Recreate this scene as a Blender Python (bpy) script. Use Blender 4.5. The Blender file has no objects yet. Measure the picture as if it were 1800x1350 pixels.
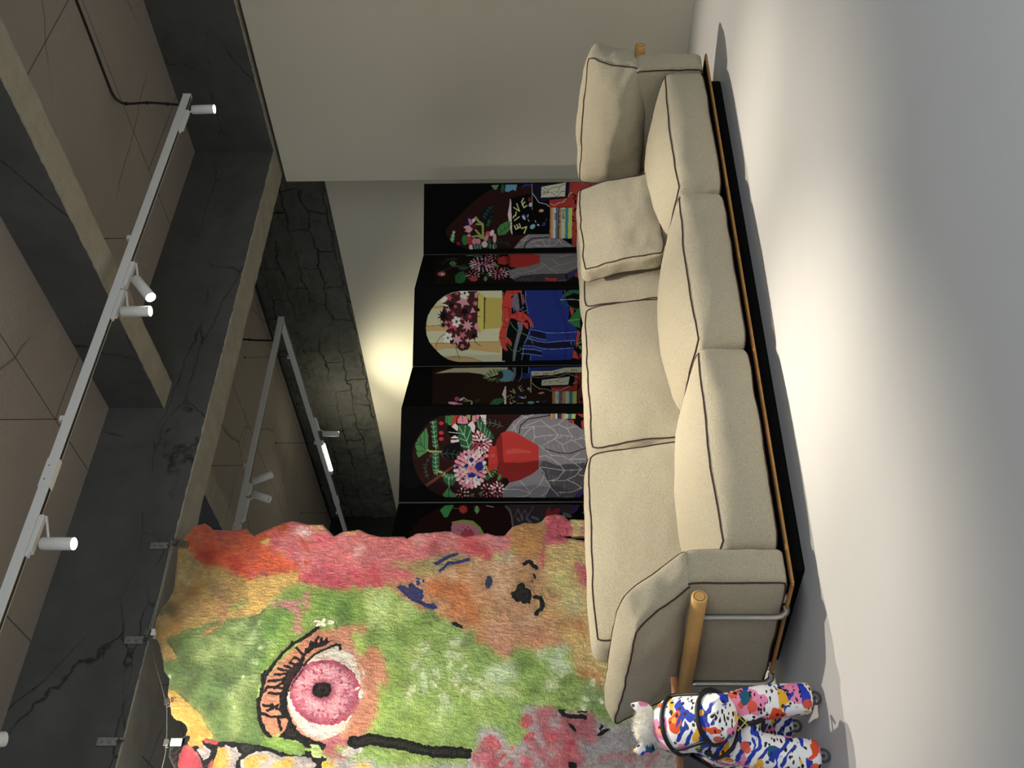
import bpy, bmesh, math, random
import numpy as np
from mathutils import Vector, Matrix, noise

SC = bpy.context.scene
COL = SC.collection
# ------------------------------------------------------------------ camera
# The photograph was taken with the phone on its side: the camera is rolled by a quarter turn.
CAM_POS = Vector((0.0, 0.0, 1.2))
FOCAL_PX = 1720.0
yaw = math.atan2(2142, 1720); pitch = math.atan2(40, 1720); roll = 0.007
fw0 = Vector((math.cos(yaw), math.sin(yaw), 0)); rt0 = Vector((math.sin(yaw), -math.cos(yaw), 0))
fwd = fw0 * math.cos(pitch) + Vector((0, 0, 1)) * math.sin(pitch)
up0 = rt0.cross(fwd)
upv = up0 * math.cos(roll) + rt0 * math.sin(roll)
rtv = rt0 * math.cos(roll) - up0 * math.sin(roll)
cd = bpy.data.cameras.new('camera'); cam = bpy.data.objects.new('camera', cd); COL.objects.link(cam)
cd.sensor_fit = 'HORIZONTAL'; cd.sensor_width = 36.0; cd.lens = FOCAL_PX / 1800.0 * 36.0
cd.clip_start = 0.05; cd.clip_end = 100
m = Matrix((-upv, rtv, -fwd)).transposed().to_4x4(); m.translation = CAM_POS
cam.matrix_world = m
SC.camera = cam
# ------------------------------------------------------------------ world, exposure
w = bpy.data.worlds.new('world'); SC.world = w; w.use_nodes = True
w.node_tree.nodes['Background'].inputs[0].default_value = (0.80, 0.90, 1.0, 1)
w.node_tree.nodes['Background'].inputs[1].default_value = 0.50
SC.view_settings.view_transform = 'Standard'; SC.view_settings.look = 'None'
SC.view_settings.gamma = 1.0; SC.view_settings.use_curve_mapping = False
SC.view_settings.exposure = 0.0
WARM = (1.0, 0.91, 0.77)

def spot(name, pos, aim, power, deg, blend=0.6, color=WARM, size=0.02, parent=None):
    l = bpy.data.lights.new(name, 'SPOT'); l.energy = power; l.color = color
    l.spot_size = math.radians(deg); l.spot_blend = blend; l.shadow_soft_size = size
    o = bpy.data.objects.new(name, l); COL.objects.link(o)
    o.location = pos
    d = (Vector(aim) - Vector(pos)).normalized()
    o.rotation_euler = d.to_track_quat('-Z', 'Y').to_euler()
    if parent: 
        o.parent = parent; o.matrix_parent_inverse = Matrix.Translation(parent.location).inverted()
    return o
# daylight: unseen cool area light added behind the camera as fill
dl = bpy.data.lights.new('daylight', 'AREA'); dl.energy = 130; dl.spread = math.radians(110); dl.size = 5.0; dl.size_y = 1.6; dl.shape = 'RECTANGLE'; dl.color = (0.85, 0.93, 1.0)
do = bpy.data.objects.new('daylight', dl); COL.objects.link(do); do.location = (0.8, -3.4, 3.2)
do.rotation_euler = Vector((0.12, .75, -0.66)).to_track_quat('-Z', 'Z').to_euler()
P_L1, P_L2, P_L3, P_L4, P_F, P_R1, P_R2, P_T = 340, 370, 450, 300, 115, 150, 120, 9
# ------------------------------------------------------------------ helpers
PI = math.pi
def srgb(c):
    return tuple((x/255/12.92 if x/255 <= .04045 else ((x/255+.055)/1.055)**2.4) for x in c)
class N:
    def __init__(s, name, rough=.6, spec=.4, metal=0.0):
        s.m = bpy.data.materials.new(name); s.m.use_nodes = True; s.t = s.m.node_tree; s.l = s.t.links
        s.b = s.t.nodes['Principled BSDF']; s.b.inputs['Roughness'].default_value = rough
        s.b.inputs['Specular IOR Level'].default_value = spec; s.b.inputs['Metallic'].default_value = metal
        s.co = s.t.nodes.new('ShaderNodeTexCoord').outputs['Object']
    def n(s, t, **k):
        x = s.t.nodes.new(t)
        for a, b in k.items(): setattr(x, a, b)
        return x
    def val(s, sock, v):
        if isinstance(v, bpy.types.NodeSocket): s.l.new(v, sock)
        else: sock.default_value = v
    def noise(s, scale, detail=3, rough=.55, vec=None, dist=0, col=False):
        x = s.n('ShaderNodeTexNoise'); x.inputs['Scale'].default_value = scale; x.inputs['Detail'].default_value = detail
        x.inputs['Roughness'].default_value = rough; x.inputs['Distortion'].default_value = dist
        s.l.new(vec or s.co, x.inputs['Vector']); return x.outputs['Color' if col else 'Fac']
    def voro(s, scale, vec=None, feature='F1', out='Distance', rnd=1):
        x = s.n('ShaderNodeTexVoronoi', feature=feature); x.inputs['Scale'].default_value = scale
        x.inputs['Randomness'].default_value = rnd
        s.l.new(vec or s.co, x.inputs['Vector']); return x.outputs[out]
    def map(s, loc=(0,0,0), rot=(0,0,0), sc=(1,1,1), vec=None):
        x = s.n('ShaderNodeMapping'); s.l.new(vec or s.co, x.inputs[0])
        x.inputs[1].default_value = loc; x.inputs[2].default_value = rot; x.inputs[3].default_value = sc; return x.outputs[0]
    def ramp(s, f, a, b, lo=0.0, hi=1.0):
        x = s.n('ShaderNodeMapRange'); s.l.new(f, x.inputs[0]); x.inputs[1].default_value = a; x.inputs[2].default_value = b
        x.inputs[3].default_value = lo; x.inputs[4].default_value = hi; return x.outputs[0]
    def math(s, op, a, b=0.0):
        x = s.n('ShaderNodeMath', operation=op); s.val(x.inputs[0], a); s.val(x.inputs[1], b); return x.outputs[0]
    def mix(s, f, a, b, mode='MIX'):
        x = s.n('ShaderNodeMix', data_type='RGBA', blend_type=mode)
        s.val(x.inputs[0], f)
        s.val(x.inputs[6], a if isinstance(a, bpy.types.NodeSocket) else tuple(a)+(1,)); s.val(x.inputs[7], b if isinstance(b, bpy.types.NodeSocket) else tuple(b)+(1,))
        return x.outputs[2]
    def color(s, c):
        s.val(s.b.inputs['Base Color'], c if isinstance(c, bpy.types.NodeSocket) else tuple(c)+(1,)); return s
    def bump(s, h, strength=.3, dist=.01):
        x = s.n('ShaderNodeBump'); s.l.new(h, x.inputs['Height']); x.inputs['Strength'].default_value = strength
        x.inputs['Distance'].default_value = dist; s.l.new(x.outputs[0], s.b.inputs['Normal']); return s
def plain(name, c, rough=.5, metal=0.0, var=.06, sc=20, spec=.4):
    k = N(name, rough, spec, metal); c = srgb(c)
    k.color(k.mix(k.ramp(k.noise(sc, 4), .3, .7), tuple(x*(1-var) for x in c), tuple(min(1, x*(1+var)) for x in c)))
    return k.m
def emis(name, c, s):
    k = N(name, .3); k.color(c); k.b.inputs['Emission Color'].default_value = tuple(c)+(1,); k.b.inputs['Emission Strength'].default_value = s; return k.m

def link(name, me, mats, parent=None, smooth=False):
    o = bpy.data.objects.new(name, me)
    for x in (mats if isinstance(mats, (list, tuple)) else [mats]): me.materials.append(x)
    if smooth:
        me.polygons.foreach_set('use_smooth', [True]*len(me.polygons))
    COL.objects.link(o)
    if parent: o.parent = parent
    return o
def tag(o, label=None, cat=None, group=None, kind=None):
    if label: o['label'] = label
    if cat: o['category'] = cat
    if group: o['group'] = group
    if kind: o['kind'] = kind
    return o
def empty(name, loc, rz=0.0, **k):
    o = bpy.data.objects.new(name, None); COL.objects.link(o); o.location = loc; o.rotation_euler = (0, 0, rz); o.empty_display_size = .1
    return tag(o, **k)
class MB:
    'collects shapes into one mesh'
    def __init__(s): s.v = []; s.f = []; s.mi = []
    def add(s, v, f, mi=0):
        k = len(s.v); s.v += [tuple(p) for p in v]; s.f += [tuple(i+k for i in q) for q in f]; s.mi += [mi]*len(f)
    def box(s, c, d, M=None, mi=0):
        vs = [Vector((c[0]+x*d[0]/2, c[1]+y*d[1]/2, c[2]+z*d[2]/2)) for x in (-1, 1) for y in (-1, 1) for z in (-1, 1)]
        if M is not None: vs = [M @ p for p in vs]
        s.add(vs, [(0,1,3,2), (4,6,7,5), (0,4,5,1), (2,3,7,6), (0,2,6,4), (1,5,7,3)], mi); return s
    def tube(s, pts, r, n=10, caps=True, closed=False, mi=0, flat=1.0, fdir=None):
        pts = [Vector(p) for p in pts]; L = len(pts); rs = r if isinstance(r, (list, tuple)) else [r]*L
        rings = []; prev = None
        for i in range(L):
            if closed: t = pts[(i+1) % L]-pts[i-1]
            else: t = pts[min(L-1, i+1)]-pts[max(0, i-1)]
            t.normalize()
            a = Vector(fdir) if fdir else (prev if prev else (Vector((0,0,1)) if abs(t.z) < .9 else Vector((1,0,0))))
            a = (a-t*a.dot(t))
            if a.length < 1e-5: a = t.orthogonal()
            a.normalize(); prev = a; b = t.cross(a)
            rings.append([pts[i]+(a*math.cos(2*PI*k/n)+b*math.sin(2*PI*k/n)*flat)*rs[i] for k in range(n)])
        v = [p for q in rings for p in q]; f = []
        for i in range(L if closed else L-1):
            j = (i+1) % L
            for k in range(n): f.append((i*n+k, i*n+(k+1) % n, j*n+(k+1) % n, j*n+k))
        if caps and not closed: f.append(tuple(range(n-1, -1, -1))); f.append(tuple((L-1)*n+k for k in range(n)))
        s.add(v, f, mi); return s
    def prism(s, poly, z0, z1, M=None, mi=0):
        n = len(poly); v = [Vector((x, y, z0)) for x, y in poly]+[Vector((x, y, z1)) for x, y in poly]
        if M is not None: v = [M @ p for p in v]
        s.add(v, [tuple(range(n-1, -1, -1)), tuple(range(n, 2*n))]+[(i, (i+1) % n, n+(i+1) % n, n+i) for i in range(n)], mi); return s
    def mesh(s, name):
        me = bpy.data.meshes.new(name); me.from_pydata(s.v, [], s.f)
        me.polygons.foreach_set('material_index', s.mi); me.update()
        bm = bmesh.new(); bm.from_mesh(me); bmesh.ops.recalc_face_normals(bm, faces=bm.faces); bm.to_mesh(me); bm.free(); return me
    def build(s, name, mats, parent=None, smooth=False, bevel=0, seg=2):
        o = link(name, s.mesh(name), mats, parent, smooth)
        if bevel:
            b = o.modifiers.new('bevel', 'BEVEL'); b.width = bevel; b.segments = seg; b.limit_method = 'ANGLE'
        return o
def bez(pts, n=6):
    'Catmull-Rom through the points'
    P = [Vector(p) for p in pts]; P = [P[0]*2-P[1]]+P+[P[-1]*2-P[-2]]; out = []
    for i in range(1, len(P)-2):
        for k in range(n):
            t = k/n; a, b, c, d = P[i-1], P[i], P[i+1], P[i+2]
            out.append(.5*((2*b)+(c-a)*t+(2*a-5*b+4*c-d)*t*t+(-a+3*b-3*c+d)*t**3))
    out.append(P[-2]); return out

# ------------------------------------------------------------------ materials
def concrete_mat(name, c, seams=False, rough=.85, var=.16):
    k = N(name, rough, .2); c = srgb(c)
    big = k.noise(.9, 5, .6); fine = k.noise(40, 4, .6)
    a = k.mix(k.ramp(big, .3, .7), tuple(x*(1-var) for x in c), tuple(x*(1+var) for x in c))
    a = k.mix(k.ramp(fine, .35, .65), a, tuple(x*.93 for x in c), 'MIX')
    pits = k.ramp(k.voro(9), .02, .03, 0, 1)
    wv = k.mix(.12, k.co, k.noise(2.0, 3, .5, col=True))
    cr = k.ramp(k.voro(.55, vec=wv, feature='DISTANCE_TO_EDGE'), .0, .006, 1, 0)
    a = k.mix(k.math('MULTIPLY', k.math('MULTIPLY', cr, .6), k.ramp(k.noise(.6, 2), .50, .56)), a, tuple(x*.18 for x in c))
    if seams:
        br = k.n('ShaderNodeTexBrick', offset=.37); k.l.new(k.map(rot=(0,0,PI/2), vec=k.mix(.012, k.co, k.noise(1.5, 4, .6, col=True))), br.inputs[0])
        br.inputs['Color1'].default_value = br.inputs['Color2'].default_value = (0,0,0,1); br.inputs['Mortar'].default_value = (1,1,1,1)
        br.inputs['Scale'].default_value = 1; br.inputs['Mortar Size'].default_value = .005; br.inputs['Brick Width'].default_value = 2.3; br.inputs['Row Height'].default_value = 1.15
        a = k.mix(k.math('MULTIPLY', br.outputs[0], .8), a, tuple(x*.2 for x in c))
    k.color(a); k.bump(k.noise(18, 6, .7), .25, .01)
    return k.m
M_slab = concrete_mat('slab_concrete', (158, 150, 141), True)
M_beam = None
def beam_mat(name, zlow):
    'dark sprayed paint on the side faces, ragged along the lower arris; bare concrete beneath'
    k = N(name, .85, .2); dark = srgb((86, 86, 83)); bare = srgb((172, 165, 148))
    geo = k.n('ShaderNodeNewGeometry'); sn = k.n('ShaderNodeSeparateXYZ'); k.l.new(geo.outputs['Normal'], sn.inputs[0])
    sp = k.n('ShaderNodeSeparateXYZ'); k.l.new(geo.outputs['Position'], sp.inputs[0])
    rag = k.math('SUBTRACT', sp.outputs['Z'], k.math('ADD', zlow-.004, k.math('MULTIPLY', k.noise(14, 5, .7), .022)))
    low = k.ramp(rag, 0.0, .002, 1, 0)
    down = k.ramp(sn.outputs['Z'], -.6, -.4, 1, 0)
    f = k.math('MAXIMUM', low, down)
    d2 = k.mix(k.ramp(k.noise(2.5, 5, .6), .3, .7), tuple(x*.82 for x in dark), tuple(x*1.15 for x in dark))
    wd = k.mix(.2, k.map(sc=(1, 1, 2.6)), k.noise(3, 4, .6, col=True))
    cr = k.ramp(k.voro(.9, vec=wd, feature='DISTANCE_TO_EDGE'), 0, .008, 1, 0)
    msk = k.ramp(k.noise(1.6, 3), .45, .55, 0, 1)
    d2 = k.mix(k.math('MULTIPLY', cr, msk), d2, tuple(x*.25 for x in dark))
    b2 = k.mix(k.ramp(k.noise(7, 6, .7), .35, .7), tuple(x*.80 for x in bare), bare); b2 = k.mix(k.ramp(k.noise(38, 3, .7), .66, .70, 0, .7), b2, tuple(x*.35 for x in bare))
    k.color(k.mix(f, d2, b2)); k.bump(k.noise(25, 6, .7), .35, .01)
    return k.m
k = N('wall_plaster', .8, .25); c = srgb((216, 208, 186))
k.color(k.mix(k.ramp(k.noise(1.2, 3), .3, .7), tuple(x*.97 for x in c), c)); k.bump(k.noise(140, 3), .05, .002); M_wall = k.m
k = N('floor_coat', .42, .35); c = srgb((192, 190, 187))
a = k.mix(k.ramp(k.noise(.8, 5, .6), .3, .7), tuple(x*.95 for x in c), tuple(x*1.02 for x in c))
sc_ = k.ramp(k.noise(5, 2, .5, vec=k.map(rot=(0,0,.6), sc=(14, .7, 1))), .70, .73, 0, .14)
k.color(k.mix(sc_, a, tuple(x*.72 for x in c))); k.bump(k.noise(60, 4), .04, .003); M_floor = k.m
k = N('rubble_stone', .9, .15); c = srgb((92, 92, 84))
wv = k.mix(.17, k.co, k.noise(2.8, 5, .65, col=True))
br = k.n('ShaderNodeTexBrick', offset=.43); k.l.new(k.map(rot=(PI/2, 0, PI/2), vec=wv), br.inputs[0]); sx_ = k.n('ShaderNodeSeparateXYZ'); k.l.new(wv, sx_.inputs[0])
cx_ = k.n('ShaderNodeCombineXYZ'); k.l.new(sx_.outputs[1], cx_.inputs[0]); k.l.new(sx_.outputs[2], cx_.inputs[1]); k.l.new(cx_.outputs[0], br.inputs[0])
br.inputs['Color1'].default_value = br.inputs['Color2'].default_value = (0,0,0,1); br.inputs['Mortar'].default_value = (1,1,1,1)
br.inputs['Scale'].default_value = 1; br.inputs['Mortar Size'].default_value = .008; br.inputs['Mortar Smooth'].default_value = .5; br.inputs['Brick Width'].default_value = .42; br.inputs['Row Height'].default_value = .17
bk = k.math('MULTIPLY', br.outputs[0], k.ramp(k.noise(1.7, 3), .42, .55, .15, 1))
e2_ = k.voro(7.5, vec=k.map(sc=(1, .6, 1.3), vec=wv), feature='DISTANCE_TO_EDGE')
a = k.mix(k.ramp(k.noise(2.2, 5, .65), .3, .7), tuple(x*.75 for x in c), tuple(x*1.2 for x in c))
a = k.mix(bk, a, tuple(x*.3 for x in c)); msk = k.ramp(k.noise(1.4, 4), .50, .60)
a = k.mix(k.math('MULTIPLY', k.ramp(e2_, 0, .035, .7, 0), msk), a, tuple(x*.25 for x in c))
k.color(a); k.bump(k.math('SUBTRACT', k.math('MULTIPLY', k.noise(9, 6, .7), .8), k.math('MULTIPLY', bk, .5)), .8, .03); M_stone = k.m
M_dark = plain('dark_paint', (40, 40, 38), .8)
M_white = plain('white_metal', (226, 224, 218), .45, .0, .02, 8)
M_slot = plain('track_slot', (30, 30, 28), .5)
M_lens = emis('lamp_lens', (1.0, .93, .80), 30.0)
M_tubel = emis('tube_glow', (1.0, .93, .74), 14.0)
M_cable = plain('black_cable', (30, 28, 26), .6)
M_steel = plain('brushed_steel', (150, 148, 142), .35, 1.0, .1, 60)
M_galv = plain('galvanised', (150, 150, 142), .45, .7, .15, 50)
M_black = plain('black_lacquer', (8, 7, 7), .6, 0, .1, 10, .12)
M_plinth = plain('black_plinth', (9, 8, 8), .7, 0, .1, 20, .08)
M_pipe = plain('brown_piping', (58, 32, 26), .8)
k = N('pale_oak', .45, .4); c = srgb((190, 146, 84)); k.color(k.mix(k.ramp(k.noise(7, 4, .6, dist=1.2), .3, .7), tuple(x*.85 for x in c), tuple(x*1.06 for x in c))); M_oak = k.m
k = N('oiled_oak', .45, .4); c = srgb((160, 112, 56))  # seat frame wood, shade under the cushions put into a darker oak colour
g_ = k.noise(8, 4, .6, vec=k.map(sc=(1, 1, 1)), dist=1.5)
k.color(k.mix(k.ramp(g_, .3, .7), tuple(x*.72 for x in c), tuple(x*1.1 for x in c))); k.bump(k.noise(50, 4), .08, .002); M_wood = k.m
k = N('boucle', .95, .1); c = srgb((212, 199, 167))
vz = k.voro(240, feature='SMOOTH_F1'); nz = k.noise(300, 3, .75); lo = k.noise(60, 4, .6)
a = k.mix(k.ramp(nz, .36, .62), tuple(x*.60 for x in c), tuple(min(1, x*1.14) for x in c))
a = k.mix(k.ramp(lo, .35, .65, 0, .22), a, tuple(x*.78 for x in c))
k.color(a); k.b.inputs['Sheen Weight'].default_value = .25; k.b.inputs['Sheen Roughness'].default_value = .5
k.bump(k.math('ADD', k.math('MULTIPLY', vz, .8), k.math('ADD', k.math('MULTIPLY', nz, .7), k.math('MULTIPLY', k.noise(150, 4, .7), 1.0))), 1.0, .008); M_fab = k.m

# ------------------------------------------------------------------ setting
def slabbox(name, x0, x1, y0, y1, z0, z1, mat, **k):
    return tag(MB().box(((x0+x1)/2, (y0+y1)/2, (z0+z1)/2), (x1-x0, y1-y0, z1-z0)).build(name, mat), kind='structure', **k)
slabbox('floor', -4, 7.6, -4, 12.2, -.1, 0, M_floor)
slabbox('ceiling', -4, 7.6, -4, 12.2, 4.08, 4.25, M_slab)
slabbox('wall_right', 6.77, 6.90, -4, 5.56, 0, 3.375, M_wall)
slabbox('wall_back', 7.12, 7.14, 4.0, 12.0, 0, 3.13, M_wall)
slabbox('wall_left', 2.5, 7.5, 11.87, 12.0, 0, 4.08, M_dark)
slabbox('baseboard_right', 6.762, 6.77, -4, 5.56, 0, .012, M_wall)
# rubble face above the lining
bm = bmesh.new(); nx, nz = 260, 34
vv = [[bm.verts.new((7.15+.03*noise.fractal(Vector((0, y*2.2, z*4)), .7, 2, 4)+.012*noise.noise(Vector((3, y*9, z*12))), y, z)) for z in np.linspace(3.06, 4.08, nz)] for y in np.linspace(4.0, 11.9, nx)]
for i in range(nx-1):
    for j in range(nz-1): bm.faces.new((vv[i][j], vv[i+1][j], vv[i+1][j+1], vv[i][j+1]))
g = bmesh.ops.extrude_face_region(bm, geom=list(bm.faces))
for q in g['geom']:
    if isinstance(q, bmesh.types.BMVert): q.co.x = 7.32
bmesh.ops.recalc_face_normals(bm, faces=bm.faces)
me = bpy.data.meshes.new('wall_back_upper'); bm.to_mesh(me); bm.free()
tag(link('wall_back_upper', me, M_stone), kind='structure')
def beam(name, x0, x1, y0, y1, z0, z1, seed):
    'long box whose lower arrises wander a little'
    ax = 0 if x1-x0 > y1-y0 else 1; L = (x1-x0) if ax == 0 else (y1-y0); n = int(L/.05); v = []; f = []
    for i in range(n+1):
        t = i/n; s = L*t
        j = lambda q: .006*noise.fractal(Vector((s*7, q+seed*7.3, 0)), .8, 2, 5)
        ring = [(0, z1), (0, z0+j(5)), (.006+j(1), z0+j(2)*.4), (1, z0+j(3)), (1, z1)]
        for q, (a, z) in enumerate(ring):
            if ax == 0:
                yy = (y0 if a < .5 else y1)+(j(1)*.7 if q == 1 else 0)+(.004 if q == 2 else 0); v.append((x0+s, yy, z))
            else:
                xx = (x0 if a < .5 else x1)+(j(1)*.7 if q == 1 else 0)+(.004 if q == 2 else 0); v.append((xx, y0+s, z))
    for i in range(n):
        for q in range(5):
            f.append((i*5+q, i*5+(q+1) % 5, (i+1)*5+(q+1) % 5, (i+1)*5+q))
    f.append((0, 1, 2, 3, 4)); f.append(tuple(n*5+q for q in (4, 3, 2, 1, 0)))
    mb = MB(); mb.add(v, f)
    return tag(mb.build(name, beam_mat(name+'_paint', z0)), kind='structure')
beam('trim_1', -4, 6.76, 5.20, 5.49, 3.40, 4.09, 1)
beam('trim_2', 6.735, 7.10, -4, 5.49, 3.40, 4.09, 2)
beam('trim_3', 3.99, 4.205, -4, 5.22, 3.70, 4.09, 3)
beam('trim_4', 4.0, 4.215, 5.47, 11.87, 3.72, 4.09, 4)

# ------------------------------------------------------------------ track lighting
def track(name, a, b, label, wires, slot_side, joint=None):
    a, b = Vector(a), Vector(b); L = (b-a).length; ang = math.atan2(b.y-a.y, b.x-a.x)
    R = Matrix.Rotation(ang, 4, 'Z')
    t = empty(name, a, 0, label=label, cat='light track', group='ceiling light tracks'); 
    mb = MB(); mb.box((L/2, 0, .0), (L, .036, .052), R).build('rail', M_white, t, bevel=.002)
    mb = MB()
    mb.box((L/2, -.0075, -.0265), (L-.02, .004, .002), R); mb.box((L/2, .0075, -.0265), (L-.02, .004, .002), R)
    mb.box((L/2, 0, -.0263), (L-.02, .009, .001), R).build('slot', M_slot, t)
    mb = MB(); mb.box((L-.004, 0, .0), (.012, .040, .056), R).build('end_cap', M_white, t, bevel=.001)
    if joint:
        for q in joint:
            mb = MB(); mb.box((q, 0, 0), (.17, .042, .057), R); mb.tube([R @ Vector((q-.04, -.0215, .008)), R @ Vector((q-.04, -.0205, .008))], .004, 8, mi=1); mb.tube([R @ Vector((q+.04, -.0215, .008)), R @ Vector((q+.04, -.0205, .008))], .004, 8, mi=1)
            mb.build('joint_cover', [M_white, M_slot], t, bevel=.001)
    for q in wires:
        p = R @ Vector((q, 0, 0)); top = 4.08-a.z
        MB().box((p.x, p.y, .038), (.03, .026, .028)).build('clamp', M_white, t, bevel=.002)
        MB().tube([(p.x, p.y, .045), (p.x, p.y, top-.003)], .0022, 6).tube([(p.x, p.y, top-.006), (p.x, p.y, top-.0005)], .012, 10).build('hanging_wire', M_cable, t)
    return t
Z1 = 3.60
track('light_track', (-2.6, 4.0, Z1), (5.80, 4.0, Z1), 'long white light track over the sofa, nearest the camera', [.6, 2.6, 4.4+1.2, 4.36+2.6], -1, joint=[2.66+2.6])
track('light_track', (2.4, 6.8, Z1), (6.245, 6.8, Z1), 'white light track behind the big beam, with two small tilted spotlights', [.3, 2.2], -1, joint=[.55+1.0])
track('light_track', (6.265, 11.2, Z1), (6.265, 6.782, Z1), 'white light track running towards the far left, carrying the lit tube', [.9, 2.38, 3.85], -1, joint=[1.2])

def spotlight(name, tx, ty, ax, top, bot, label, r=.03, group='white cylinder spotlights on the tracks', lit=True, L=.20, power=None, aim=None, deg=55, blend=.6, side=1, color=WARM):
    'adapter box hanging under the rail + arm + cylinder head'
    t = empty(name, (tx, ty, Z1-.027), 0, label=label, cat='spotlight', group=group)
    o = Vector((tx, ty, Z1-.027))
    d = Vector((1, 0, 0)) if ax == 0 else Vector((0, 1, 0))
    T = Vector(top)-o; B = Vector(bot)-o; u = (B-T).normalized()
    R = Matrix.Identity(4) if ax == 0 else Matrix.Rotation(PI/2, 4, 'Z')
    # adapter runs from the arm back along the rail
    MB().box((-side*L/2, 0, -.013), (L, .034, .026), R).box((-side*(L+.005), 0, -.006), (.03, .03, .014), R).build('adapter', M_white, t, bevel=.003)
    j = T+u*.035
    e = d*(-.004)+Vector((0, 0, -.02))
    MB().tube([e, e+Vector((0, 0, -.012)), (e+j)/2+Vector((0, 0, -.006)), j], .006, 8).build('arm', M_white, t, True)
    h = MB(); n = 28
    h.tube([T, T+u*.002, B-u*.001, B], [r*.93, r, r, r*.97], n, caps=False)
    h.tube([T+u*.0005, T+u*.0015], r*.93, n)
    h.tube([B, B-u*.010], [r*.97, r*.86], n, caps=False)
    h.build('lamp_head', M_white, t, True)
    MB().tube([B-u*.010, B-u*.009], r*.86, n).build('lens', M_lens if lit else M_white, t)
    if power: spot('light', Vector(bot)+u*.004, aim if aim else Vector(bot)+u, power, deg, blend, color, parent=t)
    return t
# Art tables, one shape per row: kind (0 polygon, 1 line, 2 clip), red, green, blue, half width, then x, z pairs.
# Rug in mm; screen panels in units of 2 mm.
RUG_EDGE = [2964,3324,3043,3279,3062,3221,3042,3186,3016,3157,3008,3055,3019,2949,2989,2924,2967,2898,3001,2846,3058,2716,3065,2678,3036,2581,3035,2488,3000,2453,2960,2410,2982,2366,3004,2269,2991,2321,2999,2261,2968,2196,2953,2119,2957,1989,2943,1969,2976,1914,2980,1846,2993,1709,2957,1624,2981,1488,2964,1442,2965,1389,3022,1343,3050,1267,3047,1198,3060,1164,3100,1136,3109,1075,3100,1029,3064,999,3073,991,3068,892,3024,863,2946,851,2956,1050,2921,900,2961,760,2936,620,2906,480,2746,430,2526,470,2246,425,1946,460,1646,430,1346,470,1096,440,1218,700,1258,1200,1218,1800,1248,2400,1238,2994,1356,3002,1447,3048,1540,3050,1603,3084,1668,3128,1713,3129,1746,3096,1766,3054,1793,3046,1813,3057,1833,3082,1846,3119,1867,3147,1935,3170,1977,3193,2012,3198,2069,3204,2112,3245,2163,3261,2166,3261,2247,3295,2307,3334,2353,3355,2422,3365,2492,3360,2548,3336,2620,3323,2801,3338,2882,3348]
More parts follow.
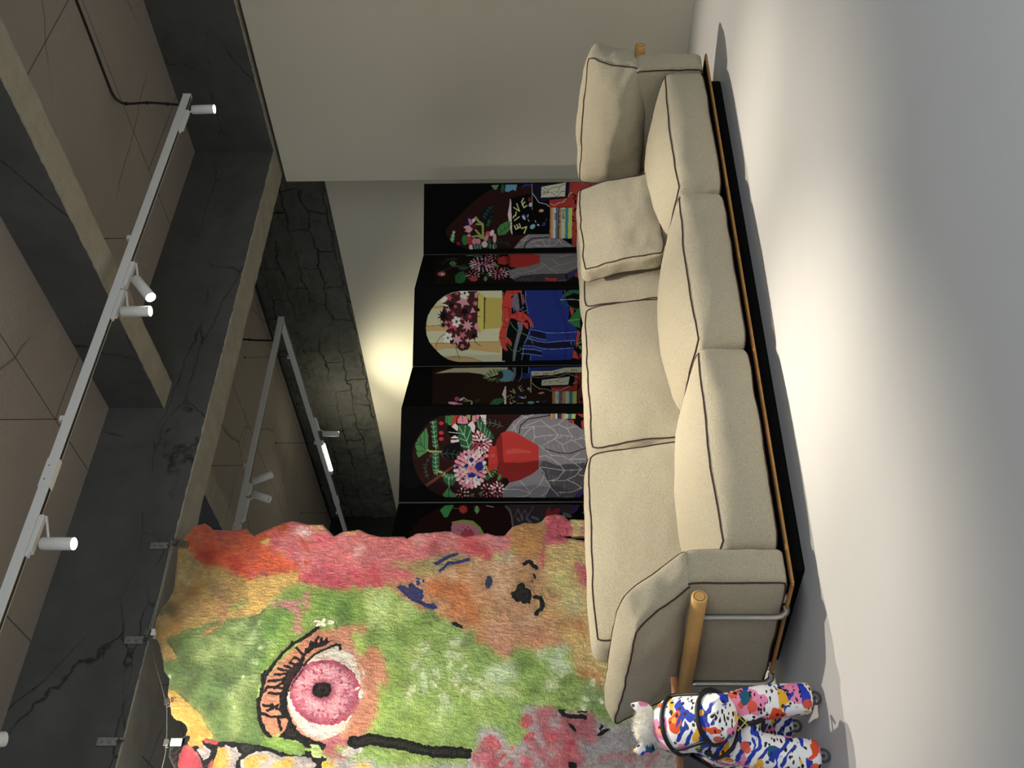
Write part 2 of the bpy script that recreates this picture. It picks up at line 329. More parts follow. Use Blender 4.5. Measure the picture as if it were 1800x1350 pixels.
RUG_ART = [
[0,92,120,58,0,2334,3315,2356,3097,2425,2944,2410,2833,2479,2736,2464,2624,2295,2634,2076,2704,1936,2693,1833,2662,1747,2594,1669,2502,1707,2867,1780,2935,1887,3026,1970,3126,2040,3253,2141,3291],
[0,72,94,44,0,2112,3006,2091,3015,2078,3024,2067,3029,2023,3023,2014,3039,2032,3059,2040,3077,2064,3090,2081,3112,2112,3118,2129,3096,2169,3120,2158,3090,2198,3095,2176,3073,2205,3060,2178,3044,2153,3033,2135,3020],
[0,72,94,44,0,1962,3040,1937,3040,1946,3065,1913,3072,1933,3087,1933,3100,1931,3118,1955,3118,1969,3126,1987,3113,2009,3127,2022,3114,2028,3099,2051,3089,2036,3075,2037,3061,2019,3056,2013,3043,1996,3044,1981,3043],
[0,72,94,44,0,1860,2903,1855,2914,1839,2925,1866,2940,1863,2959,1876,2976,1896,2971,1909,2971,1924,2977,1944,2983,1952,2970,1943,2950,1952,2939,1953,2922,1936,2909,1926,2892,1909,2873,1890,2876,1877,2886,1870,2896],
[0,72,94,44,0,2210,3202,2209,3211,2203,3226,2218,3234,2235,3232,2246,3243,2259,3244,2266,3235,2286,3240,2277,3223,2285,3216,2286,3204,2277,3194,2270,3182,2257,3172,2241,3162,2230,3176,2213,3172,2202,3178,2206,3192],
[0,72,94,44,0,2025,2894,2047,2915,2066,2951,2073,2933,2095,2964,2099,2953,2117,2965,2097,2926,2113,2926,2093,2895,2084,2867,2062,2846,2046,2828,2026,2799,2006,2781,2011,2809,1988,2790,1989,2810,2017,2851,2015,2866],
[0,72,94,44,0,2152,3176,2167,3184,2181,3181,2190,3176,2194,3167,2207,3167,2210,3158,2200,3146,2196,3137,2205,3117,2187,3111,2172,3112,2159,3105,2140,3093,2129,3100,2122,3110,2130,3127,2129,3138,2130,3150,2150,3156],
[0,132,156,88,0,2199,2952,2187,2967,2180,2980,2174,2990,2150,2988,2144,3010,2155,3033,2159,3055,2173,3069,2182,3094,2199,3097,2209,3066,2231,3091,2225,3054,2247,3054,2235,3029,2251,3008,2236,2990,2222,2981,2212,2966],
[0,132,156,88,0,2226,2869,2204,2857,2219,2902,2193,2899,2215,2934,2219,2956,2223,2987,2245,2998,2260,3018,2271,3003,2295,3039,2303,3022,2304,3001,2320,2994,2302,2962,2298,2939,2281,2923,2272,2898,2257,2892,2243,2882],
[0,132,156,88,0,2221,2792,2200,2810,2164,2833,2185,2842,2158,2870,2156,2888,2191,2873,2209,2867,2223,2870,2245,2869,2271,2848,2282,2824,2308,2805,2330,2780,2322,2769,2328,2749,2328,2728,2296,2741,2266,2760,2242,2779],
[0,132,156,88,0,2016,2732,2005,2753,1985,2787,1990,2806,2007,2802,2007,2827,2017,2831,2033,2809,2047,2819,2056,2779,2071,2763,2083,2737,2086,2713,2091,2685,2091,2660,2086,2638,2061,2671,2051,2660,2034,2674,2023,2708],
[0,132,156,88,0,1732,2782,1757,2796,1751,2810,1799,2813,1808,2828,1834,2829,1864,2840,1872,2826,1915,2834,1913,2820,1935,2813,1909,2799,1896,2788,1888,2773,1864,2760,1832,2766,1800,2751,1773,2754,1780,2774,1752,2774],
[0,132,156,88,0,1926,2835,1937,2857,1955,2868,1970,2871,1980,2868,1995,2880,2005,2875,2002,2855,2004,2843,2028,2835,2012,2812,1994,2799,1985,2780,1971,2752,1954,2747,1938,2750,1936,2772,1927,2780,1920,2793,1938,2816],
[0,132,156,88,0,2247,3117,2259,3117,2268,3117,2279,3114,2293,3118,2306,3102,2320,3090,2322,3077,2335,3063,2322,3062,2318,3057,2328,3036,2304,3055,2301,3038,2284,3049,2269,3062,2268,3078,2258,3087,2237,3103,2247,3108],
[0,132,156,88,0,2340,2915,2349,2926,2362,2917,2372,2891,2382,2881,2399,2871,2388,2851,2407,2827,2405,2809,2393,2804,2383,2803,2374,2802,2365,2807,2354,2809,2343,2822,2334,2838,2319,2858,2321,2879,2326,2894,2325,2918],
[0,128,166,60,0,2479,2736,2558,2668,2614,2500,2613,2205,2378,2109,2355,2321,2348,2435,2265,2544,2170,2635,2083,2663,2083,2691,2258,2692,2333,2747],
[0,96,136,52,0,2363,2626,2347,2637,2338,2647,2329,2654,2295,2651,2288,2668,2302,2687,2308,2705,2327,2716,2340,2737,2364,2741,2377,2716,2407,2737,2399,2708,2430,2709,2413,2689,2435,2673,2414,2658,2395,2650,2381,2638],
[0,96,136,52,0,2439,2598,2419,2596,2430,2620,2405,2625,2423,2641,2426,2654,2427,2672,2446,2674,2460,2683,2471,2670,2492,2686,2500,2674,2502,2660,2519,2652,2504,2636,2503,2623,2488,2617,2481,2604,2467,2604,2455,2601],
[0,96,136,52,0,2119,2700,2114,2709,2102,2721,2117,2727,2112,2743,2118,2753,2131,2745,2140,2742,2148,2744,2160,2744,2167,2733,2165,2720,2172,2709,2176,2696,2167,2689,2163,2678,2155,2667,2142,2673,2133,2683,2126,2693],
[0,96,136,52,0,2373,2291,2368,2304,2354,2324,2388,2335,2426,2331,2450,2345,2481,2346,2497,2332,2543,2337,2522,2313,2543,2302,2544,2287,2525,2272,2508,2257,2480,2243,2444,2231,2418,2252,2381,2247,2356,2257,2364,2277],
[0,176,200,128,0,2387,2745,2379,2748,2376,2750,2374,2752,2358,2752,2358,2757,2369,2761,2376,2766,2387,2767,2398,2771,2407,2769,2399,2761,2416,2762,2400,2756,2406,2751,2393,2751],
[0,176,200,128,0,2295,2771,2273,2776,2280,2786,2251,2797,2270,2798,2272,2803,2276,2811,2296,2802,2311,2799,2317,2789,2343,2784,2343,2776,2337,2772,2344,2761,2322,2768,2310,2767],
[0,176,200,128,0,2225,2717,2222,2722,2215,2731,2226,2732,2225,2742,2230,2746,2237,2737,2241,2733,2247,2731,2254,2726,2253,2718,2246,2715,2246,2708,2241,2702,2234,2707,2227,2707],
[0,176,200,128,0,2250,2670,2250,2675,2249,2685,2254,2688,2259,2683,2263,2687,2267,2684,2266,2677,2272,2672,2265,2667,2265,2660,2262,2654,2257,2654,2252,2652,2247,2655,2243,2660],
[0,176,200,128,0,2139,2753,2149,2758,2155,2770,2160,2759,2168,2766,2170,2760,2177,2757,2167,2747,2171,2738,2162,2732,2155,2721,2149,2725,2144,2727,2136,2726,2131,2732,2141,2743],
[0,176,200,128,0,2194,2664,2200,2667,2205,2666,2208,2663,2208,2659,2212,2658,2211,2654,2205,2651,2202,2649,2197,2639,2192,2641,2191,2646,2186,2646,2180,2648,2183,2654,2187,2660],
[0,176,200,128,0,2070,2803,2075,2801,2079,2800,2082,2797,2091,2794,2084,2790,2081,2786,2073,2785,2068,2781,2064,2786,2061,2788,2050,2786,2059,2792,2050,2796,2056,2800,2063,2803],
[0,176,200,128,0,2339,3099,2342,3099,2343,3095,2339,3092,2339,3089,2339,3085,2334,3088,2331,3083,2328,3084,2327,3087,2327,3090,2328,3092,2329,3094,2330,3097,2333,3099,2336,3100],
[0,176,200,128,0,2086,3212,2094,3209,2086,3203,2088,3196,2083,3190,2076,3193,2072,3193,2068,3195,2068,3200,2063,3203,2066,3208,2068,3212,2072,3214,2076,3216,2082,3222,2084,3216],
[0,176,200,128,0,1914,2810,1908,2807,1907,2802,1904,2798,1899,2797,1894,2796,1891,2800,1889,2804,1895,2810,1894,2814,1896,2818,1900,2817,1902,2817,1908,2823,1912,2821,1913,2816],
[0,190,150,72,0,2882,3348,2895,3301,2852,3254,2784,3201,2751,3164,2759,3053,2717,2977,2668,2909,2700,2847,2716,2738,2732,2613,2667,2559,2610,2647,2523,2706,2460,2754,2429,2785,2414,2862,2406,2962,2375,3057,2345,3159,2307,3244,2270,3257,2210,3201,2174,3189,2166,3290,2307,3373,2422,3401,2540,3363,2620,3352,2869,3380],
[0,226,182,84,0,2663,2900,2700,2810,2732,2613,2667,2552,2610,2647,2523,2706,2441,2766,2421,2857,2539,2863],
[0,176,148,84,0,2801,3209,2780,3215,2767,3222,2755,3228,2718,3224,2711,3238,2726,3256,2733,3273,2756,3286,2773,3304,2801,3311,2819,3294,2854,3313,2848,3289,2882,3291,2865,3272,2887,3260,2864,3244,2841,3234,2824,3221],
[0,206,170,98,0,2663,3193,2648,3183,2655,3218,2638,3215,2652,3245,2655,3264,2658,3290,2673,3303,2684,3321,2693,3313,2709,3341,2716,3329,2718,3313,2729,3308,2718,3280,2716,3261,2704,3244,2697,3223,2686,3214,2675,3204],
[0,168,132,72,0,2575,2980,2566,2987,2546,2987,2570,3023,2563,3040,2575,3067,2600,3082,2617,3094,2634,3113,2657,3133,2671,3128,2669,3105,2681,3099,2687,3083,2671,3056,2662,3030,2647,2998,2623,2983,2603,2979,2590,2982],
[0,176,126,44,0,2574,3157,2562,3166,2541,3177,2547,3195,2564,3205,2564,3222,2577,3232,2595,3228,2611,3243,2622,3223,2639,3220,2652,3209,2656,3192,2661,3176,2660,3158,2653,3139,2627,3144,2615,3130,2596,3129,2583,3145],
[0,132,106,58,0,2415,3245,2424,3263,2415,3274,2444,3288,2445,3303,2463,3311,2479,3327,2492,3319,2515,3334,2522,3322,2538,3320,2529,3302,2525,3289,2524,3275,2513,3258,2490,3254,2474,3235,2455,3231,2449,3247,2430,3242],
[0,178,126,74,0,2362,2959,2366,2970,2391,2983,2418,2993,2444,3001,2466,3012,2494,3019,2509,3016,2526,3017,2580,3030,2570,3017,2546,3004,2543,2995,2539,2983,2506,2970,2471,2960,2443,2959,2416,2954,2388,2950,2400,2964],
[0,190,136,56,0,2307,3222,2319,3231,2328,3239,2343,3245,2357,3258,2382,3255,2405,3255,2417,3246,2440,3244,2430,3232,2428,3225,2449,3214,2414,3211,2419,3195,2393,3191,2368,3190,2355,3201,2338,3202,2308,3202,2312,3213],
[0,198,154,82,0,2403,3165,2406,3180,2423,3187,2446,3181,2462,3183,2483,3190,2487,3170,2516,3170,2525,3157,2518,3143,2510,3133,2502,3124,2490,3117,2477,3110,2459,3108,2441,3111,2417,3112,2407,3126,2402,3140,2389,3154],
[0,110,122,60,0,2467,3320,2455,3322,2445,3326,2438,3332,2436,3338,2438,3343,2444,3348,2454,3352,2466,3353,2479,3353,2491,3351,2501,3347,2508,3341,2510,3336,2508,3330,2502,3325,2492,3321,2480,3320],
[0,148,160,74,0,2476,2961,2507,2923,2543,2849,2515,2852,2476,2888,2460,2929],
[0,190,130,70,0,2315,3066,2337,3050,2368,2991,2352,2988,2322,3032,2307,3051],
[0,218,84,28,0,2929,3347,3054,3282,3073,3223,3053,3188,3026,3160,3019,3057,3030,2951,2999,2926,2977,2899,3012,2848,3069,2717,3076,2680,3005,2684,2962,2716,2919,2847,2867,2762,2833,2696,2833,2658,2807,2602,2732,2587,2708,2737,2700,2847,2672,2865,2680,2911,2734,3011,2765,3054,2755,3165,2826,3226,2877,3275,2912,3305],
[0,196,56,16,0,2834,3086,2820,3099,2811,3112,2803,3122,2779,3123,2774,3146,2784,3171,2789,3194,2804,3209,2816,3234,2835,3238,2847,3210,2870,3232,2866,3196,2889,3194,2877,3168,2892,3146,2877,3126,2861,3115,2849,3099],
[0,212,100,32,0,2934,3174,2915,3165,2921,3197,2899,3195,2914,3222,2915,3240,2917,3263,2934,3275,2947,3291,2960,3284,2978,3309,2988,3298,2993,3283,3008,3278,2996,3253,2996,3235,2982,3220,2975,3200,2962,3193,2949,3184],
[0,206,92,34,0,2873,2976,2862,2983,2841,2984,2867,3020,2860,3038,2872,3066,2899,3081,2917,3094,2936,3113,2960,3135,2975,3129,2973,3105,2986,3099,2992,3082,2975,3054,2966,3027,2950,2995,2923,2979,2903,2975,2888,2978],
[0,208,58,22,0,2721,2929,2712,2934,2695,2939,2709,2960,2733,2977,2741,2995,2760,3011,2778,3014,2803,3036,2805,3019,2822,3023,2831,3016,2828,3000,2825,2984,2815,2964,2799,2942,2773,2936,2753,2917,2732,2909,2724,2920],
[0,236,92,30,0,2704,2728,2721,2752,2709,2766,2756,2787,2761,2807,2790,2819,2818,2842,2838,2832,2878,2854,2886,2840,2912,2838,2895,2814,2886,2796,2884,2777,2864,2754,2826,2747,2797,2720,2765,2713,2759,2733,2729,2725],
[0,238,96,34,0,2716,2635,2718,2649,2733,2662,2749,2670,2766,2675,2779,2686,2796,2688,2807,2680,2818,2676,2851,2681,2846,2665,2832,2652,2830,2640,2829,2623,2808,2614,2787,2607,2769,2614,2751,2613,2734,2616,2740,2632],
[0,206,84,40,0,2911,3116,2921,3125,2929,3133,2941,3140,2952,3153,2971,3150,2988,3149,2996,3140,3013,3137,3005,3124,3003,3116,3018,3105,2991,3102,2993,3085,2973,3081,2955,3080,2946,3093,2933,3094,2910,3094,2914,3106],
[0,226,104,34,0,2900,2811,2898,2821,2919,2821,2954,2810,2975,2807,3002,2807,3016,2790,3057,2783,3075,2770,3071,2762,3064,2757,3056,2753,3042,2752,3027,2750,3003,2754,2976,2761,2942,2768,2921,2781,2909,2792,2885,2806],
[0,206,76,98,0,2963,3065,2954,3072,2950,3081,2948,3090,2942,3104,2950,3119,2963,3121,2975,3121,2982,3110,2990,3098,2985,3082,2970,3078],
[0,206,76,98,0,2935,2989,2926,2990,2932,3002,2928,3011,2940,3016,2947,3021,2957,3025,2960,3016,2962,3009,2955,3002,2953,2991,2943,2988],
[0,206,76,98,0,3001,3204,3000,3208,2999,3213,3008,3216,3014,3222,3021,3223,3022,3218,3021,3214,3021,3209,3017,3203,3010,3200,3005,3202],
[0,206,76,98,0,2831,2871,2831,2878,2834,2890,2843,2891,2849,2885,2855,2882,2857,2874,2852,2866,2850,2855,2841,2858,2834,2856,2828,2861],
[0,206,76,98,0,2686,2877,2700,2885,2712,2896,2719,2883,2731,2883,2729,2871,2729,2858,2715,2853,2705,2840,2694,2846,2683,2850,2686,2864],
[0,206,76,98,0,2712,2806,2729,2813,2739,2810,2743,2804,2739,2796,2738,2788,2727,2779,2716,2778,2707,2777,2688,2771,2693,2784,2705,2794],
[0,206,76,98,0,2913,3073,2918,3070,2921,3067,2922,3061,2924,3053,2916,3049,2909,3046,2905,3050,2899,3052,2902,3059,2904,3064,2905,3072],
[0,206,76,98,0,2790,2897,2795,2894,2796,2888,2791,2884,2788,2881,2782,2876,2779,2882,2771,2882,2770,2888,2774,2893,2779,2895,2784,2896],
[0,206,76,98,0,3000,3055,3006,3053,2996,3047,2991,3041,2982,3037,2977,3038,2973,3040,2974,3044,2980,3048,2984,3053,2991,3055,2997,3056],
[0,218,112,112,0,2915,2869,2923,2848,2966,2717,3005,2684,3049,2699,3076,2680,3049,2583,3044,2489,3000,2453,2965,2410,2982,2366,3001,2322,3010,2262,2979,2197,2964,2120,2968,1990,2954,1970,2986,1915,2990,1847,3003,1710,2968,1624,2992,1488,2974,1442,2976,1389,3009,1343,2922,1346,2862,1342,2829,1379,2837,1432,2787,1468,2808,1566,2842,1694,2809,1828,2776,1930,2797,2067,2743,1987,2698,1895,2665,1893,2649,1995,2625,2088,2608,2197,2634,2318,2600,2351,2618,2478,2659,2580,2732,2595,2807,2594,2824,2657,2867,2762,2893,2827],
[0,222,78,98,0,2691,2439,2677,2452,2669,2466,2661,2476,2637,2479,2632,2502,2642,2525,2647,2548,2662,2562,2673,2585,2691,2588,2703,2560,2725,2579,2722,2545,2744,2541,2732,2516,2747,2493,2732,2476,2717,2465,2706,2451],
[0,222,78,98,0,2616,2268,2597,2254,2609,2306,2588,2304,2607,2348,2613,2377,2619,2415,2639,2434,2654,2461,2665,2448,2688,2488,2695,2470,2696,2445,2709,2436,2693,2395,2688,2366,2672,2341,2661,2309,2646,2297,2632,2284],
[0,224,92,104,0,2683,2333,2675,2339,2657,2340,2684,2377,2680,2394,2694,2422,2719,2438,2736,2452,2754,2471,2778,2493,2790,2488,2785,2464,2795,2458,2798,2441,2780,2413,2768,2386,2751,2353,2726,2337,2708,2333,2696,2335],
[0,226,88,104,0,2622,2199,2611,2205,2591,2211,2610,2236,2640,2257,2653,2279,2677,2298,2699,2302,2731,2328,2733,2307,2755,2311,2766,2302,2760,2282,2756,2262,2742,2238,2720,2211,2687,2205,2661,2182,2634,2172,2626,2186],
[0,222,120,120,0,2723,2240,2748,2267,2735,2281,2799,2307,2808,2329,2848,2345,2887,2371,2911,2362,2967,2390,2976,2375,3010,2375,2984,2348,2970,2328,2964,2308,2934,2281,2883,2270,2843,2239,2800,2229,2795,2250,2754,2239],
[0,222,96,112,0,2839,2751,2842,2760,2863,2770,2885,2779,2907,2784,2925,2793,2948,2798,2961,2795,2975,2794,3019,2803,3011,2792,2992,2781,2989,2774,2986,2763,2958,2753,2930,2746,2907,2746,2884,2743,2861,2742,2871,2753],
[0,232,190,190,0,2944,2598,2952,2611,2959,2623,2968,2632,2979,2652,2990,2646,3002,2644,3005,2630,3016,2625,3008,2607,3005,2595,3013,2577,2995,2574,2992,2548,2979,2544,2966,2543,2962,2562,2954,2565,2939,2565,2944,2584],
[0,220,104,112,0,2794,2661,2800,2678,2817,2688,2836,2683,2850,2686,2871,2696,2869,2672,2895,2675,2900,2660,2891,2643,2882,2631,2872,2620,2860,2611,2847,2602,2831,2598,2816,2600,2795,2599,2789,2615,2788,2631,2780,2646],
[0,236,176,166,0,2833,2273,2831,2287,2849,2277,2859,2282,2873,2277,2883,2263,2893,2254,2899,2244,2897,2236,2904,2225,2896,2221,2890,2218,2880,2218,2870,2220,2858,2217,2848,2230,2841,2240,2828,2249,2824,2260,2823,2270],
[0,230,140,144,0,2772,2593,2793,2599,2816,2613,2838,2623,2850,2623,2864,2625,2862,2616,2855,2605,2818,2585,2811,2574,2791,2561,2773,2555,2758,2549,2726,2528,2707,2523,2706,2530,2722,2545,2717,2549,2740,2565,2749,2577],
[0,222,96,106,0,2910,2547,2924,2522,2937,2535,2942,2505,2955,2496,2954,2474,2966,2454,2968,2430,2956,2420,2955,2393,2942,2390,2928,2406,2917,2405,2904,2414,2893,2432,2885,2455,2896,2476,2887,2501,2901,2505,2898,2538],
[0,188,84,82,0,2872,1761,2861,1769,2853,1777,2846,1783,2826,1785,2821,1798,2830,1811,2834,1824,2847,1831,2857,1844,2873,1845,2882,1829,2902,1839,2899,1820,2918,1817,2908,1804,2920,1790,2908,1781,2895,1775,2885,1768],
[0,206,72,80,0,2824,1500,2800,1499,2823,1535,2800,1545,2830,1571,2841,1593,2855,1621,2880,1626,2903,1640,2912,1624,2944,1645,2948,1626,2944,1605,2956,1590,2931,1565,2920,1543,2897,1531,2880,1510,2862,1508,2844,1504],
[0,200,60,72,0,2787,1494,2785,1503,2778,1513,2801,1518,2804,1530,2819,1538,2834,1533,2846,1531,2859,1531,2876,1530,2879,1521,2870,1510,2873,1501,2868,1490,2852,1484,2839,1476,2821,1468,2806,1472,2797,1480,2793,1488],
[0,214,128,124,0,2856,1735,2858,1745,2858,1762,2880,1762,2902,1752,2921,1755,2940,1749,2948,1735,2975,1727,2959,1715,2967,1703,2963,1691,2947,1685,2932,1678,2912,1675,2887,1676,2876,1695,2853,1701,2840,1713,2848,1726],
[0,218,140,130,0,2891,1940,2907,1936,2918,1945,2930,1924,2944,1926,2952,1913,2966,1902,2957,1890,2971,1873,2960,1865,2957,1851,2941,1855,2929,1857,2915,1854,2900,1860,2897,1879,2880,1888,2876,1904,2891,1911,2887,1926],
[0,216,128,124,0,2929,1502,2944,1498,2952,1483,2956,1467,2955,1452,2963,1439,2960,1423,2947,1415,2938,1407,2932,1377,2917,1384,2906,1398,2894,1401,2876,1405,2872,1424,2873,1444,2886,1458,2891,1474,2900,1489,2916,1481],
[0,222,100,108,0,2804,2049,2805,2034,2806,2021,2801,2004,2805,1984,2780,1964,2760,1944,2740,1939,2718,1921,2712,1936,2704,1942,2675,1930,2700,1961,2677,1967,2694,1991,2712,2013,2738,2019,2754,2033,2779,2060,2789,2050],
[0,222,78,98,0,2769,2157,2779,2146,2760,2129,2720,2117,2699,2106,2675,2087,2649,2098,2608,2078,2582,2081,2579,2094,2580,2106,2583,2117,2594,2129,2605,2142,2629,2155,2658,2166,2694,2182,2723,2180,2744,2174,2777,2174],
[0,200,90,92,0,2974,1621,2981,1606,2958,1610,2949,1600,2932,1600,2917,1612,2904,1618,2895,1627,2895,1637,2884,1646,2892,1654,2897,1661,2908,1664,2919,1666,2932,1675,2946,1665,2957,1656,2973,1651,2981,1640,2984,1629],
[0,226,182,84,0,3008,2477,3001,2480,2997,2488,2995,2501,2995,2516,2998,2532,3002,2547,3009,2560,3016,2568,3023,2571,3029,2568,3033,2560,3035,2548,3035,2532,3033,2516,3028,2501,3022,2488,3015,2480],
[0,226,182,84,0,2990,2252,2984,2255,2979,2263,2975,2277,2972,2293,2970,2312,2970,2329,2972,2344,2975,2354,2979,2358,2984,2356,2989,2347,2994,2334,2997,2317,2999,2299,2999,2281,2997,2266,2994,2256],
[0,236,200,60,0,2917,2797,2907,2795,2904,2807,2897,2814,2903,2825,2909,2834,2917,2841,2925,2836,2932,2831,2931,2820,2933,2809,2926,2801],
[0,218,84,28,0,2961,2632,2935,2597,2901,2558,2862,2553,2871,2581,2918,2606],
[0,218,84,28,0,2784,2539,2773,2536,2772,2548,2763,2554,2771,2563,2776,2571,2784,2579,2792,2573,2799,2568,2796,2559,2801,2549,2792,2542],
[0,208,150,98,0,2645,2090,2653,1995,2669,1893,2697,1850,2746,1690,2817,1603,2796,1468,2842,1432,2837,1342,2795,1185,2704,1141,2761,1007,2776,637,2087,478,2246,1021,2244,1161,2246,1301,2239,1364,2169,1350,2202,1406,2253,1477,2302,1549,2420,1696,2458,1806,2521,1926,2585,2011,2625,2074],
[0,202,118,52,0,2616,1670,2601,1690,2592,1709,2584,1722,2553,1724,2547,1753,2560,1780,2565,1808,2583,1822,2595,1852,2616,1853,2628,1812,2657,1839,2649,1793,2678,1789,2662,1760,2682,1730,2663,1711,2645,1701,2633,1685],
[0,202,118,52,0,2531,1579,2498,1581,2524,1621,2487,1634,2522,1659,2530,1681,2539,1712,2570,1711,2593,1724,2607,1699,2645,1723,2654,1699,2653,1675,2676,1656,2647,1633,2640,1609,2614,1602,2598,1581,2576,1584,2556,1582],
[0,204,124,56,0,2388,1554,2386,1568,2370,1585,2413,1594,2416,1616,2441,1630,2467,1619,2485,1615,2508,1617,2539,1618,2544,1601,2524,1582,2531,1568,2525,1549,2496,1539,2474,1524,2444,1508,2418,1517,2404,1531,2399,1545],
[0,208,130,66,0,2425,1678,2427,1691,2425,1715,2450,1716,2472,1702,2493,1709,2512,1702,2517,1684,2548,1676,2526,1659,2535,1644,2531,1628,2513,1620,2497,1609,2475,1603,2449,1602,2440,1628,2415,1633,2402,1650,2414,1666],
[0,214,150,94,0,2443,1903,2462,1893,2471,1905,2489,1870,2504,1872,2514,1853,2533,1837,2525,1823,2546,1797,2534,1791,2536,1771,2516,1782,2503,1786,2490,1784,2472,1795,2465,1821,2443,1837,2435,1858,2453,1863,2443,1885],
[0,202,118,52,0,2318,1578,2331,1575,2339,1561,2342,1548,2340,1536,2348,1526,2346,1514,2333,1509,2327,1502,2323,1475,2309,1482,2300,1495,2289,1496,2271,1498,2268,1514,2268,1530,2281,1542,2285,1554,2292,1567,2307,1558],
[0,204,140,66,0,2764,1665,2767,1653,2771,1643,2771,1631,2781,1614,2763,1604,2750,1593,2734,1594,2720,1584,2713,1599,2706,1605,2680,1599,2698,1620,2673,1628,2683,1644,2694,1657,2716,1654,2725,1662,2740,1680,2751,1668],
[0,214,172,130,0,2740,1697,2747,1687,2739,1676,2721,1673,2713,1666,2705,1652,2692,1666,2675,1654,2663,1659,2662,1671,2662,1680,2662,1688,2666,1696,2669,1705,2679,1712,2691,1717,2706,1727,2719,1721,2728,1714,2744,1710],
[0,206,158,110,0,2816,1535,2827,1510,2794,1518,2783,1501,2760,1500,2742,1519,2725,1527,2714,1539,2716,1553,2700,1567,2712,1577,2720,1587,2734,1592,2748,1595,2765,1612,2783,1596,2796,1584,2818,1577,2828,1561,2832,1545],
[0,206,166,124,0,2779,1327,2749,1349,2732,1338,2709,1343,2688,1364,2665,1385,2655,1414,2648,1443,2684,1446,2677,1473,2689,1486,2712,1471,2727,1466,2750,1489,2776,1474,2790,1444,2784,1416,2803,1389,2785,1376,2792,1345],
[0,200,156,110,0,2649,1274,2630,1306,2586,1302,2598,1330,2569,1343,2589,1359,2567,1382,2579,1402,2619,1400,2640,1423,2677,1417,2700,1394,2733,1388,2762,1374,2778,1353,2786,1329,2733,1323,2745,1295,2701,1304,2687,1273],
[0,212,170,128,0,2579,1396,2561,1399,2555,1412,2577,1429,2579,1441,2574,1467,2603,1459,2616,1466,2639,1493,2653,1480,2659,1465,2671,1457,2679,1444,2662,1426,2651,1414,2654,1390,2634,1381,2614,1378,2593,1366,2580,1378],
[0,204,150,90,0,2602,1261,2575,1275,2614,1283,2626,1292,2639,1303,2659,1303,2683,1315,2693,1297,2733,1306,2746,1291,2715,1272,2736,1260,2711,1251,2703,1240,2689,1229,2668,1224,2646,1224,2615,1217,2616,1240,2609,1250],
[0,216,158,118,0,2273,1447,2289,1465,2312,1477,2338,1463,2355,1455,2388,1479,2398,1454,2387,1427,2428,1417,2429,1391,2394,1380,2396,1352,2363,1364,2349,1347,2325,1334,2310,1356,2292,1365,2295,1388,2263,1400,2277,1421],
[0,212,150,118,0,2226,1418,2245,1411,2263,1419,2281,1418,2290,1404,2296,1391,2305,1379,2301,1363,2287,1352,2278,1339,2265,1327,2247,1340,2230,1325,2213,1328,2208,1343,2198,1352,2204,1366,2193,1379,2193,1397,2219,1399],
[0,208,144,98,0,2374,1374,2396,1370,2394,1329,2389,1299,2410,1283,2389,1255,2396,1217,2371,1204,2355,1182,2333,1144,2311,1155,2290,1163,2285,1196,2264,1211,2298,1255,2272,1284,2299,1307,2317,1323,2331,1354,2353,1388],
[0,208,160,92,0,2567,1209,2571,1187,2557,1165,2565,1146,2563,1122,2527,1122,2521,1080,2490,1074,2475,1108,2436,1086,2442,1120,2410,1126,2433,1152,2414,1173,2418,1202,2441,1225,2474,1228,2500,1214,2524,1224,2541,1212],
[0,200,160,90,0,2702,1099,2670,1079,2676,1050,2655,1039,2634,1035,2616,1024,2595,1026,2571,1030,2549,1046,2567,1081,2554,1099,2542,1125,2570,1134,2559,1183,2586,1190,2614,1157,2637,1178,2659,1168,2655,1132,2670,1119],
[0,210,162,118,0,2472,1195,2471,1180,2447,1189,2430,1197,2413,1181,2396,1201,2377,1214,2366,1230,2362,1244,2373,1252,2370,1264,2367,1282,2379,1290,2401,1287,2424,1281,2435,1251,2463,1249,2476,1232,2482,1216,2484,1201],
[0,206,160,104,0,2473,1415,2459,1398,2446,1420,2438,1432,2425,1436,2408,1445,2403,1463,2412,1478,2423,1488,2422,1512,2438,1520,2457,1508,2470,1505,2486,1502,2500,1492,2506,1475,2503,1459,2502,1444,2500,1427,2494,1409],
[0,210,164,110,0,2360,1009,2337,1013,2334,1035,2309,1046,2310,1066,2328,1079,2335,1093,2324,1132,2355,1131,2381,1123,2406,1125,2419,1102,2435,1090,2434,1071,2436,1056,2466,1029,2453,1009,2411,1021,2401,1003,2380,1012],
[0,214,186,150,0,2755,1328,2757,1338,2756,1346,2777,1357,2776,1367,2786,1380,2804,1381,2814,1379,2837,1396,2843,1389,2838,1377,2853,1376,2858,1368,2833,1356,2835,1344,2819,1336,2803,1335,2792,1332,2770,1317,2771,1330],
[0,206,142,100,0,2196,1196,2211,1204,2229,1209,2226,1225,2262,1224,2294,1234,2333,1227,2367,1218,2353,1200,2395,1193,2402,1181,2363,1176,2373,1162,2344,1159,2315,1159,2287,1148,2257,1160,2242,1171,2212,1176,2168,1185],
[0,210,196,116,0,2820,1394,2804,1389,2802,1409,2783,1415,2794,1429,2798,1441,2805,1456,2821,1452,2834,1452,2837,1438,2855,1432,2851,1418,2842,1407,2836,1392],
[0,178,158,92,0,2797,2067,2776,1930,2822,1791,2847,1680,2813,1588,2746,1690,2701,1777,2697,1858,2722,1941,2747,2010],
[0,194,134,62,0,2969,1357,3030,1344,3065,1267,3061,1198,3060,1158,2947,1149,2862,1160,2799,1200,2807,1267,2833,1319,2896,1341],
[0,216,82,100,0,3109,1152,3122,1075,3113,1021,3051,984,3032,787,2844,781,2728,935,2761,1052,2761,1081,2702,1142,2745,1163,2811,1189,2879,1154,2990,1147],
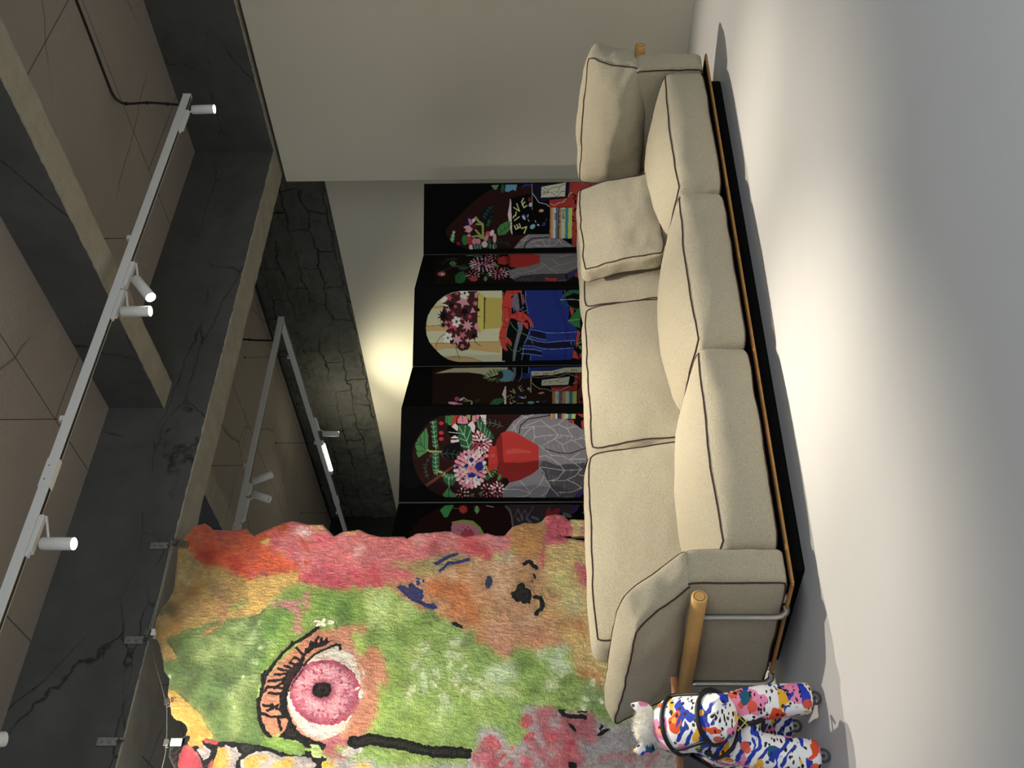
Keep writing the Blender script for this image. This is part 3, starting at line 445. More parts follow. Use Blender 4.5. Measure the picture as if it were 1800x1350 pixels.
[0,212,198,106,0,3077,987,3082,937,3033,924,2946,957,2861,937,2761,978,2811,1006,2904,1019,2964,979],
[0,208,152,118,0,3082,937,3068,846,2861,825,2861,885,2836,938,2946,957,3033,924],
[0,206,74,98,0,2822,847,2794,852,2798,872,2765,887,2787,896,2792,907,2800,922,2827,913,2849,910,2859,894,2891,887,2893,872,2885,860,2890,843,2862,847,2844,843],
[0,218,182,104,0,2891,1147,2908,951,2806,805,2331,829,2227,736,2140,742,2083,800,1978,826,2013,865,2083,909,2069,978,2169,1003,2257,1014,2309,1069,2407,1038,2484,1094,2563,1064,2683,1156],
[0,216,196,130,0,2500,925,2477,935,2463,944,2451,951,2404,954,2394,968,2414,979,2421,991,2448,996,2466,1008,2500,1007,2518,988,2561,998,2550,978,2594,974,2569,962,2600,947,2571,940,2544,937,2525,931],
[0,214,148,80,0,2347,910,2328,910,2347,936,2326,944,2349,961,2355,975,2363,995,2381,995,2396,1004,2402,989,2427,1005,2430,990,2427,974,2439,963,2420,947,2414,932,2398,926,2387,912,2374,914,2362,912],
[0,230,186,90,0,2278,977,2276,988,2266,1005,2285,1006,2285,1023,2295,1031,2308,1018,2317,1013,2328,1011,2342,1007,2346,993,2339,981,2344,968,2343,953,2331,950,2322,940,2310,931,2296,942,2288,956,2284,968],
[0,222,188,96,0,2149,873,2154,888,2159,914,2172,920,2180,908,2192,919,2199,915,2197,896,2210,892,2194,870,2194,854,2188,836,2177,823,2166,809,2153,798,2139,792,2143,820,2131,821,2129,837,2140,858],
[0,214,160,80,0,2181,839,2196,834,2209,844,2216,824,2230,827,2234,816,2247,808,2235,797,2247,782,2234,776,2229,762,2214,766,2203,767,2189,763,2175,767,2177,785,2160,792,2160,806,2178,812,2176,825],
[0,206,136,66,0,2100,979,2111,976,2118,968,2121,960,2120,953,2126,946,2125,939,2115,937,2109,934,2107,918,2095,923,2087,931,2078,933,2063,935,2060,945,2060,954,2070,960,2074,967,2079,974,2092,968],
[0,206,130,70,0,2098,919,2099,909,2102,901,2100,891,2106,877,2092,869,2081,859,2069,860,2057,851,2053,863,2048,868,2029,863,2044,881,2026,887,2035,900,2044,912,2061,909,2069,916,2082,932,2089,922],
[0,206,150,80,0,2417,1047,2425,1031,2417,1017,2397,1014,2388,1006,2380,988,2365,1010,2346,994,2333,1004,2330,1020,2330,1033,2330,1045,2334,1055,2337,1068,2347,1077,2360,1083,2376,1094,2392,1084,2403,1072,2421,1065],
[0,216,200,110,0,2705,1040,2713,1017,2684,1024,2674,1008,2653,1007,2639,1025,2624,1033,2615,1045,2618,1058,2605,1072,2616,1081,2623,1091,2636,1095,2649,1099,2664,1114,2679,1099,2690,1087,2709,1080,2716,1066,2719,1050],
[0,200,90,100,0,2702,865,2669,871,2639,857,2608,853,2590,862,2567,869,2567,887,2572,907,2626,922,2629,940,2653,954,2679,951,2698,952,2744,979,2773,976,2777,958,2755,935,2769,921,2736,905,2730,884],
[0,220,200,120,0,2536,952,2529,975,2506,971,2513,992,2500,1001,2511,1013,2501,1030,2507,1045,2527,1044,2539,1061,2557,1057,2567,1040,2583,1037,2596,1027,2603,1012,2606,995,2580,989,2585,969,2563,975,2555,952],
[0,188,212,118,0,2601,2189,2613,2131,2617,2080,2569,2025,2498,2026,2382,2030,2306,2059,2291,2107,2382,2141,2490,2170],
[0,158,188,88,0,2569,2032,2513,1926,2451,1806,2412,1696,2294,1548,2242,1477,2195,1580,2306,1726,2382,1901,2269,1992,2306,2059,2420,2026],
[0,124,158,62,0,2310,2024,2289,2045,2280,2064,2272,2076,2226,2087,2228,2119,2258,2139,2279,2162,2310,2161,2345,2178,2370,2158,2348,2113,2398,2103,2349,2083,2367,2047,2329,2053],
[0,176,202,106,0,2442,1914,2406,1923,2428,1950,2386,1976,2423,1981,2432,1994,2446,2015,2475,1995,2500,1990,2500,1964,2542,1953,2535,1932,2519,1921,2521,1894,2487,1908,2466,1906],
[0,132,166,66,0,2373,1848,2368,1868,2353,1901,2385,1894,2388,1926,2408,1933,2422,1900,2430,1884,2445,1873,2463,1850,2455,1826,2433,1824,2426,1803,2409,1790,2392,1810,2371,1820],
[0,120,150,66,0,2418,1814,2420,1827,2423,1853,2446,1851,2458,1833,2477,1837,2489,1825,2481,1808,2498,1790,2470,1786,2464,1770,2448,1762,2431,1766,2413,1770,2397,1781,2384,1800],
[0,130,162,64,0,2272,2007,2306,2005,2339,2030,2338,1987,2372,1995,2367,1971,2385,1952,2345,1936,2346,1901,2314,1899,2282,1880,2268,1903,2256,1917,2232,1928,2227,1954,2267,1973],
[0,136,166,64,0,2117,2019,2165,2014,2187,1993,2190,1973,2177,1958,2195,1941,2175,1926,2134,1929,2109,1927,2053,1895,2030,1920,2038,1944,2018,1958,1988,1984,2023,2003,2068,2015],
[0,214,226,172,0,2263,1851,2268,1839,2273,1828,2272,1817,2281,1798,2262,1796,2249,1792,2236,1803,2220,1803,2223,1819,2221,1828,2201,1843,2226,1841,2218,1867,2236,1867,2252,1863],
[0,186,210,118,0,2254,1859,2263,1839,2251,1821,2225,1820,2213,1812,2194,1792,2191,1824,2160,1814,2153,1833,2164,1852,2175,1864,2186,1874,2199,1879,2214,1886,2231,1883,2244,1873],
[0,138,160,80,0,2351,1556,2374,1526,2322,1545,2303,1532,2266,1542,2248,1567,2227,1583,2221,1598,2237,1605,2227,1624,2255,1619,2276,1617,2299,1608,2320,1597,2367,1584,2357,1568],
[0,214,226,172,0,2302,1614,2286,1627,2277,1622,2265,1628,2256,1641,2247,1656,2246,1672,2249,1686,2269,1673,2272,1684,2282,1683,2287,1668,2292,1660,2311,1651,2316,1634,2308,1624],
[0,214,226,172,0,2188,1593,2187,1621,2172,1615,2182,1640,2177,1653,2186,1663,2187,1686,2197,1700,2206,1689,2219,1701,2225,1685,2218,1662,2221,1647,2219,1628,2211,1611,2200,1597],
[0,214,226,172,0,2075,1721,2064,1719,2065,1728,2083,1742,2089,1750,2099,1772,2107,1762,2115,1765,2140,1783,2134,1768,2125,1754,2120,1743,2111,1729,2096,1724,2088,1721,2067,1703],
[0,214,226,172,0,2003,1801,1977,1808,2017,1815,2030,1821,2045,1828,2063,1828,2091,1834,2083,1820,2122,1821,2116,1808,2073,1802,2072,1790,2049,1792,2032,1788,2012,1787,1999,1791],
[0,214,226,172,0,2109,1879,2115,1884,2126,1886,2139,1877,2146,1872,2164,1874,2166,1864,2156,1859,2173,1846,2168,1839,2150,1847,2143,1841,2135,1854,2124,1855,2111,1862,2116,1869],
[0,192,210,150,0,2036,1508,2073,1478,2101,1490,2136,1470,2150,1424,2155,1385,2166,1341,2151,1311,2120,1310,2096,1300,2065,1302,2057,1360,2017,1370,2002,1411,2021,1438,2026,1469],
[0,194,214,140,0,2046,1525,2063,1522,2052,1463,2040,1424,2048,1394,2027,1368,2017,1308,2001,1314,1985,1301,1958,1273,1959,1318,1959,1361,1978,1411,1986,1468,2011,1452,2031,1535],
[0,214,226,172,0,2008,1536,2012,1524,2005,1514,2010,1502,2008,1489,1992,1499,1984,1478,1969,1484,1971,1507,1950,1510,1962,1522,1952,1538,1969,1537,1972,1553,1985,1560,2001,1554],
[0,214,226,172,0,2001,1697,1980,1687,1983,1675,1969,1672,1957,1672,1945,1670,1934,1674,1923,1680,1916,1691,1937,1698,1937,1707,1942,1720,1957,1712,1975,1730,1988,1720,1977,1701],
[0,190,212,120,0,1974,1870,1974,1858,1956,1867,1944,1873,1926,1866,1918,1881,1907,1893,1906,1904,1910,1911,1925,1908,1930,1913,1941,1919,1959,1913,1975,1900,1987,1886,1965,1882],
[0,190,212,130,0,1917,1636,1909,1616,1896,1649,1890,1666,1880,1676,1867,1697,1866,1720,1877,1728,1889,1727,1896,1751,1912,1741,1919,1710,1926,1692,1935,1672,1937,1649,1929,1636],
[0,134,164,66,0,1825,1772,1812,1770,1819,1802,1808,1814,1819,1844,1836,1861,1846,1877,1866,1940,1880,1926,1884,1901,1895,1890,1880,1853,1874,1828,1860,1810,1850,1796,1831,1742],
[0,178,204,110,0,1780,1684,1783,1703,1785,1721,1817,1735,1821,1757,1845,1781,1863,1769,1869,1758,1911,1777,1903,1754,1878,1732,1883,1715,1867,1690,1839,1698,1812,1671,1795,1678],
[0,168,196,96,0,1777,1470,1793,1483,1812,1490,1817,1517,1851,1512,1895,1525,1925,1506,1945,1485,1900,1464,1925,1444,1908,1428,1866,1438,1845,1421,1819,1431,1803,1443,1756,1449],
[0,214,226,172,0,1962,1902,1972,1906,1990,1894,1999,1890,2014,1892,2030,1881,2023,1869,2025,1861,2036,1844,2022,1845,2010,1846,1998,1852,1990,1863,1975,1868,1972,1878,1967,1888],
[0,214,226,172,0,2001,1610,2005,1610,2012,1609,2016,1600,2020,1590,2021,1579,2024,1565,2013,1571,2013,1555,2006,1554,1999,1562,1996,1574,1987,1582,1996,1591,1989,1607,1994,1612],
[0,214,226,172,0,2063,1662,2066,1656,2072,1653,2075,1646,2066,1639,2065,1631,2062,1611,2050,1611,2046,1626,2040,1628,2028,1628,2025,1640,2038,1650,2039,1664,2051,1660,2059,1671],
[0,214,226,172,0,2080,1568,2079,1563,2077,1560,2080,1554,2076,1550,2070,1550,2064,1549,2063,1555,2057,1555,2060,1560,2057,1564,2061,1567,2062,1575,2068,1573,2072,1570,2076,1569],
[0,214,226,172,0,2078,1512,2074,1509,2070,1507,2068,1504,2063,1499,2058,1502,2060,1509,2057,1511,2056,1514,2052,1521,2059,1521,2063,1521,2068,1527,2073,1526,2073,1519,2075,1516],
[0,150,184,80,0,2277,1893,2257,1882,2224,1890,2195,1933,2178,1945,2154,1958,2114,1987,2107,2018,2137,2022,2145,2043,2181,2018,2206,2029,2238,2005,2233,1970,2289,1942,2259,1931],
[0,124,158,58,0,2146,1211,2133,1187,2117,1202,2111,1232,2110,1256,2114,1274,2106,1305,2117,1321,2134,1306,2146,1316,2169,1330,2180,1296,2200,1266,2196,1228,2182,1204,2159,1208],
[0,196,214,156,0,2185,1129,2174,1130,2181,1149,2170,1159,2175,1179,2188,1199,2206,1196,2215,1192,2229,1200,2241,1198,2234,1177,2243,1165,2239,1143,2218,1135,2205,1123,2189,1108],
[0,122,152,60,0,1947,1194,1975,1217,1957,1234,1974,1245,1987,1261,2007,1245,2019,1244,2032,1242,2068,1244,2046,1221,2052,1204,2051,1180,2025,1174,2004,1186,1987,1181,1982,1197],
[0,150,178,90,0,2095,1105,2086,1133,2110,1142,2132,1146,2158,1163,2194,1162,2217,1136,2214,1103,2220,1073,2191,1056,2169,1047,2150,1030,2123,1029,2089,1028,2089,1065,2074,1085],
[0,190,212,150,0,2178,1106,2191,1117,2210,1129,2227,1097,2249,1092,2253,1070,2274,1048,2262,1032,2241,1030,2234,1013,2214,1025,2202,1038,2189,1047,2173,1058,2182,1072,2156,1102],
[0,190,210,150,0,2026,1127,2039,1152,2042,1126,2055,1120,2054,1103,2059,1084,2054,1065,2043,1053,2028,1061,2014,1050,2002,1064,1998,1084,1993,1102,2007,1114,2000,1139,2010,1155],
[0,140,170,76,0,1999,1108,2012,1100,2034,1088,2031,1062,1994,1053,1983,1046,1973,1023,1950,1004,1932,1015,1916,1029,1913,1052,1939,1074,1924,1103,1954,1104,1970,1098,1981,1101],
[0,170,198,98,0,2211,1804,2221,1794,2232,1777,2199,1768,2182,1751,2159,1750,2137,1750,2109,1747,2126,1772,2130,1783,2129,1795,2140,1809,2157,1825,2184,1839,2194,1817,2208,1814],
[0,214,226,172,0,2172,1666,2167,1661,2151,1665,2147,1657,2136,1664,2126,1666,2109,1670,2123,1677,2120,1681,2124,1684,2120,1694,2133,1693,2144,1686,2151,1682,2167,1680,2161,1674],
[0,214,226,172,0,2145,1575,2140,1577,2136,1573,2130,1579,2122,1584,2125,1592,2115,1601,2119,1605,2122,1608,2125,1609,2131,1603,2135,1599,2143,1598,2147,1590,2146,1584,2148,1578],
[0,214,226,172,0,2081,1583,2076,1584,2075,1600,2071,1606,2068,1617,2068,1634,2077,1635,2080,1642,2086,1664,2091,1653,2097,1647,2099,1632,2094,1617,2093,1607,2090,1598,2087,1586],
[0,214,226,172,0,2019,1733,2017,1740,2013,1746,2030,1759,2028,1769,2037,1781,2046,1781,2052,1780,2060,1784,2065,1780,2055,1766,2052,1760,2053,1750,2043,1749,2037,1746,2030,1739],
[0,150,176,110,0,2013,867,2000,882,1994,895,1989,904,1961,914,1962,935,1981,945,1994,957,2013,954,2034,962,2050,947,2036,921,2067,910,2037,901,2048,876,2025,884],
[0,128,156,84,0,1926,863,1894,876,1913,898,1876,927,1909,927,1917,939,1929,957,1954,935,1976,927,1977,903,2014,888,2008,870,1993,861,1995,836,1965,853,1947,853],
[0,140,166,86,0,1953,973,1949,992,1935,1024,1964,1015,1966,1045,1984,1050,1997,1018,2005,1002,2018,989,2034,966,2028,944,2008,944,2001,925,1986,915,1970,935,1952,946],
[0,126,160,70,0,1868,873,1871,886,1876,913,1893,912,1901,893,1916,896,1923,884,1915,867,1927,848,1905,844,1899,827,1886,818,1873,823,1860,827,1849,839,1841,858],
[0,196,214,164,0,2109,1121,2145,1121,2184,1146,2176,1106,2214,1115,2204,1093,2220,1075,2175,1059,2170,1026,2136,1023,2099,1003,2088,1024,2077,1036,2054,1046,2053,1070,2099,1089],
[0,206,220,170,0,2044,1150,2057,1146,2063,1133,2063,1122,2059,1114,2063,1104,2058,1096,2046,1099,2039,1098,2023,1082,2017,1097,2020,1110,2014,1118,2007,1134,2017,1144,2030,1149],
[0,120,150,60,0,2079,1059,2086,1042,2093,1028,2094,1014,2106,987,2082,989,2065,987,2048,1003,2028,1005,2030,1026,2028,1037,2000,1060,2033,1053,2021,1089,2043,1085,2064,1077],
[0,214,226,172,0,2064,901,2068,891,2062,883,2050,884,2044,880,2035,872,2034,887,2019,884,2015,894,2021,902,2026,908,2031,912,2038,914,2045,916,2053,914,2059,908],
[0,214,226,172,0,1963,935,1965,922,1954,926,1947,918,1939,919,1938,929,1935,935,1935,942,1940,947,1940,955,1947,956,1953,957,1957,955,1961,952,1972,951,1967,942],
[0,214,226,172,0,1951,847,1943,851,1937,848,1930,848,1927,853,1923,859,1925,865,1929,871,1940,868,1944,873,1950,874,1951,868,1953,865,1964,864,1964,857,1957,852],
[0,214,226,172,0,1899,935,1896,947,1886,946,1891,955,1886,960,1893,963,1892,973,1898,977,1905,972,1915,975,1920,968,1917,959,1920,953,1919,946,1915,940,1907,936],
[0,140,170,84,0,1848,806,1835,812,1830,825,1844,829,1846,837,1844,859,1861,838,1869,836,1889,842,1892,825,1889,813,1891,801,1888,789,1873,793,1864,797,1851,787],
[0,176,168,166,0,1909,1293,1917,1232,1916,1172,1903,1105,1882,1025,1886,924,1835,873,1809,801,1862,665,1836,322,688,452,676,2465,1598,2622,1613,1708,1671,1515,1801,1505,1808,1452,1768,1398,1690,1331,1755,1253,1782,1226,1795,1253,1842,1273,1882,1266],
[0,198,104,112,0,1882,1087,1873,1093,1866,1100,1859,1109,1850,1117,1846,1131,1848,1146,1850,1161,1856,1172,1862,1185,1872,1190,1882,1184,1892,1190,1899,1177,1909,1173,1911,1158,1918,1146,1916,1131,1912,1118,1907,1106,1899,1100,1891,1094],
[0,214,70,86,0,1817,1229,1807,1234,1806,1245,1798,1254,1802,1262,1804,1271,1807,1279,1816,1282,1825,1285,1834,1282,1845,1283,1853,1277,1860,1269,1868,1261,1868,1252,1869,1242,1864,1235,1861,1228,1853,1224,1845,1222,1836,1219,1826,1225],
[0,198,104,112,0,1718,1141,1719,1151,1718,1161,1745,1172,1760,1185,1785,1195,1813,1199,1837,1203,1862,1206,1887,1207,1900,1201,1898,1191,1903,1182,1898,1171,1878,1159,1858,1147,1833,1136,1804,1129,1778,1127,1756,1128,1736,1128,1720,1132],
[0,198,104,112,0,1721,1095,1727,1111,1735,1130,1748,1138,1761,1138,1773,1143,1784,1139,1791,1127,1801,1119,1797,1099,1798,1083,1794,1065,1786,1049,1776,1034,1763,1022,1750,1013,1739,1021,1726,1021,1717,1030,1715,1047,1716,1063,1709,1079],
[0,198,104,112,0,1756,1059,1776,1058,1793,1064,1814,1041,1834,1034,1850,1013,1868,992,1870,968,1883,941,1877,922,1874,900,1857,895,1841,890,1824,887,1803,893,1785,916,1763,930,1749,955,1748,980,1739,1004,1739,1026,1743,1047],
[0,198,104,112,0,1835,1096,1849,1092,1861,1079,1868,1064,1872,1047,1878,1030,1876,1011,1868,996,1860,983,1853,961,1837,959,1823,964,1809,965,1794,969,1784,984,1778,1003,1780,1023,1780,1041,1784,1060,1798,1069,1806,1085,1820,1088],
[0,198,104,112,0,1801,978,1807,966,1810,954,1810,941,1811,926,1799,912,1788,900,1774,894,1760,885,1748,889,1737,892,1722,892,1722,907,1709,915,1711,930,1717,945,1730,956,1739,968,1750,982,1765,984,1779,987,1789,980],
[0,210,70,88,0,1777,1238,1779,1228,1777,1219,1770,1213,1765,1207,1760,1199,1751,1203,1743,1199,1735,1203,1730,1211,1726,1219,1723,1228,1722,1237,1723,1246,1726,1254,1732,1260,1738,1267,1746,1268,1755,1265,1763,1264,1767,1254,1772,1246],
[0,212,78,92,0,1786,1115,1786,1104,1770,1104,1760,1099,1745,1100,1729,1109,1715,1116,1703,1125,1695,1136,1686,1147,1686,1156,1687,1165,1694,1172,1703,1176,1712,1182,1728,1178,1742,1172,1758,1167,1771,1157,1782,1146,1791,1134,1786,1125],
[0,198,104,112,0,1715,1100,1697,1107,1682,1106,1665,1114,1648,1132,1632,1152,1620,1176,1611,1202,1618,1220,1615,1242,1621,1258,1635,1260,1647,1262,1660,1272,1678,1263,1695,1244,1707,1219,1722,1198,1725,1174,1733,1149,1726,1134,1725,1112],
[0,216,74,96,0,1697,991,1688,1000,1675,1003,1672,1014,1665,1022,1666,1033,1664,1043,1668,1053,1678,1058,1686,1067,1698,1068,1710,1064,1721,1062,1732,1056,1740,1048,1746,1037,1741,1027,1744,1016,1735,1009,1732,998,1719,997,1709,991],
[0,210,92,104,0,1591,1039,1580,1047,1577,1062,1586,1079,1592,1095,1596,1115,1617,1123,1632,1133,1650,1148,1666,1146,1679,1139,1692,1133,1701,1121,1699,1104,1694,1088,1694,1070,1681,1053,1664,1040,1648,1027,1630,1024,1611,1017,1601,1030],
[0,198,104,112,0,1601,989,1595,1001,1606,1010,1614,1019,1623,1027,1636,1030,1649,1034,1661,1028,1676,1028,1687,1019,1686,1006,1694,996,1689,985,1686,974,1680,964,1669,957,1657,953,1643,948,1631,956,1620,961,1607,967,1598,976],
[0,212,80,90,0,1573,1390,1582,1399,1596,1403,1615,1399,1632,1394,1651,1394,1669,1381,1679,1365,1700,1353,1708,1337,1701,1326,1705,1311,1688,1309,1679,1301,1665,1296,1646,1304,1627,1310,1612,1323,1592,1333,1583,1348,1580,1362,1571,1377],
[0,214,80,84,0,1696,1485,1711,1485,1725,1488,1740,1485,1751,1475,1759,1463,1766,1451,1767,1436,1762,1422,1757,1409,1748,1397,1733,1395,1721,1386,1707,1386,1694,1393,1683,1400,1676,1413,1667,1424,1663,1438,1672,1451,1677,1464,1683,1478],
[0,204,70,80,0,1634,1479,1646,1475,1651,1462,1655,1448,1661,1436,1657,1420,1657,1403,1648,1391,1639,1378,1629,1365,1617,1363,1604,1363,1595,1371,1584,1377,1585,1396,1576,1407,1581,1424,1586,1438,1591,1454,1598,1469,1611,1472,1623,1482],
[0,198,104,112,0,1703,1507,1713,1489,1716,1471,1721,1453,1722,1435,1709,1428,1706,1409,1691,1406,1672,1417,1656,1415,1642,1432,1625,1443,1619,1462,1606,1480,1601,1499,1603,1517,1613,1528,1628,1531,1640,1538,1656,1536,1673,1537,1687,1519],
[0,222,84,100,0,1688,1254,1677,1245,1675,1236,1661,1229,1645,1225,1629,1221,1612,1221,1594,1222,1577,1226,1572,1236,1563,1243,1556,1252,1564,1260,1561,1271,1575,1278,1596,1279,1610,1285,1629,1286,1643,1280,1659,1276,1670,1270,1681,1263],
[0,198,104,112,0,1677,1060,1672,1048,1647,1057,1621,1067,1599,1069,1568,1093,1538,1115,1512,1139,1493,1162,1486,1180,1477,1198,1471,1217,1479,1226,1498,1225,1523,1218,1557,1192,1585,1182,1615,1158,1641,1134,1663,1109,1668,1092,1684,1069],
[1,196,180,178,17,1756,1200,1703,1167,1665,1122],
[1,190,176,174,15,1620,1383,1690,1305,1665,1233,1607,1175],
[1,198,104,112,11,1640,720,1685,678,1724,610],
[1,198,104,112,9,1609,644,1672,581],
[1,198,104,112,13,1640,876,1659,797,1634,720],
[1,204,96,110,7,1723,1233,1697,1200,1684,1141],
[1,190,182,178,17,1782,1412,1716,1371,1645,1318],
[1,14,13,15,12,1892,1078,1869,1058,1857,1019,1854,949],
[1,14,13,15,5,1881,981,1885,934],
[1,14,13,15,6,1894,1078,1892,1051],
[0,14,13,15,0,1810,1009,1802,1003,1794,999,1787,997,1783,998,1780,1001,1781,1005,1784,1012,1789,1019,1796,1025,1804,1031,1812,1035,1819,1037,1824,1036,1827,1033,1826,1028,1823,1022,1817,1015],
[0,14,13,15,0,1795,858,1790,863,1787,868,1785,872,1785,876,1787,878,1791,879,1795,878,1800,875,1806,871,1810,866,1814,861,1815,857,1815,853,1813,851,1810,851,1805,852,1800,854],
[0,14,13,15,0,1767,849,1761,862,1757,874,1756,883,1757,889,1761,891,1766,888,1773,881,1781,872,1788,860,1793,847,1797,835,1798,826,1797,820,1794,818,1788,821,1781,828,1774,837],
[0,14,13,15,0,1624,1042,1627,1019,1620,1000,1564,1001,1564,1046],
[0,208,134,98,0,2352,2431,2344,2370,2363,2293,2378,2238,2374,2194,2378,2144,2340,2162,2310,2173,2340,2205,2340,2230,2303,2229,2191,2168,2206,2148,2258,2125,2235,2074,2169,2033,2076,2007,1998,2007,2027,2040,1868,2039,1787,2085,1748,2154,1728,2205,1721,2310,1767,2477,1773,2565,1760,2596,1807,2641,1901,2670,1984,2674,2062,2660,2141,2617,2236,2540],
[0,196,98,112,0,1734,2339,1780,2258,1781,2238,1747,2241,1748,2194,1728,2172,1702,2202,1721,2244,1682,2253,1644,2169,1624,2167,1644,2195,1631,2220,1663,2290,1663,2310,1702,2308],
[0,222,208,200,0,1702,2182,1715,2150,1702,2109,1669,2119,1650,2157,1663,2211,1689,2220],
[0,226,216,196,0,2119,2463,2155,2451,2199,2415,2236,2363,2258,2295,2228,2284,2206,2226,2170,2193,2119,2177,2083,2156,2041,2152,1915,2172,1868,2181,1800,2213,1761,2262,1741,2326,1767,2403,1814,2464,1901,2517,1977,2537,1998,2518],
[0,176,66,96,0,1988,2146,1954,2146,1921,2153,1891,2167,1866,2188,1844,2213,1829,2244,1819,2277,1816,2313,1819,2349,1829,2385,1844,2419,1865,2451,1891,2478,1921,2499,1954,2515,1988,2524,2022,2525,2056,2519,2087,2506,2114,2486,2137,2461,2154,2430,2164,2395,2167,2358,2164,2320,2153,2282,2137,2247,2114,2216,2087,2189,2056,2168,2022,2153],
[0,226,156,168,0,1995,2173,1983,2188,1969,2180,1964,2213,1948,2194,1944,2215,1923,2196,1933,2238,1907,2216,1892,2216,1881,2223,1901,2258,1870,2247,1864,2259,1851,2266,1861,2286,1854,2297,1870,2314,1846,2323,1888,2339,1851,2352,1883,2361,1851,2381,1897,2380,1866,2408,1880,2416,1887,2428,1895,2440,1896,2459,1934,2431,1919,2476,1950,2442,1945,2488,1963,2470,1970,2492,1984,2472,1995,2512,2005,2475,2019,2498,2030,2491,2045,2502,2054,2490,2067,2488,2064,2460,2095,2487,2086,2454,2110,2463,2091,2429,2116,2435,2128,2428,2128,2413,2134,2401,2140,2389,2143,2376,2143,2362,2142,2347,2144,2333,2109,2324,2141,2303,2118,2295,2128,2275,2099,2276,2105,2255,2090,2250,2086,2235,2073,2230,2071,2208,2047,2227,2048,2189,2025,2224,2020,2188,2007,2191],
[0,214,112,130,0,1918,2436,1922,2427,1919,2421,1914,2420,1904,2420,1896,2431,1900,2439,1908,2442],
[0,176,66,96,0,1991,2207,1992,2217,2001,2217,2010,2220,2010,2210,2009,2203,2002,2196,1995,2201],
[0,176,66,96,0,2127,2387,2118,2385,2109,2387,2117,2394,2124,2401,2135,2403,2137,2397,2134,2392],
[0,214,112,130,0,1982,2492,1982,2484,1979,2476,1973,2480,1971,2489,1971,2497,1975,2502,1980,2498],
[0,176,66,96,0,1983,2229,1988,2241,1994,2251,1999,2239,2004,2231,2000,2220,1994,2211,1989,2220],
[0,176,66,96,0,2028,2247,2027,2256,2035,2263,2043,2264,2047,2259,2050,2252,2045,2245,2038,2246],
[0,214,112,130,0,2069,2303,2064,2308,2064,2314,2069,2318,2077,2320,2083,2314,2083,2307,2076,2304],
[0,176,66,96,0,2094,2260,2085,2267,2086,2274,2094,2273,2102,2270,2111,2264,2106,2260,2104,2255],
[0,176,66,96,0,1888,2342,1898,2343,1897,2335,1896,2328,1887,2324,1881,2328,1878,2334,1882,2340],
[0,214,112,130,0,2060,2276,2058,2283,2058,2290,2064,2294,2072,2291,2078,2285,2076,2277,2068,2273],
[0,176,66,96,0,1984,2245,1989,2255,1994,2265,1998,2256,2001,2247,1997,2238,1993,2228,1987,2232],
[0,176,66,96,0,2059,2256,2053,2264,2054,2271,2063,2269,2069,2265,2078,2257,2071,2253,2066,2252],
[0,214,112,130,0,2066,2277,2057,2283,2064,2290,2070,2293,2078,2292,2081,2286,2083,2277,2074,2276],
[0,176,66,96,0,2074,2461,2064,2451,2055,2449,2056,2459,2060,2468,2066,2480,2074,2479,2073,2470],
[0,176,66,96,0,2070,2373,2062,2372,2056,2373,2057,2379,2065,2384,2073,2386,2079,2384,2077,2379],
[0,214,112,130,0,1908,2316,1917,2318,1919,2313,1915,2309,1910,2304,1904,2305,1897,2305,1901,2311],
[0,176,66,96,0,2082,2468,2075,2462,2070,2464,2067,2467,2069,2476,2076,2479,2085,2485,2087,2478],
[0,176,66,96,0,1945,2455,1944,2444,1943,2435,1934,2436,1928,2443,1924,2452,1927,2460,1935,2462],
[0,214,112,130,0,1914,2431,1922,2422,1919,2417,1912,2417,1903,2418,1897,2428,1898,2435,1905,2436],
[0,176,66,96,0,1863,2316,1876,2318,1876,2311,1872,2306,1865,2301,1853,2299,1847,2304,1853,2311],
[0,176,66,96,0,2023,2447,2020,2440,2014,2440,2009,2441,2008,2448,2013,2454,2018,2456,2025,2457],
[0,214,112,130,0,1956,2225,1963,2235,1970,2240,1972,2230,1974,2222,1969,2208,1961,2209,1959,2215],
[0,176,66,96,0,1973,2220,1977,2228,1982,2230,1988,2230,1989,2219,1987,2207,1979,2203,1972,2208],
[0,176,66,96,0,2107,2363,2097,2363,2096,2370,2098,2375,2105,2382,2117,2383,2117,2375,2115,2369],
[0,214,112,130,0,2062,2422,2054,2415,2046,2413,2045,2421,2049,2431,2059,2438,2068,2441,2065,2430],
[0,176,66,96,0,1862,2278,1870,2279,1877,2277,1877,2270,1867,2265,1858,2262,1846,2261,1850,2272],
[0,176,66,96,0,1897,2367,1902,2364,1902,2359,1901,2354,1893,2352,1887,2356,1885,2362,1891,2365],
[0,214,112,130,0,1974,2242,1980,2249,1986,2250,1993,2249,1998,2242,1993,2233,1985,2234,1979,2236],
[0,176,66,96,0,2084,2385,2074,2382,2069,2385,2075,2391,2080,2395,2087,2398,2094,2398,2093,2391],
[0,176,66,96,0,2097,2402,2088,2397,2082,2400,2085,2408,2091,2413,2098,2415,2105,2415,2105,2408],
[0,214,112,130,0,1891,2355,1898,2353,1897,2346,1896,2338,1887,2334,1879,2338,1880,2347,1884,2352],
[0,176,66,96,0,2089,2357,2082,2361,2074,2362,2079,2368,2087,2373,2094,2370,2097,2368,2095,2363],
[0,176,66,96,0,1915,2211,1919,2218,1925,2218,1927,2213,1927,2205,1920,2197,1912,2196,1910,2204],
[0,214,112,130,0,1988,2255,1990,2265,1995,2272,1999,2264,2002,2257,1999,2249,1995,2242,1990,2247],
[0,176,66,96,0,2086,2474,2081,2465,2074,2469,2068,2474,2071,2483,2078,2490,2088,2490,2094,2482],
[0,176,66,96,0,2089,2466,2080,2458,2071,2452,2071,2460,2081,2472,2087,2477,2094,2482,2098,2478],
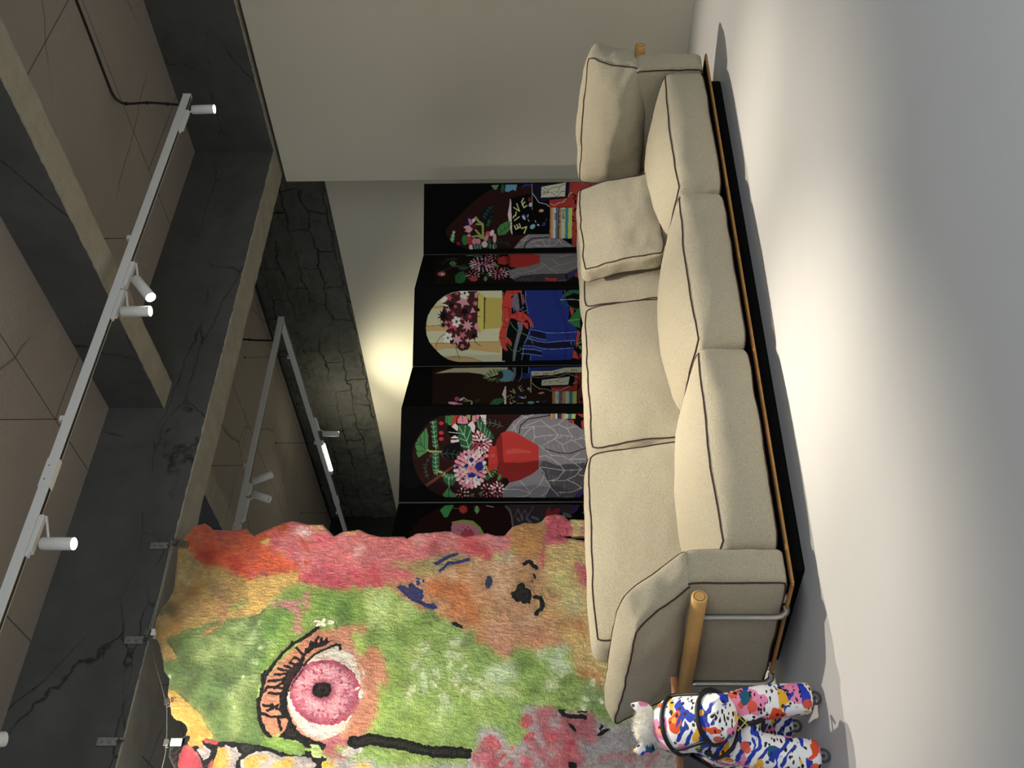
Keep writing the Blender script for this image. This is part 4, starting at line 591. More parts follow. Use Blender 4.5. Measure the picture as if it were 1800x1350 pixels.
[0,214,112,130,0,1922,2446,1927,2439,1928,2430,1920,2432,1911,2436,1908,2445,1909,2452,1915,2455],
[0,176,66,96,0,2010,2433,2006,2421,1998,2421,1990,2419,1990,2432,1992,2442,1999,2452,2004,2441],
[0,176,66,96,0,1995,2453,1991,2445,1986,2437,1977,2439,1970,2447,1978,2455,1982,2465,1991,2461],
[0,214,112,130,0,2061,2263,2056,2271,2060,2275,2065,2278,2073,2276,2078,2268,2073,2263,2068,2261],
[0,176,66,96,0,1953,2246,1958,2253,1965,2256,1966,2248,1968,2242,1963,2233,1957,2234,1954,2238],
[0,176,66,96,0,2029,2456,2024,2447,2020,2448,2015,2448,2015,2457,2020,2464,2025,2467,2028,2464],
[0,214,112,130,0,2029,2262,2026,2273,2027,2284,2035,2282,2041,2271,2050,2260,2046,2252,2037,2253],
[0,176,66,96,0,1920,2256,1928,2257,1933,2256,1940,2252,1936,2244,1929,2242,1921,2241,1920,2248],
[0,176,66,96,0,1932,2202,1936,2208,1943,2210,1950,2207,1945,2198,1942,2188,1935,2191,1930,2195],
[0,214,112,130,0,1994,2443,1992,2431,1986,2422,1976,2425,1973,2437,1973,2451,1981,2459,1990,2454],
[0,176,66,96,0,1995,2271,1986,2286,1973,2270,1970,2291,1949,2273,1955,2298,1937,2294,1946,2314,1924,2313,1941,2331,1917,2337,1938,2350,1925,2363,1946,2368,1938,2385,1956,2384,1947,2412,1970,2398,1971,2423,1986,2407,1995,2430,2004,2411,2017,2426,2020,2403,2043,2424,2035,2395,2061,2408,2043,2380,2071,2384,2050,2364,2071,2357,2053,2345,2063,2332,2045,2326,2054,2308,2034,2310,2042,2283,2020,2297,2020,2269,2003,2292],
[0,14,13,15,0,2010,2299,1997,2297,1984,2300,1973,2309,1963,2321,1957,2337,1955,2354,1956,2371,1962,2386,1971,2397,1982,2404,1995,2406,2008,2403,2020,2395,2030,2382,2036,2366,2038,2349,2036,2332,2031,2317,2022,2306],
[0,226,216,196,0,2092,2134,2088,2134,2084,2135,2082,2137,2080,2139,2080,2142,2082,2145,2084,2148,2088,2149,2092,2150,2096,2150,2099,2149,2102,2147,2103,2145,2103,2142,2102,2139,2099,2136,2096,2135],
[0,226,216,196,0,1972,2130,1963,2131,1954,2134,1948,2137,1945,2141,1946,2146,1950,2150,1957,2153,1966,2155,1976,2155,1986,2154,1994,2152,2000,2148,2003,2144,2002,2140,1998,2136,1991,2133,1982,2131],
[0,226,216,196,0,2001,2158,1997,2160,1994,2163,1993,2166,1993,2169,1994,2172,1997,2174,2001,2175,2005,2174,2010,2173,2014,2170,2016,2167,2018,2164,2018,2161,2017,2158,2014,2157,2010,2156,2006,2156],
[0,226,216,196,0,2014,2137,2012,2137,2010,2137,2009,2139,2008,2141,2008,2142,2009,2144,2010,2146,2012,2147,2014,2148,2016,2147,2017,2147,2019,2145,2019,2144,2019,2142,2019,2140,2017,2138,2016,2137],
[0,232,180,186,0,1872,2250,1869,2249,1865,2250,1861,2253,1856,2257,1852,2261,1850,2267,1848,2272,1848,2276,1850,2279,1853,2280,1857,2279,1861,2276,1866,2272,1869,2267,1872,2262,1873,2257,1873,2253],
[1,14,13,15,11,2357,2425,2322,2460,2284,2511,2262,2547,2251,2556,2206,2599,2141,2638,2069,2671,2019,2677,1970,2675,1929,2685,1847,2668,1787,2634,1747,2591],
[0,14,13,15,0,2072,2667,2062,2669,2053,2673,2048,2678,2046,2683,2047,2687,2052,2690,2060,2692,2070,2693,2080,2692,2090,2689,2099,2685,2104,2681,2107,2676,2105,2671,2100,2668,2092,2666,2082,2666],
[0,14,13,15,0,2109,2655,2102,2658,2095,2661,2090,2664,2088,2667,2089,2668,2093,2669,2099,2669,2106,2668,2114,2666,2122,2664,2129,2661,2133,2658,2135,2655,2135,2653,2131,2652,2125,2652,2118,2653],
[0,14,13,15,0,1939,2682,1935,2682,1932,2683,1930,2685,1928,2687,1928,2690,1930,2693,1932,2696,1935,2698,1939,2699,1943,2699,1946,2698,1949,2696,1950,2694,1950,2691,1949,2688,1946,2685,1943,2683],
[0,14,13,15,0,2269,2547,2266,2547,2262,2548,2260,2550,2259,2552,2259,2555,2260,2558,2262,2561,2266,2563,2269,2564,2273,2564,2276,2563,2278,2561,2279,2558,2279,2555,2278,2552,2276,2550,2273,2548],
[0,14,13,15,0,2299,2307,2265,2353,2247,2386,2236,2427,2192,2466,2133,2476,2055,2513,1998,2535,1901,2525,1827,2486,1774,2438,1747,2374,1721,2294,1692,2307,1708,2415,1734,2445,1747,2514,1754,2562,1793,2528,1820,2518,1867,2526,1867,2560,1929,2573,1970,2576,1998,2563,2048,2567,2083,2559,2112,2549,2133,2524,2162,2497,2199,2485,2236,2476,2236,2448,2277,2453,2269,2417,2284,2383,2280,2347],
[1,14,13,15,8,2199,2485,2236,2526],
[1,14,13,15,8,2162,2490,2184,2525,2162,2543],
[1,14,13,15,8,2133,2504,2148,2548],
[1,14,13,15,8,2112,2521,2133,2573],
[1,14,13,15,8,2097,2533,2115,2606],
[1,14,13,15,8,2083,2552,2083,2621],
[1,14,13,15,8,2055,2561,2044,2650],
[1,14,13,15,8,2040,2566,2012,2603],
[1,14,13,15,8,2005,2567,2012,2651,1984,2660],
[1,14,13,15,8,1977,2570,1977,2639],
[1,14,13,15,8,1888,2556,1915,2608,1915,2656],
[1,14,13,15,8,1915,2581,1888,2631],
[1,14,13,15,8,1861,2525,1854,2598,1877,2670],
[1,14,13,15,8,1861,2572,1793,2548],
[1,14,13,15,8,2273,2453,2228,2454],
[1,14,13,15,8,2280,2425,2303,2414],
[1,14,13,15,8,2280,2397,2299,2392],
[1,14,13,15,8,2280,2372,2295,2367],
[1,14,13,15,7,2133,2469,2173,2446,2217,2396,2243,2343,2260,2309,2256,2288,2228,2284],
[1,14,13,15,4,2112,2472,2048,2505,1991,2531],
[1,14,13,15,6,2236,2441,2258,2422,2273,2421],
[1,14,13,15,30,1728,2152,1738,2113],
[1,14,13,15,30,1734,2166,1735,2119,1748,2074,1738,2007,1728,1940,1706,1852,1686,1765,1680,1692,1674,1567],
[0,150,182,78,0,1663,2158,1705,2070,1696,1944,1670,1823,1648,1704,1645,1559,1613,1558,1619,1650,1638,1795,1644,1939,1657,2085],
[0,14,13,15,0,1773,3025,1733,2872,1734,2779,1714,2642,1682,2530,1701,2441,1676,2351,1650,2288,1605,2309,1213,2182,1209,3057,1509,3127,1713,3149,1753,3084],
[0,122,162,58,0,1754,2629,1747,2574,1747,2514,1721,2450,1714,2416,1669,2409,1662,2428,1675,2503,1695,2546,1714,2642],
[0,188,212,118,0,1702,2331,1685,2318,1673,2325,1653,2319,1656,2335,1655,2347,1659,2362,1676,2373,1691,2383,1703,2379,1722,2384,1725,2372,1721,2358,1718,2343],
[0,176,168,166,0,1643,2735,1681,2663,1685,2597,1656,2526,1662,2448,1650,2380,1618,2336,1573,2357,1572,2723],
[0,176,168,166,0,1637,2306,1656,2236,1644,2156,1644,2038,1512,2025,1511,2290],
[0,176,168,166,0,1714,2835,1701,2773,1668,2740,1636,2761,1572,2755,1572,2801,1649,2803],
[0,176,168,166,0,1694,2978,1717,2943,1688,2903,1655,2903,1642,2934,1668,2952],
[0,172,46,62,0,1713,3049,1713,3009,1674,2967,1623,2936,1572,2913,1572,3050,1648,3064],
[0,172,46,62,0,1756,2974,1746,2935,1730,2865,1717,2882,1727,2938],
[0,172,46,62,0,1617,2902,1649,2882,1572,2867,1572,2899],
[0,200,150,36,0,1701,2866,1707,2834,1668,2800,1572,2788,1572,2880,1636,2873],
[0,206,158,40,0,1649,2723,1672,2661,1662,2600,1643,2590,1636,2642,1573,2618,1573,2709],
[0,214,166,44,0,1643,2524,1662,2488,1643,2452,1573,2455,1573,2566,1630,2562],
[0,230,186,30,0,1631,2312,1643,2274,1618,2245,1574,2246,1573,2304],
[0,232,190,40,0,1618,2133,1631,2089,1606,2053,1574,2096,1574,2135],
[0,196,148,44,0,2012,3225,1995,3159,1949,3094,1901,3035,1867,2987,1806,2941,1760,2901,1746,2935,1733,2959,1701,2939,1691,2950,1714,2975,1710,3021,1727,3032,1760,3019,1760,3066,1833,3102,1860,3176,1935,3207],
[1,216,128,142,13,2495,2702,2511,2646,2499,2579,2518,2523,2570,2512],
[1,216,128,142,12,2518,2519,2479,2499],
[1,214,118,134,14,2507,2645,2479,2590,2463,2548,2394,2541,2341,2537],
[0,216,124,138,0,2344,2512,2339,2512,2334,2515,2330,2519,2328,2525,2328,2532,2330,2538,2334,2543,2339,2547,2344,2549,2350,2549,2355,2547,2359,2542,2361,2536,2361,2530,2359,2523,2355,2518,2350,2514],
[1,240,238,220,8,2398,2445,2386,2418,2371,2387],
[1,240,238,220,8,2405,2392,2382,2407,2371,2430],
[1,240,238,220,14,2392,2358,2389,2352],
[0,176,208,74,0,2340,2233,2325,2196,2295,2179,2258,2157,2199,2147,2191,2168,2258,2199],
[0,166,200,70,0,2055,2050,2012,2022,1902,1998,1834,2016,1814,2061,1781,2078,1841,2070,1868,2046,1936,2049],
[1,38,52,112,11,2770,1788,2792,1752,2817,1716,2831,1671],
[1,38,52,112,11,2726,1759,2759,1728,2773,1714,2779,1662,2800,1599],
[0,38,52,112,0,2617,2007,2633,1979,2609,1933,2633,1938,2647,1921,2616,1889,2596,1851,2560,1845,2537,1855,2517,1831,2521,1781,2489,1763,2478,1786,2497,1845,2521,1883,2537,1927,2577,1967],
[0,38,52,112,0,2652,1873,2646,1872,2639,1871,2634,1873,2630,1876,2628,1880,2629,1885,2632,1890,2636,1894,2642,1898,2649,1899,2655,1899,2660,1898,2664,1895,2666,1891,2665,1886,2663,1881,2658,1877],
[0,38,52,112,0,2659,1845,2655,1844,2651,1844,2647,1844,2645,1846,2644,1848,2645,1850,2647,1853,2650,1856,2654,1858,2659,1859,2663,1859,2666,1859,2668,1857,2669,1855,2669,1853,2667,1850,2663,1847],
[0,38,52,112,0,2669,1874,2667,1875,2666,1878,2667,1882,2668,1887,2670,1892,2672,1897,2675,1900,2678,1902,2680,1902,2682,1901,2683,1898,2683,1894,2682,1889,2680,1884,2677,1880,2674,1876,2672,1874],
[0,46,56,84,0,2649,1455,2635,1458,2623,1463,2614,1469,2610,1477,2611,1484,2617,1490,2628,1494,2641,1497,2655,1496,2669,1494,2681,1489,2690,1482,2694,1475,2692,1468,2686,1462,2676,1457,2663,1455],
[0,14,13,15,0,2369,1609,2366,1613,2366,1620,2368,1631,2373,1643,2379,1655,2386,1666,2394,1675,2400,1679,2405,1680,2408,1676,2409,1669,2407,1658,2402,1646,2396,1634,2388,1623,2381,1614,2374,1609],
[0,14,13,15,0,2583,1350,2615,1311,2643,1303,2654,1289,2647,1263,2623,1263,2603,1230,2567,1223,2524,1238,2521,1274,2536,1310,2555,1339],
[1,14,13,15,12,2768,1267,2788,1237,2757,1215,2742,1193],
[0,14,13,15,0,2693,1204,2687,1203,2681,1204,2677,1205,2675,1207,2674,1209,2676,1212,2679,1215,2684,1217,2690,1218,2696,1219,2702,1218,2706,1217,2709,1215,2709,1212,2708,1210,2704,1207,2699,1205],
[0,14,13,15,0,2663,1215,2661,1215,2659,1217,2657,1219,2656,1221,2656,1224,2657,1227,2659,1229,2661,1230,2663,1231,2666,1230,2668,1229,2670,1227,2670,1224,2670,1221,2670,1219,2668,1217,2666,1215],
[1,14,13,15,13,2559,1205,2555,1176,2520,1162,2488,1173,2473,1188,2454,1202]]
SCREEN_FOLDS = [(6.467, 5.348), (5.932, 5.665), (5.277, 5.389), (4.706, 5.647), (4.084, 5.341), (3.482, 5.603), (2.895, 5.314)]
SCREEN_ART = [
[
[0,48,22,18,0,30,780,84,854,164,932,202,968,232,964,262,928,290,879,288,680,274,606,21,601,13,642],
[0,176,54,42,0,4,438,5,330,284,335,283,442],
[0,10,9,9,0,77,438,72,436,66,426,64,420,70,424,76,432],
[0,10,9,9,0,133,429,130,430,122,431,118,430,122,428,130,428],
[0,10,9,9,0,47,356,43,360,32,363,26,363,31,359,42,356],
[0,10,9,9,0,180,404,172,401,162,391,158,384,166,387,176,396],
[0,10,9,9,0,193,414,188,414,182,408,179,404,184,406,190,411],
[0,10,9,9,0,283,436,280,440,273,445,268,446,271,442,278,437],
[0,10,9,9,0,182,344,176,347,162,348,156,346,162,342,176,342],
[0,10,9,9,0,208,434,206,437,199,440,196,440,198,437,204,434],
[0,10,9,9,0,272,362,270,368,263,376,258,380,260,374,266,365],
[0,10,9,9,0,218,414,214,412,208,408,206,404,210,405,216,410],
[0,10,9,9,0,200,358,193,358,182,350,178,344,185,346,196,353],
[0,10,9,9,0,220,401,216,398,214,392,214,388,217,391,220,398],
[0,10,9,9,0,123,348,120,350,112,350,108,348,112,347,119,346],
[0,10,9,9,0,90,372,87,368,84,361,84,356,87,360,90,367],
[0,10,9,9,0,124,382,120,382,112,379,110,376,114,376,121,379],
[0,10,9,9,0,221,429,216,426,208,419,206,414,211,416,218,424],
[0,10,9,9,0,66,346,63,344,60,337,60,333,62,336,66,342],
[0,10,9,9,0,194,342,186,342,172,338,166,332,174,332,188,336],
[0,10,9,9,0,228,348,228,352,227,362,224,366,223,361,224,352],
[0,10,9,9,0,68,419,65,426,56,436,50,440,52,433,60,422],
[0,10,9,9,0,102,425,94,428,80,428,74,426,80,422,94,422],
[0,10,9,9,0,210,329,208,334,202,343,196,346,198,340,205,332],
[0,10,9,9,0,28,367,22,366,14,362,12,357,16,358,24,363],
[0,10,9,9,0,202,382,196,382,186,376,183,372,188,372,198,378],
[0,10,9,9,0,68,379,64,380,56,380,53,379,56,378,64,378],
[0,10,9,9,0,161,396,156,393,150,386,148,381,154,384,160,390],
[0,10,9,9,0,160,428,158,434,150,444,144,448,146,441,154,431],
[0,10,9,9,0,114,406,110,402,108,394,108,388,112,392,114,402],
[0,10,9,9,0,109,402,106,403,98,404,95,402,98,400,106,400],
[0,10,9,9,0,274,386,268,386,255,384,250,380,256,379,268,382],
[0,10,9,9,0,250,349,243,346,234,337,231,330,238,334,247,342],
[0,10,9,9,0,86,350,81,352,72,353,67,351,72,349,81,348],
[0,10,9,9,0,174,406,170,411,161,417,154,418,158,413,168,407],
[0,10,9,9,0,44,374,39,377,30,378,24,377,29,374,38,373],
[0,10,9,9,0,35,354,34,359,29,368,24,371,25,366,30,356],
[0,10,9,9,0,198,393,195,396,188,400,184,400,186,398,194,394],
[0,10,9,9,0,78,332,78,336,74,344,70,346,70,342,74,334],
[0,10,9,9,0,82,404,74,406,60,404,53,400,61,398,76,400],
[0,10,9,9,0,132,433,125,432,113,424,108,419,116,420,128,427],
[0,10,9,9,0,60,333,52,335,38,333,32,330,39,328,53,329],
[0,10,9,9,0,176,424,174,430,168,441,162,445,163,438,170,428],
[0,10,9,9,0,156,333,158,336,158,343,156,346,154,342,154,336],
[0,10,9,9,0,250,388,248,394,239,402,233,405,236,399,244,390],
[0,10,9,9,0,86,400,82,400,74,394,72,390,76,391,84,396],
[0,10,9,9,0,232,401,225,404,212,404,206,401,212,398,225,398],
[0,10,9,9,0,64,381,57,384,43,387,36,385,42,382,56,379],
[0,10,9,9,0,70,698,48,602,106,532,229,529,229,689],
[0,226,206,204,0,72,698,75,694,147,692,227,689,220,694,189,700,139,708,101,701],
[0,26,22,52,0,9,601,4,445,69,452,77,506,80,531,91,568,87,583,52,602],
[0,178,40,26,0,79,533,71,454,4,447,4,430,110,439,112,534],
[0,206,206,176,0,21,566,4,464,64,468,68,568],
[1,40,36,34,1,33,564,43,553,46,524,65,502,42,482,42,468],
[1,40,36,34,1,22,560,36,542,26,520,22,494,10,468],
[1,40,36,34,1,58,560,45,557,52,550],
[1,40,36,34,1,38,542,45,538,51,544],
[1,40,36,34,1,42,512,46,498,26,490],
[1,206,204,170,1,8,606,120,606],
[1,206,204,170,1.2,48,605,66,592,89,578,97,546,110,532],
[1,206,204,170,1.2,95,530,103,515,92,494,88,476,73,462],
[1,206,204,170,1.2,66,455,52,448,46,438],
[1,226,224,140,2.2,201,651,193,629,222,640],
[1,226,224,140,2.2,204,674,194,655],
[1,226,224,140,2.2,188,680,204,674],
[1,226,224,140,2.2,184,670,199,664],
[1,226,224,140,2.2,180,660,194,655],
[1,226,224,140,2,166,680,150,660],
[1,226,224,140,2.2,154,686,145,680],
[1,226,224,140,2.2,129,672,146,676],
[1,226,224,140,2,109,683,126,659,93,670],
[1,226,224,140,2.2,111,640,86,650],
[1,226,224,140,2.2,86,650,70,642],
[1,226,224,140,2.2,100,646,86,637],
[1,226,224,140,2.2,111,640,102,628],
[0,50,80,170,0,151,632,155,635,156,640,154,646,150,650,144,650,140,646,139,641,141,636,146,632],
[0,190,200,220,0,164,634,164,638,160,643,154,647,148,648,145,647,145,644,148,639,154,635,160,634],
[0,200,220,210,0,148,622,152,624,155,625,155,626,152,626,148,626,143,625,140,624,140,622,144,622],
[0,200,200,190,0,166,619,170,618,172,617,173,618,171,620,168,622,164,624,162,624,161,624,162,622],
[0,110,180,200,0,185,594,191,593,198,596,203,602,204,608,202,614,196,616,188,613,184,607,182,600],
[0,196,210,210,0,190,577,191,579,190,582,188,584,186,586,183,585,182,582,182,580,185,578,188,576],
[0,190,190,180,0,170,590,173,589,175,589,176,590,175,592,172,594,170,595,167,595,166,594,168,592],
[0,206,120,70,0,123,557,128,558,130,564,132,570,130,576,126,579,122,578,119,572,118,566,120,560],
[0,220,200,170,0,124,560,126,562,128,564,128,568,126,570,124,571,122,570,120,567,120,564,122,562],
[0,40,56,140,0,175,550,179,549,184,550,190,554,192,560,191,564,187,566,181,564,176,560,174,555],
[0,110,60,50,0,164,545,168,546,170,548,170,550,167,550,164,548,160,547,158,545,158,544,160,544],
[0,190,196,200,0,100,606,106,610,108,614,106,618,102,620,96,619,90,616,88,612,90,608,94,606],
[0,130,40,50,0,76,612,81,613,84,616,84,620,80,622,74,622,69,620,66,616,66,614,70,612],
[0,190,130,70,0,112,530,112,524,244,527,246,534],
[0,206,160,106,0,112,524,112,516,244,520,246,527],
[0,200,208,214,0,112,516,112,507,244,510,246,520],
[0,110,112,120,0,112,506,112,496,244,499,246,510],
[0,70,52,50,0,113,495,112,492,244,496,246,498],
[0,196,150,96,0,113,492,112,482,244,486,246,495],
[0,196,204,160,0,113,482,112,467,245,470,246,486],
[0,40,140,160,0,113,467,112,454,245,458,246,470],
[0,196,206,70,0,114,454,112,438,245,442,247,458],
[1,10,9,9,1.8,138,512,140,505],
[1,10,9,9,1.5,145,512,146,506],
[1,10,9,9,1.8,153,512,151,506],
[1,10,9,9,1.8,160,513,164,506],
[1,120,60,40,1.8,122,493,130,488],
[1,120,60,40,1.8,146,488,153,493],
[1,120,60,40,1.8,168,494,176,488],
[1,120,60,40,1.8,192,489,199,494],
[1,50,70,60,1,160,480,160,472],
[1,50,70,60,1,160,480,154,480,154,476,160,476],
[1,50,70,60,1,154,476,154,472,160,472],
[1,50,70,60,1,150,480,150,472],
[1,50,70,60,1,150,480,144,480,144,476,150,476],
[1,50,70,60,1,146,476,144,472],
[1,50,70,60,1,140,472,136,480,132,472],
[1,50,70,60,1,138,476,134,476],
[1,50,70,60,1,128,479,128,472,122,472,122,479,128,479],
[1,50,70,60,1,124,474,121,470],
[0,90,160,190,0,10,716,9,668,38,674,32,686,42,705,39,720],
[0,90,150,100,0,12,778,27,768,33,757,10,744],
[0,38,92,58,0,10,735,10,720,48,728,42,735],
[0,34,44,140,0,8,640,8,606,16,608,17,634,34,650,17,644],
[0,22,30,28,0,188,787,167,770,146,763,118,770,100,784,117,798,143,808,165,802],
[1,60,84,78,1,188,787,100,784],
[1,60,84,78,1,165,772,176,786,164,800],
[1,60,84,78,1,146,772,158,786,144,799],
[1,60,84,78,1,126,770,138,785,125,798],
[1,60,84,78,1,108,770,119,784,106,798],
[0,20,28,26,0,134,828,104,802,96,772,134,776,188,790,172,813],
[1,64,88,80,1,154,808,126,794,102,774],
[1,64,88,80,1,146,804,156,798],
[1,64,88,80,1,146,804,148,816],
[1,64,88,80,1,134,798,144,792],
[1,64,88,80,1,134,798,136,810],
[1,64,88,80,1,120,790,132,786],
[1,64,88,80,1,120,790,118,800],
[1,64,88,80,1,110,780,120,776],
[1,64,88,80,1,110,780,108,791],
[0,38,92,58,0,171,782,175,784,178,787,178,790,176,792,172,794,167,792,162,790,160,787,160,784,162,782,166,780],
[0,38,92,58,0,184,788,187,788,190,790,190,792,190,795,187,796,184,797,181,796,179,795,178,792,179,790,181,788],
[0,66,138,62,0,230,750,226,726,214,709,190,698,170,696,174,716,186,738,205,748],
[1,16,40,24,1,230,750,170,696],
[1,16,40,24,1,222,727,222,743,206,744],
[1,16,40,24,1,210,715,210,732,192,732],
[1,16,40,24,1,196,704,196,720,180,721],
[1,16,40,24,1,183,692,183,708,166,710],
[0,66,138,62,0,204,752,184,739,164,702,204,698,227,720,226,750],
[1,20,50,30,1,224,748,184,698],
[1,20,50,30,1,196,739,219,732],
[1,20,50,30,1,181,724,208,717],
[1,20,50,30,1,170,710,193,704],
[1,52,66,60,1,257,754,261,720,276,695],
[1,52,66,60,1,258,746,270,754],
[1,52,66,60,1,258,746,244,752],
[1,52,66,60,1,260,730,272,740],
[1,52,66,60,1,260,730,246,736],
[1,52,66,60,1,265,714,272,727],
[1,52,66,60,1,265,714,250,714],
[1,52,66,60,1,272,702,279,716],
[1,52,66,60,1,272,702,257,703],
[0,40,24,90,0,156,879,145,865,151,854,164,861],
[0,222,132,148,0,154,874,160,861,180,856,185,868],
[0,226,206,204,0,160,858,153,846,164,842,178,856],
[0,230,160,170,0,194,894,183,880,189,861,202,854,218,868,210,888,202,880],
[0,84,44,38,0,190,839,194,841,198,846,199,852,198,858,194,862,189,864,184,862,180,858,180,852,180,846,184,841],
[0,30,30,70,0,176,870,182,871,186,874,187,880,186,884,181,888,176,889,170,888,166,884,164,880,166,875,170,871],
[0,222,132,148,0,229,862,232,863,235,866,236,870,235,874,232,877,229,878,226,877,223,874,222,870,223,866,226,863],
[1,150,170,78,4.5,151,842,168,830,180,813,234,811],
[1,150,170,78,3.5,182,813,180,839],
[1,150,170,78,4,241,811,222,828,206,842],
[1,150,170,78,4,241,816,230,835,235,857],
[0,66,138,62,0,274,946,258,935,242,930,220,929,206,932,218,940,238,948,256,950],
[1,220,230,190,1,274,946,206,932],
[1,220,230,190,1,257,936,265,944,254,948],
[1,220,230,190,1,242,933,250,941,240,945],
[1,220,230,190,1,227,930,236,938,224,942],
[1,220,230,190,1,212,927,220,935,210,939],
[0,150,30,30,0,264,906,268,908,270,910,271,914,270,918,268,922,264,922,260,922,257,918,256,914,257,910,260,908],
[0,56,130,66,0,248,874,259,875,267,880,270,886,267,894,259,898,248,900,237,898,228,894,226,887,229,880,237,875],
[1,16,40,24,1,236,898,236,874],
[1,16,40,24,1,248,898,248,874],
[1,16,40,24,1,259,898,260,874],
[0,196,36,24,0,254,856,262,858,269,861,272,866,269,872,262,876,254,876,245,876,238,872,236,866,239,862,245,858],
[0,222,132,148,0,258,839,264,842,268,848,268,852,264,856,258,858,250,857,244,854,240,848,240,843,244,840,250,838],
[0,222,132,148,0,250,822,258,821,263,822,266,827,266,832,264,838,258,841,251,842,246,840,242,836,242,830,245,825],
[0,210,60,90,0,222,776,228,778,232,782,234,789,232,795,228,800,222,802,216,800,212,795,211,789,212,782,216,778],
[0,222,132,148,0,244,790,252,794,256,799,257,804,254,806,246,808,238,806,231,802,226,797,226,792,229,790,236,788],
[0,226,206,204,0,222,766,228,770,232,774,232,779,229,782,223,783,216,782,210,778,206,774,205,770,208,766,214,765],
[0,228,170,176,0,242,756,252,756,260,760,263,763,260,766,252,770,242,770,231,770,223,766,220,763,223,760,231,756],
[0,226,206,204,0,272,793,278,797,282,803,280,810,276,816,270,818,263,818,258,814,254,808,255,801,259,796,266,792],
[0,226,206,204,0,278,851,284,852,288,856,290,861,288,866,284,869,278,870,273,869,270,866,268,861,270,856,274,852],
[0,38,92,58,0,277,813,284,816,288,824,289,835,288,846,283,854,277,857,270,854,266,846,265,835,266,824,271,816],
[0,38,92,58,0,264,778,275,781,282,785,284,789,281,792,272,794,261,792,250,790,242,786,240,782,244,778,252,777],
[0,56,110,66,0,276,753,282,754,287,759,289,765,287,771,282,775,276,776,270,775,264,771,263,765,264,759,270,754],
[1,190,200,180,1,268,846,286,844],
[1,190,200,180,1,268,835,286,834],
[1,190,200,180,1,268,824,286,822],
[1,190,200,180,1,268,782,287,780],
[1,190,200,180,1,268,768,287,767],
[0,136,130,134,0,288,684,266,669,239,643,226,624,227,536,246,533,246,485,262,460,283,430],
[1,60,44,50,2.5,285,640,262,632,244,606,240,536],
[1,196,190,182,1,280,669,266,647,230,621],
[1,196,190,182,1.2,250,654,250,628],
[1,196,190,182,1.2,281,632,258,603,250,566],
[1,196,190,182,1.2,258,603,282,577],
[1,196,190,182,1.2,250,566,282,548],
[1,196,190,182,1.2,250,533,282,540],
[1,196,190,182,1,274,511,250,496,272,482,279,445],
[1,196,190,182,1.2,281,622,274,603,278,540,274,511],
[2,0,0,0,0,-2,1126,-17,271,281,276,288,876,262,931,236,968,201,983,200,1124]],
[
[0,26,18,14,0,6,1014,4,401,336,416,322,987],
[1,60,100,70,1,108,974,78,968,39,938,50,912],
[1,90,110,80,1.5,52,963,50,910],
[1,226,206,204,1.5,14,880,9,852],
[0,50,100,60,0,98,945,126,936,134,928,120,919,100,914,78,922,64,932,72,940],
[1,150,180,130,1,98,945,100,914],
[1,150,180,130,1,121,932,99,938,77,936],
[1,150,180,130,1,121,920,99,926,78,924],
[1,104,56,36,2.2,180,968,138,920,106,876],
[0,190,80,80,0,212,950,224,951,234,956,237,964,234,974,224,980,210,984,198,982,188,977,184,969,188,960,198,953],
[0,226,206,204,0,213,958,218,958,222,960,224,963,222,966,218,969,213,970,207,970,203,968,202,965,204,962,208,959],
[1,130,150,90,2.2,128,927,127,906],
[0,40,108,56,0,233,912,196,899,182,882,234,867,288,869,311,882,301,906],
[1,20,50,30,1,288,905,196,885],
[0,40,90,56,0,150,863,160,865,168,872,170,883,167,894,159,902,148,906,138,904,130,896,128,886,130,874,138,866],
[0,50,100,60,0,18,815,26,818,32,824,34,833,32,842,26,849,18,852,10,850,4,844,2,834,4,825,10,818],
[0,50,100,60,0,290,790,279,783,267,781,252,785,240,790,250,796,264,799,278,796],
[1,160,190,140,1,290,790,240,790],
[1,160,190,140,1,276,784,282,790,274,796],
[1,160,190,140,1,262,784,268,790,261,796],
[1,160,190,140,1,248,785,254,790,247,796],
[0,40,90,56,0,224,766,230,768,234,772,236,778,234,784,230,788,223,790,216,788,212,784,210,778,212,772,217,768],
[0,46,96,60,0,140,740,145,742,148,747,150,754,148,762,144,766,140,769,134,767,131,762,130,755,132,748,136,742],
[0,46,96,60,0,218,794,220,796,220,800,216,804,212,808,206,812,201,812,198,810,200,807,202,802,208,798,214,795],
[0,216,150,160,0,202,802,190,805,163,807,149,805,162,802,188,800],
[0,226,206,204,0,198,820,184,822,158,821,148,818,162,816,188,817],
[0,222,132,148,0,184,838,169,838,148,834,142,829,157,828,178,834],
[0,226,206,204,0,162,853,148,851,133,844,132,838,146,840,161,847],
[0,226,206,204,0,133,862,122,858,116,850,120,844,131,847,138,856],
[0,216,150,160,0,101,866,94,860,98,850,108,845,114,850,110,860],
[0,226,206,204,0,70,862,69,856,82,846,95,842,96,848,84,858],
[0,222,132,148,0,44,852,48,846,69,838,84,836,80,842,60,850],
[0,226,206,204,0,26,836,36,831,62,826,78,826,68,830,42,836],
[0,190,90,110,0,18,818,32,814,60,812,74,814,61,818,33,820],
[0,216,150,160,0,22,798,38,796,65,797,76,801,60,803,34,802],
[0,190,90,110,0,38,779,54,779,76,784,82,790,66,790,44,784],
[0,216,150,160,0,62,764,76,767,91,774,92,780,78,778,62,770],
[0,222,132,148,0,91,756,102,760,108,769,104,775,93,771,86,762],
[0,216,150,160,0,123,754,130,758,126,768,117,774,110,768,114,758],
[0,222,132,148,0,154,758,154,764,142,773,129,776,128,771,140,762],
[0,190,90,110,0,178,768,174,774,154,782,140,784,144,778,163,770],
[0,226,206,204,0,195,784,186,788,162,794,146,794,156,788,180,783],
[0,222,132,148,0,171,785,164,790,142,797,126,798,133,792,156,786],
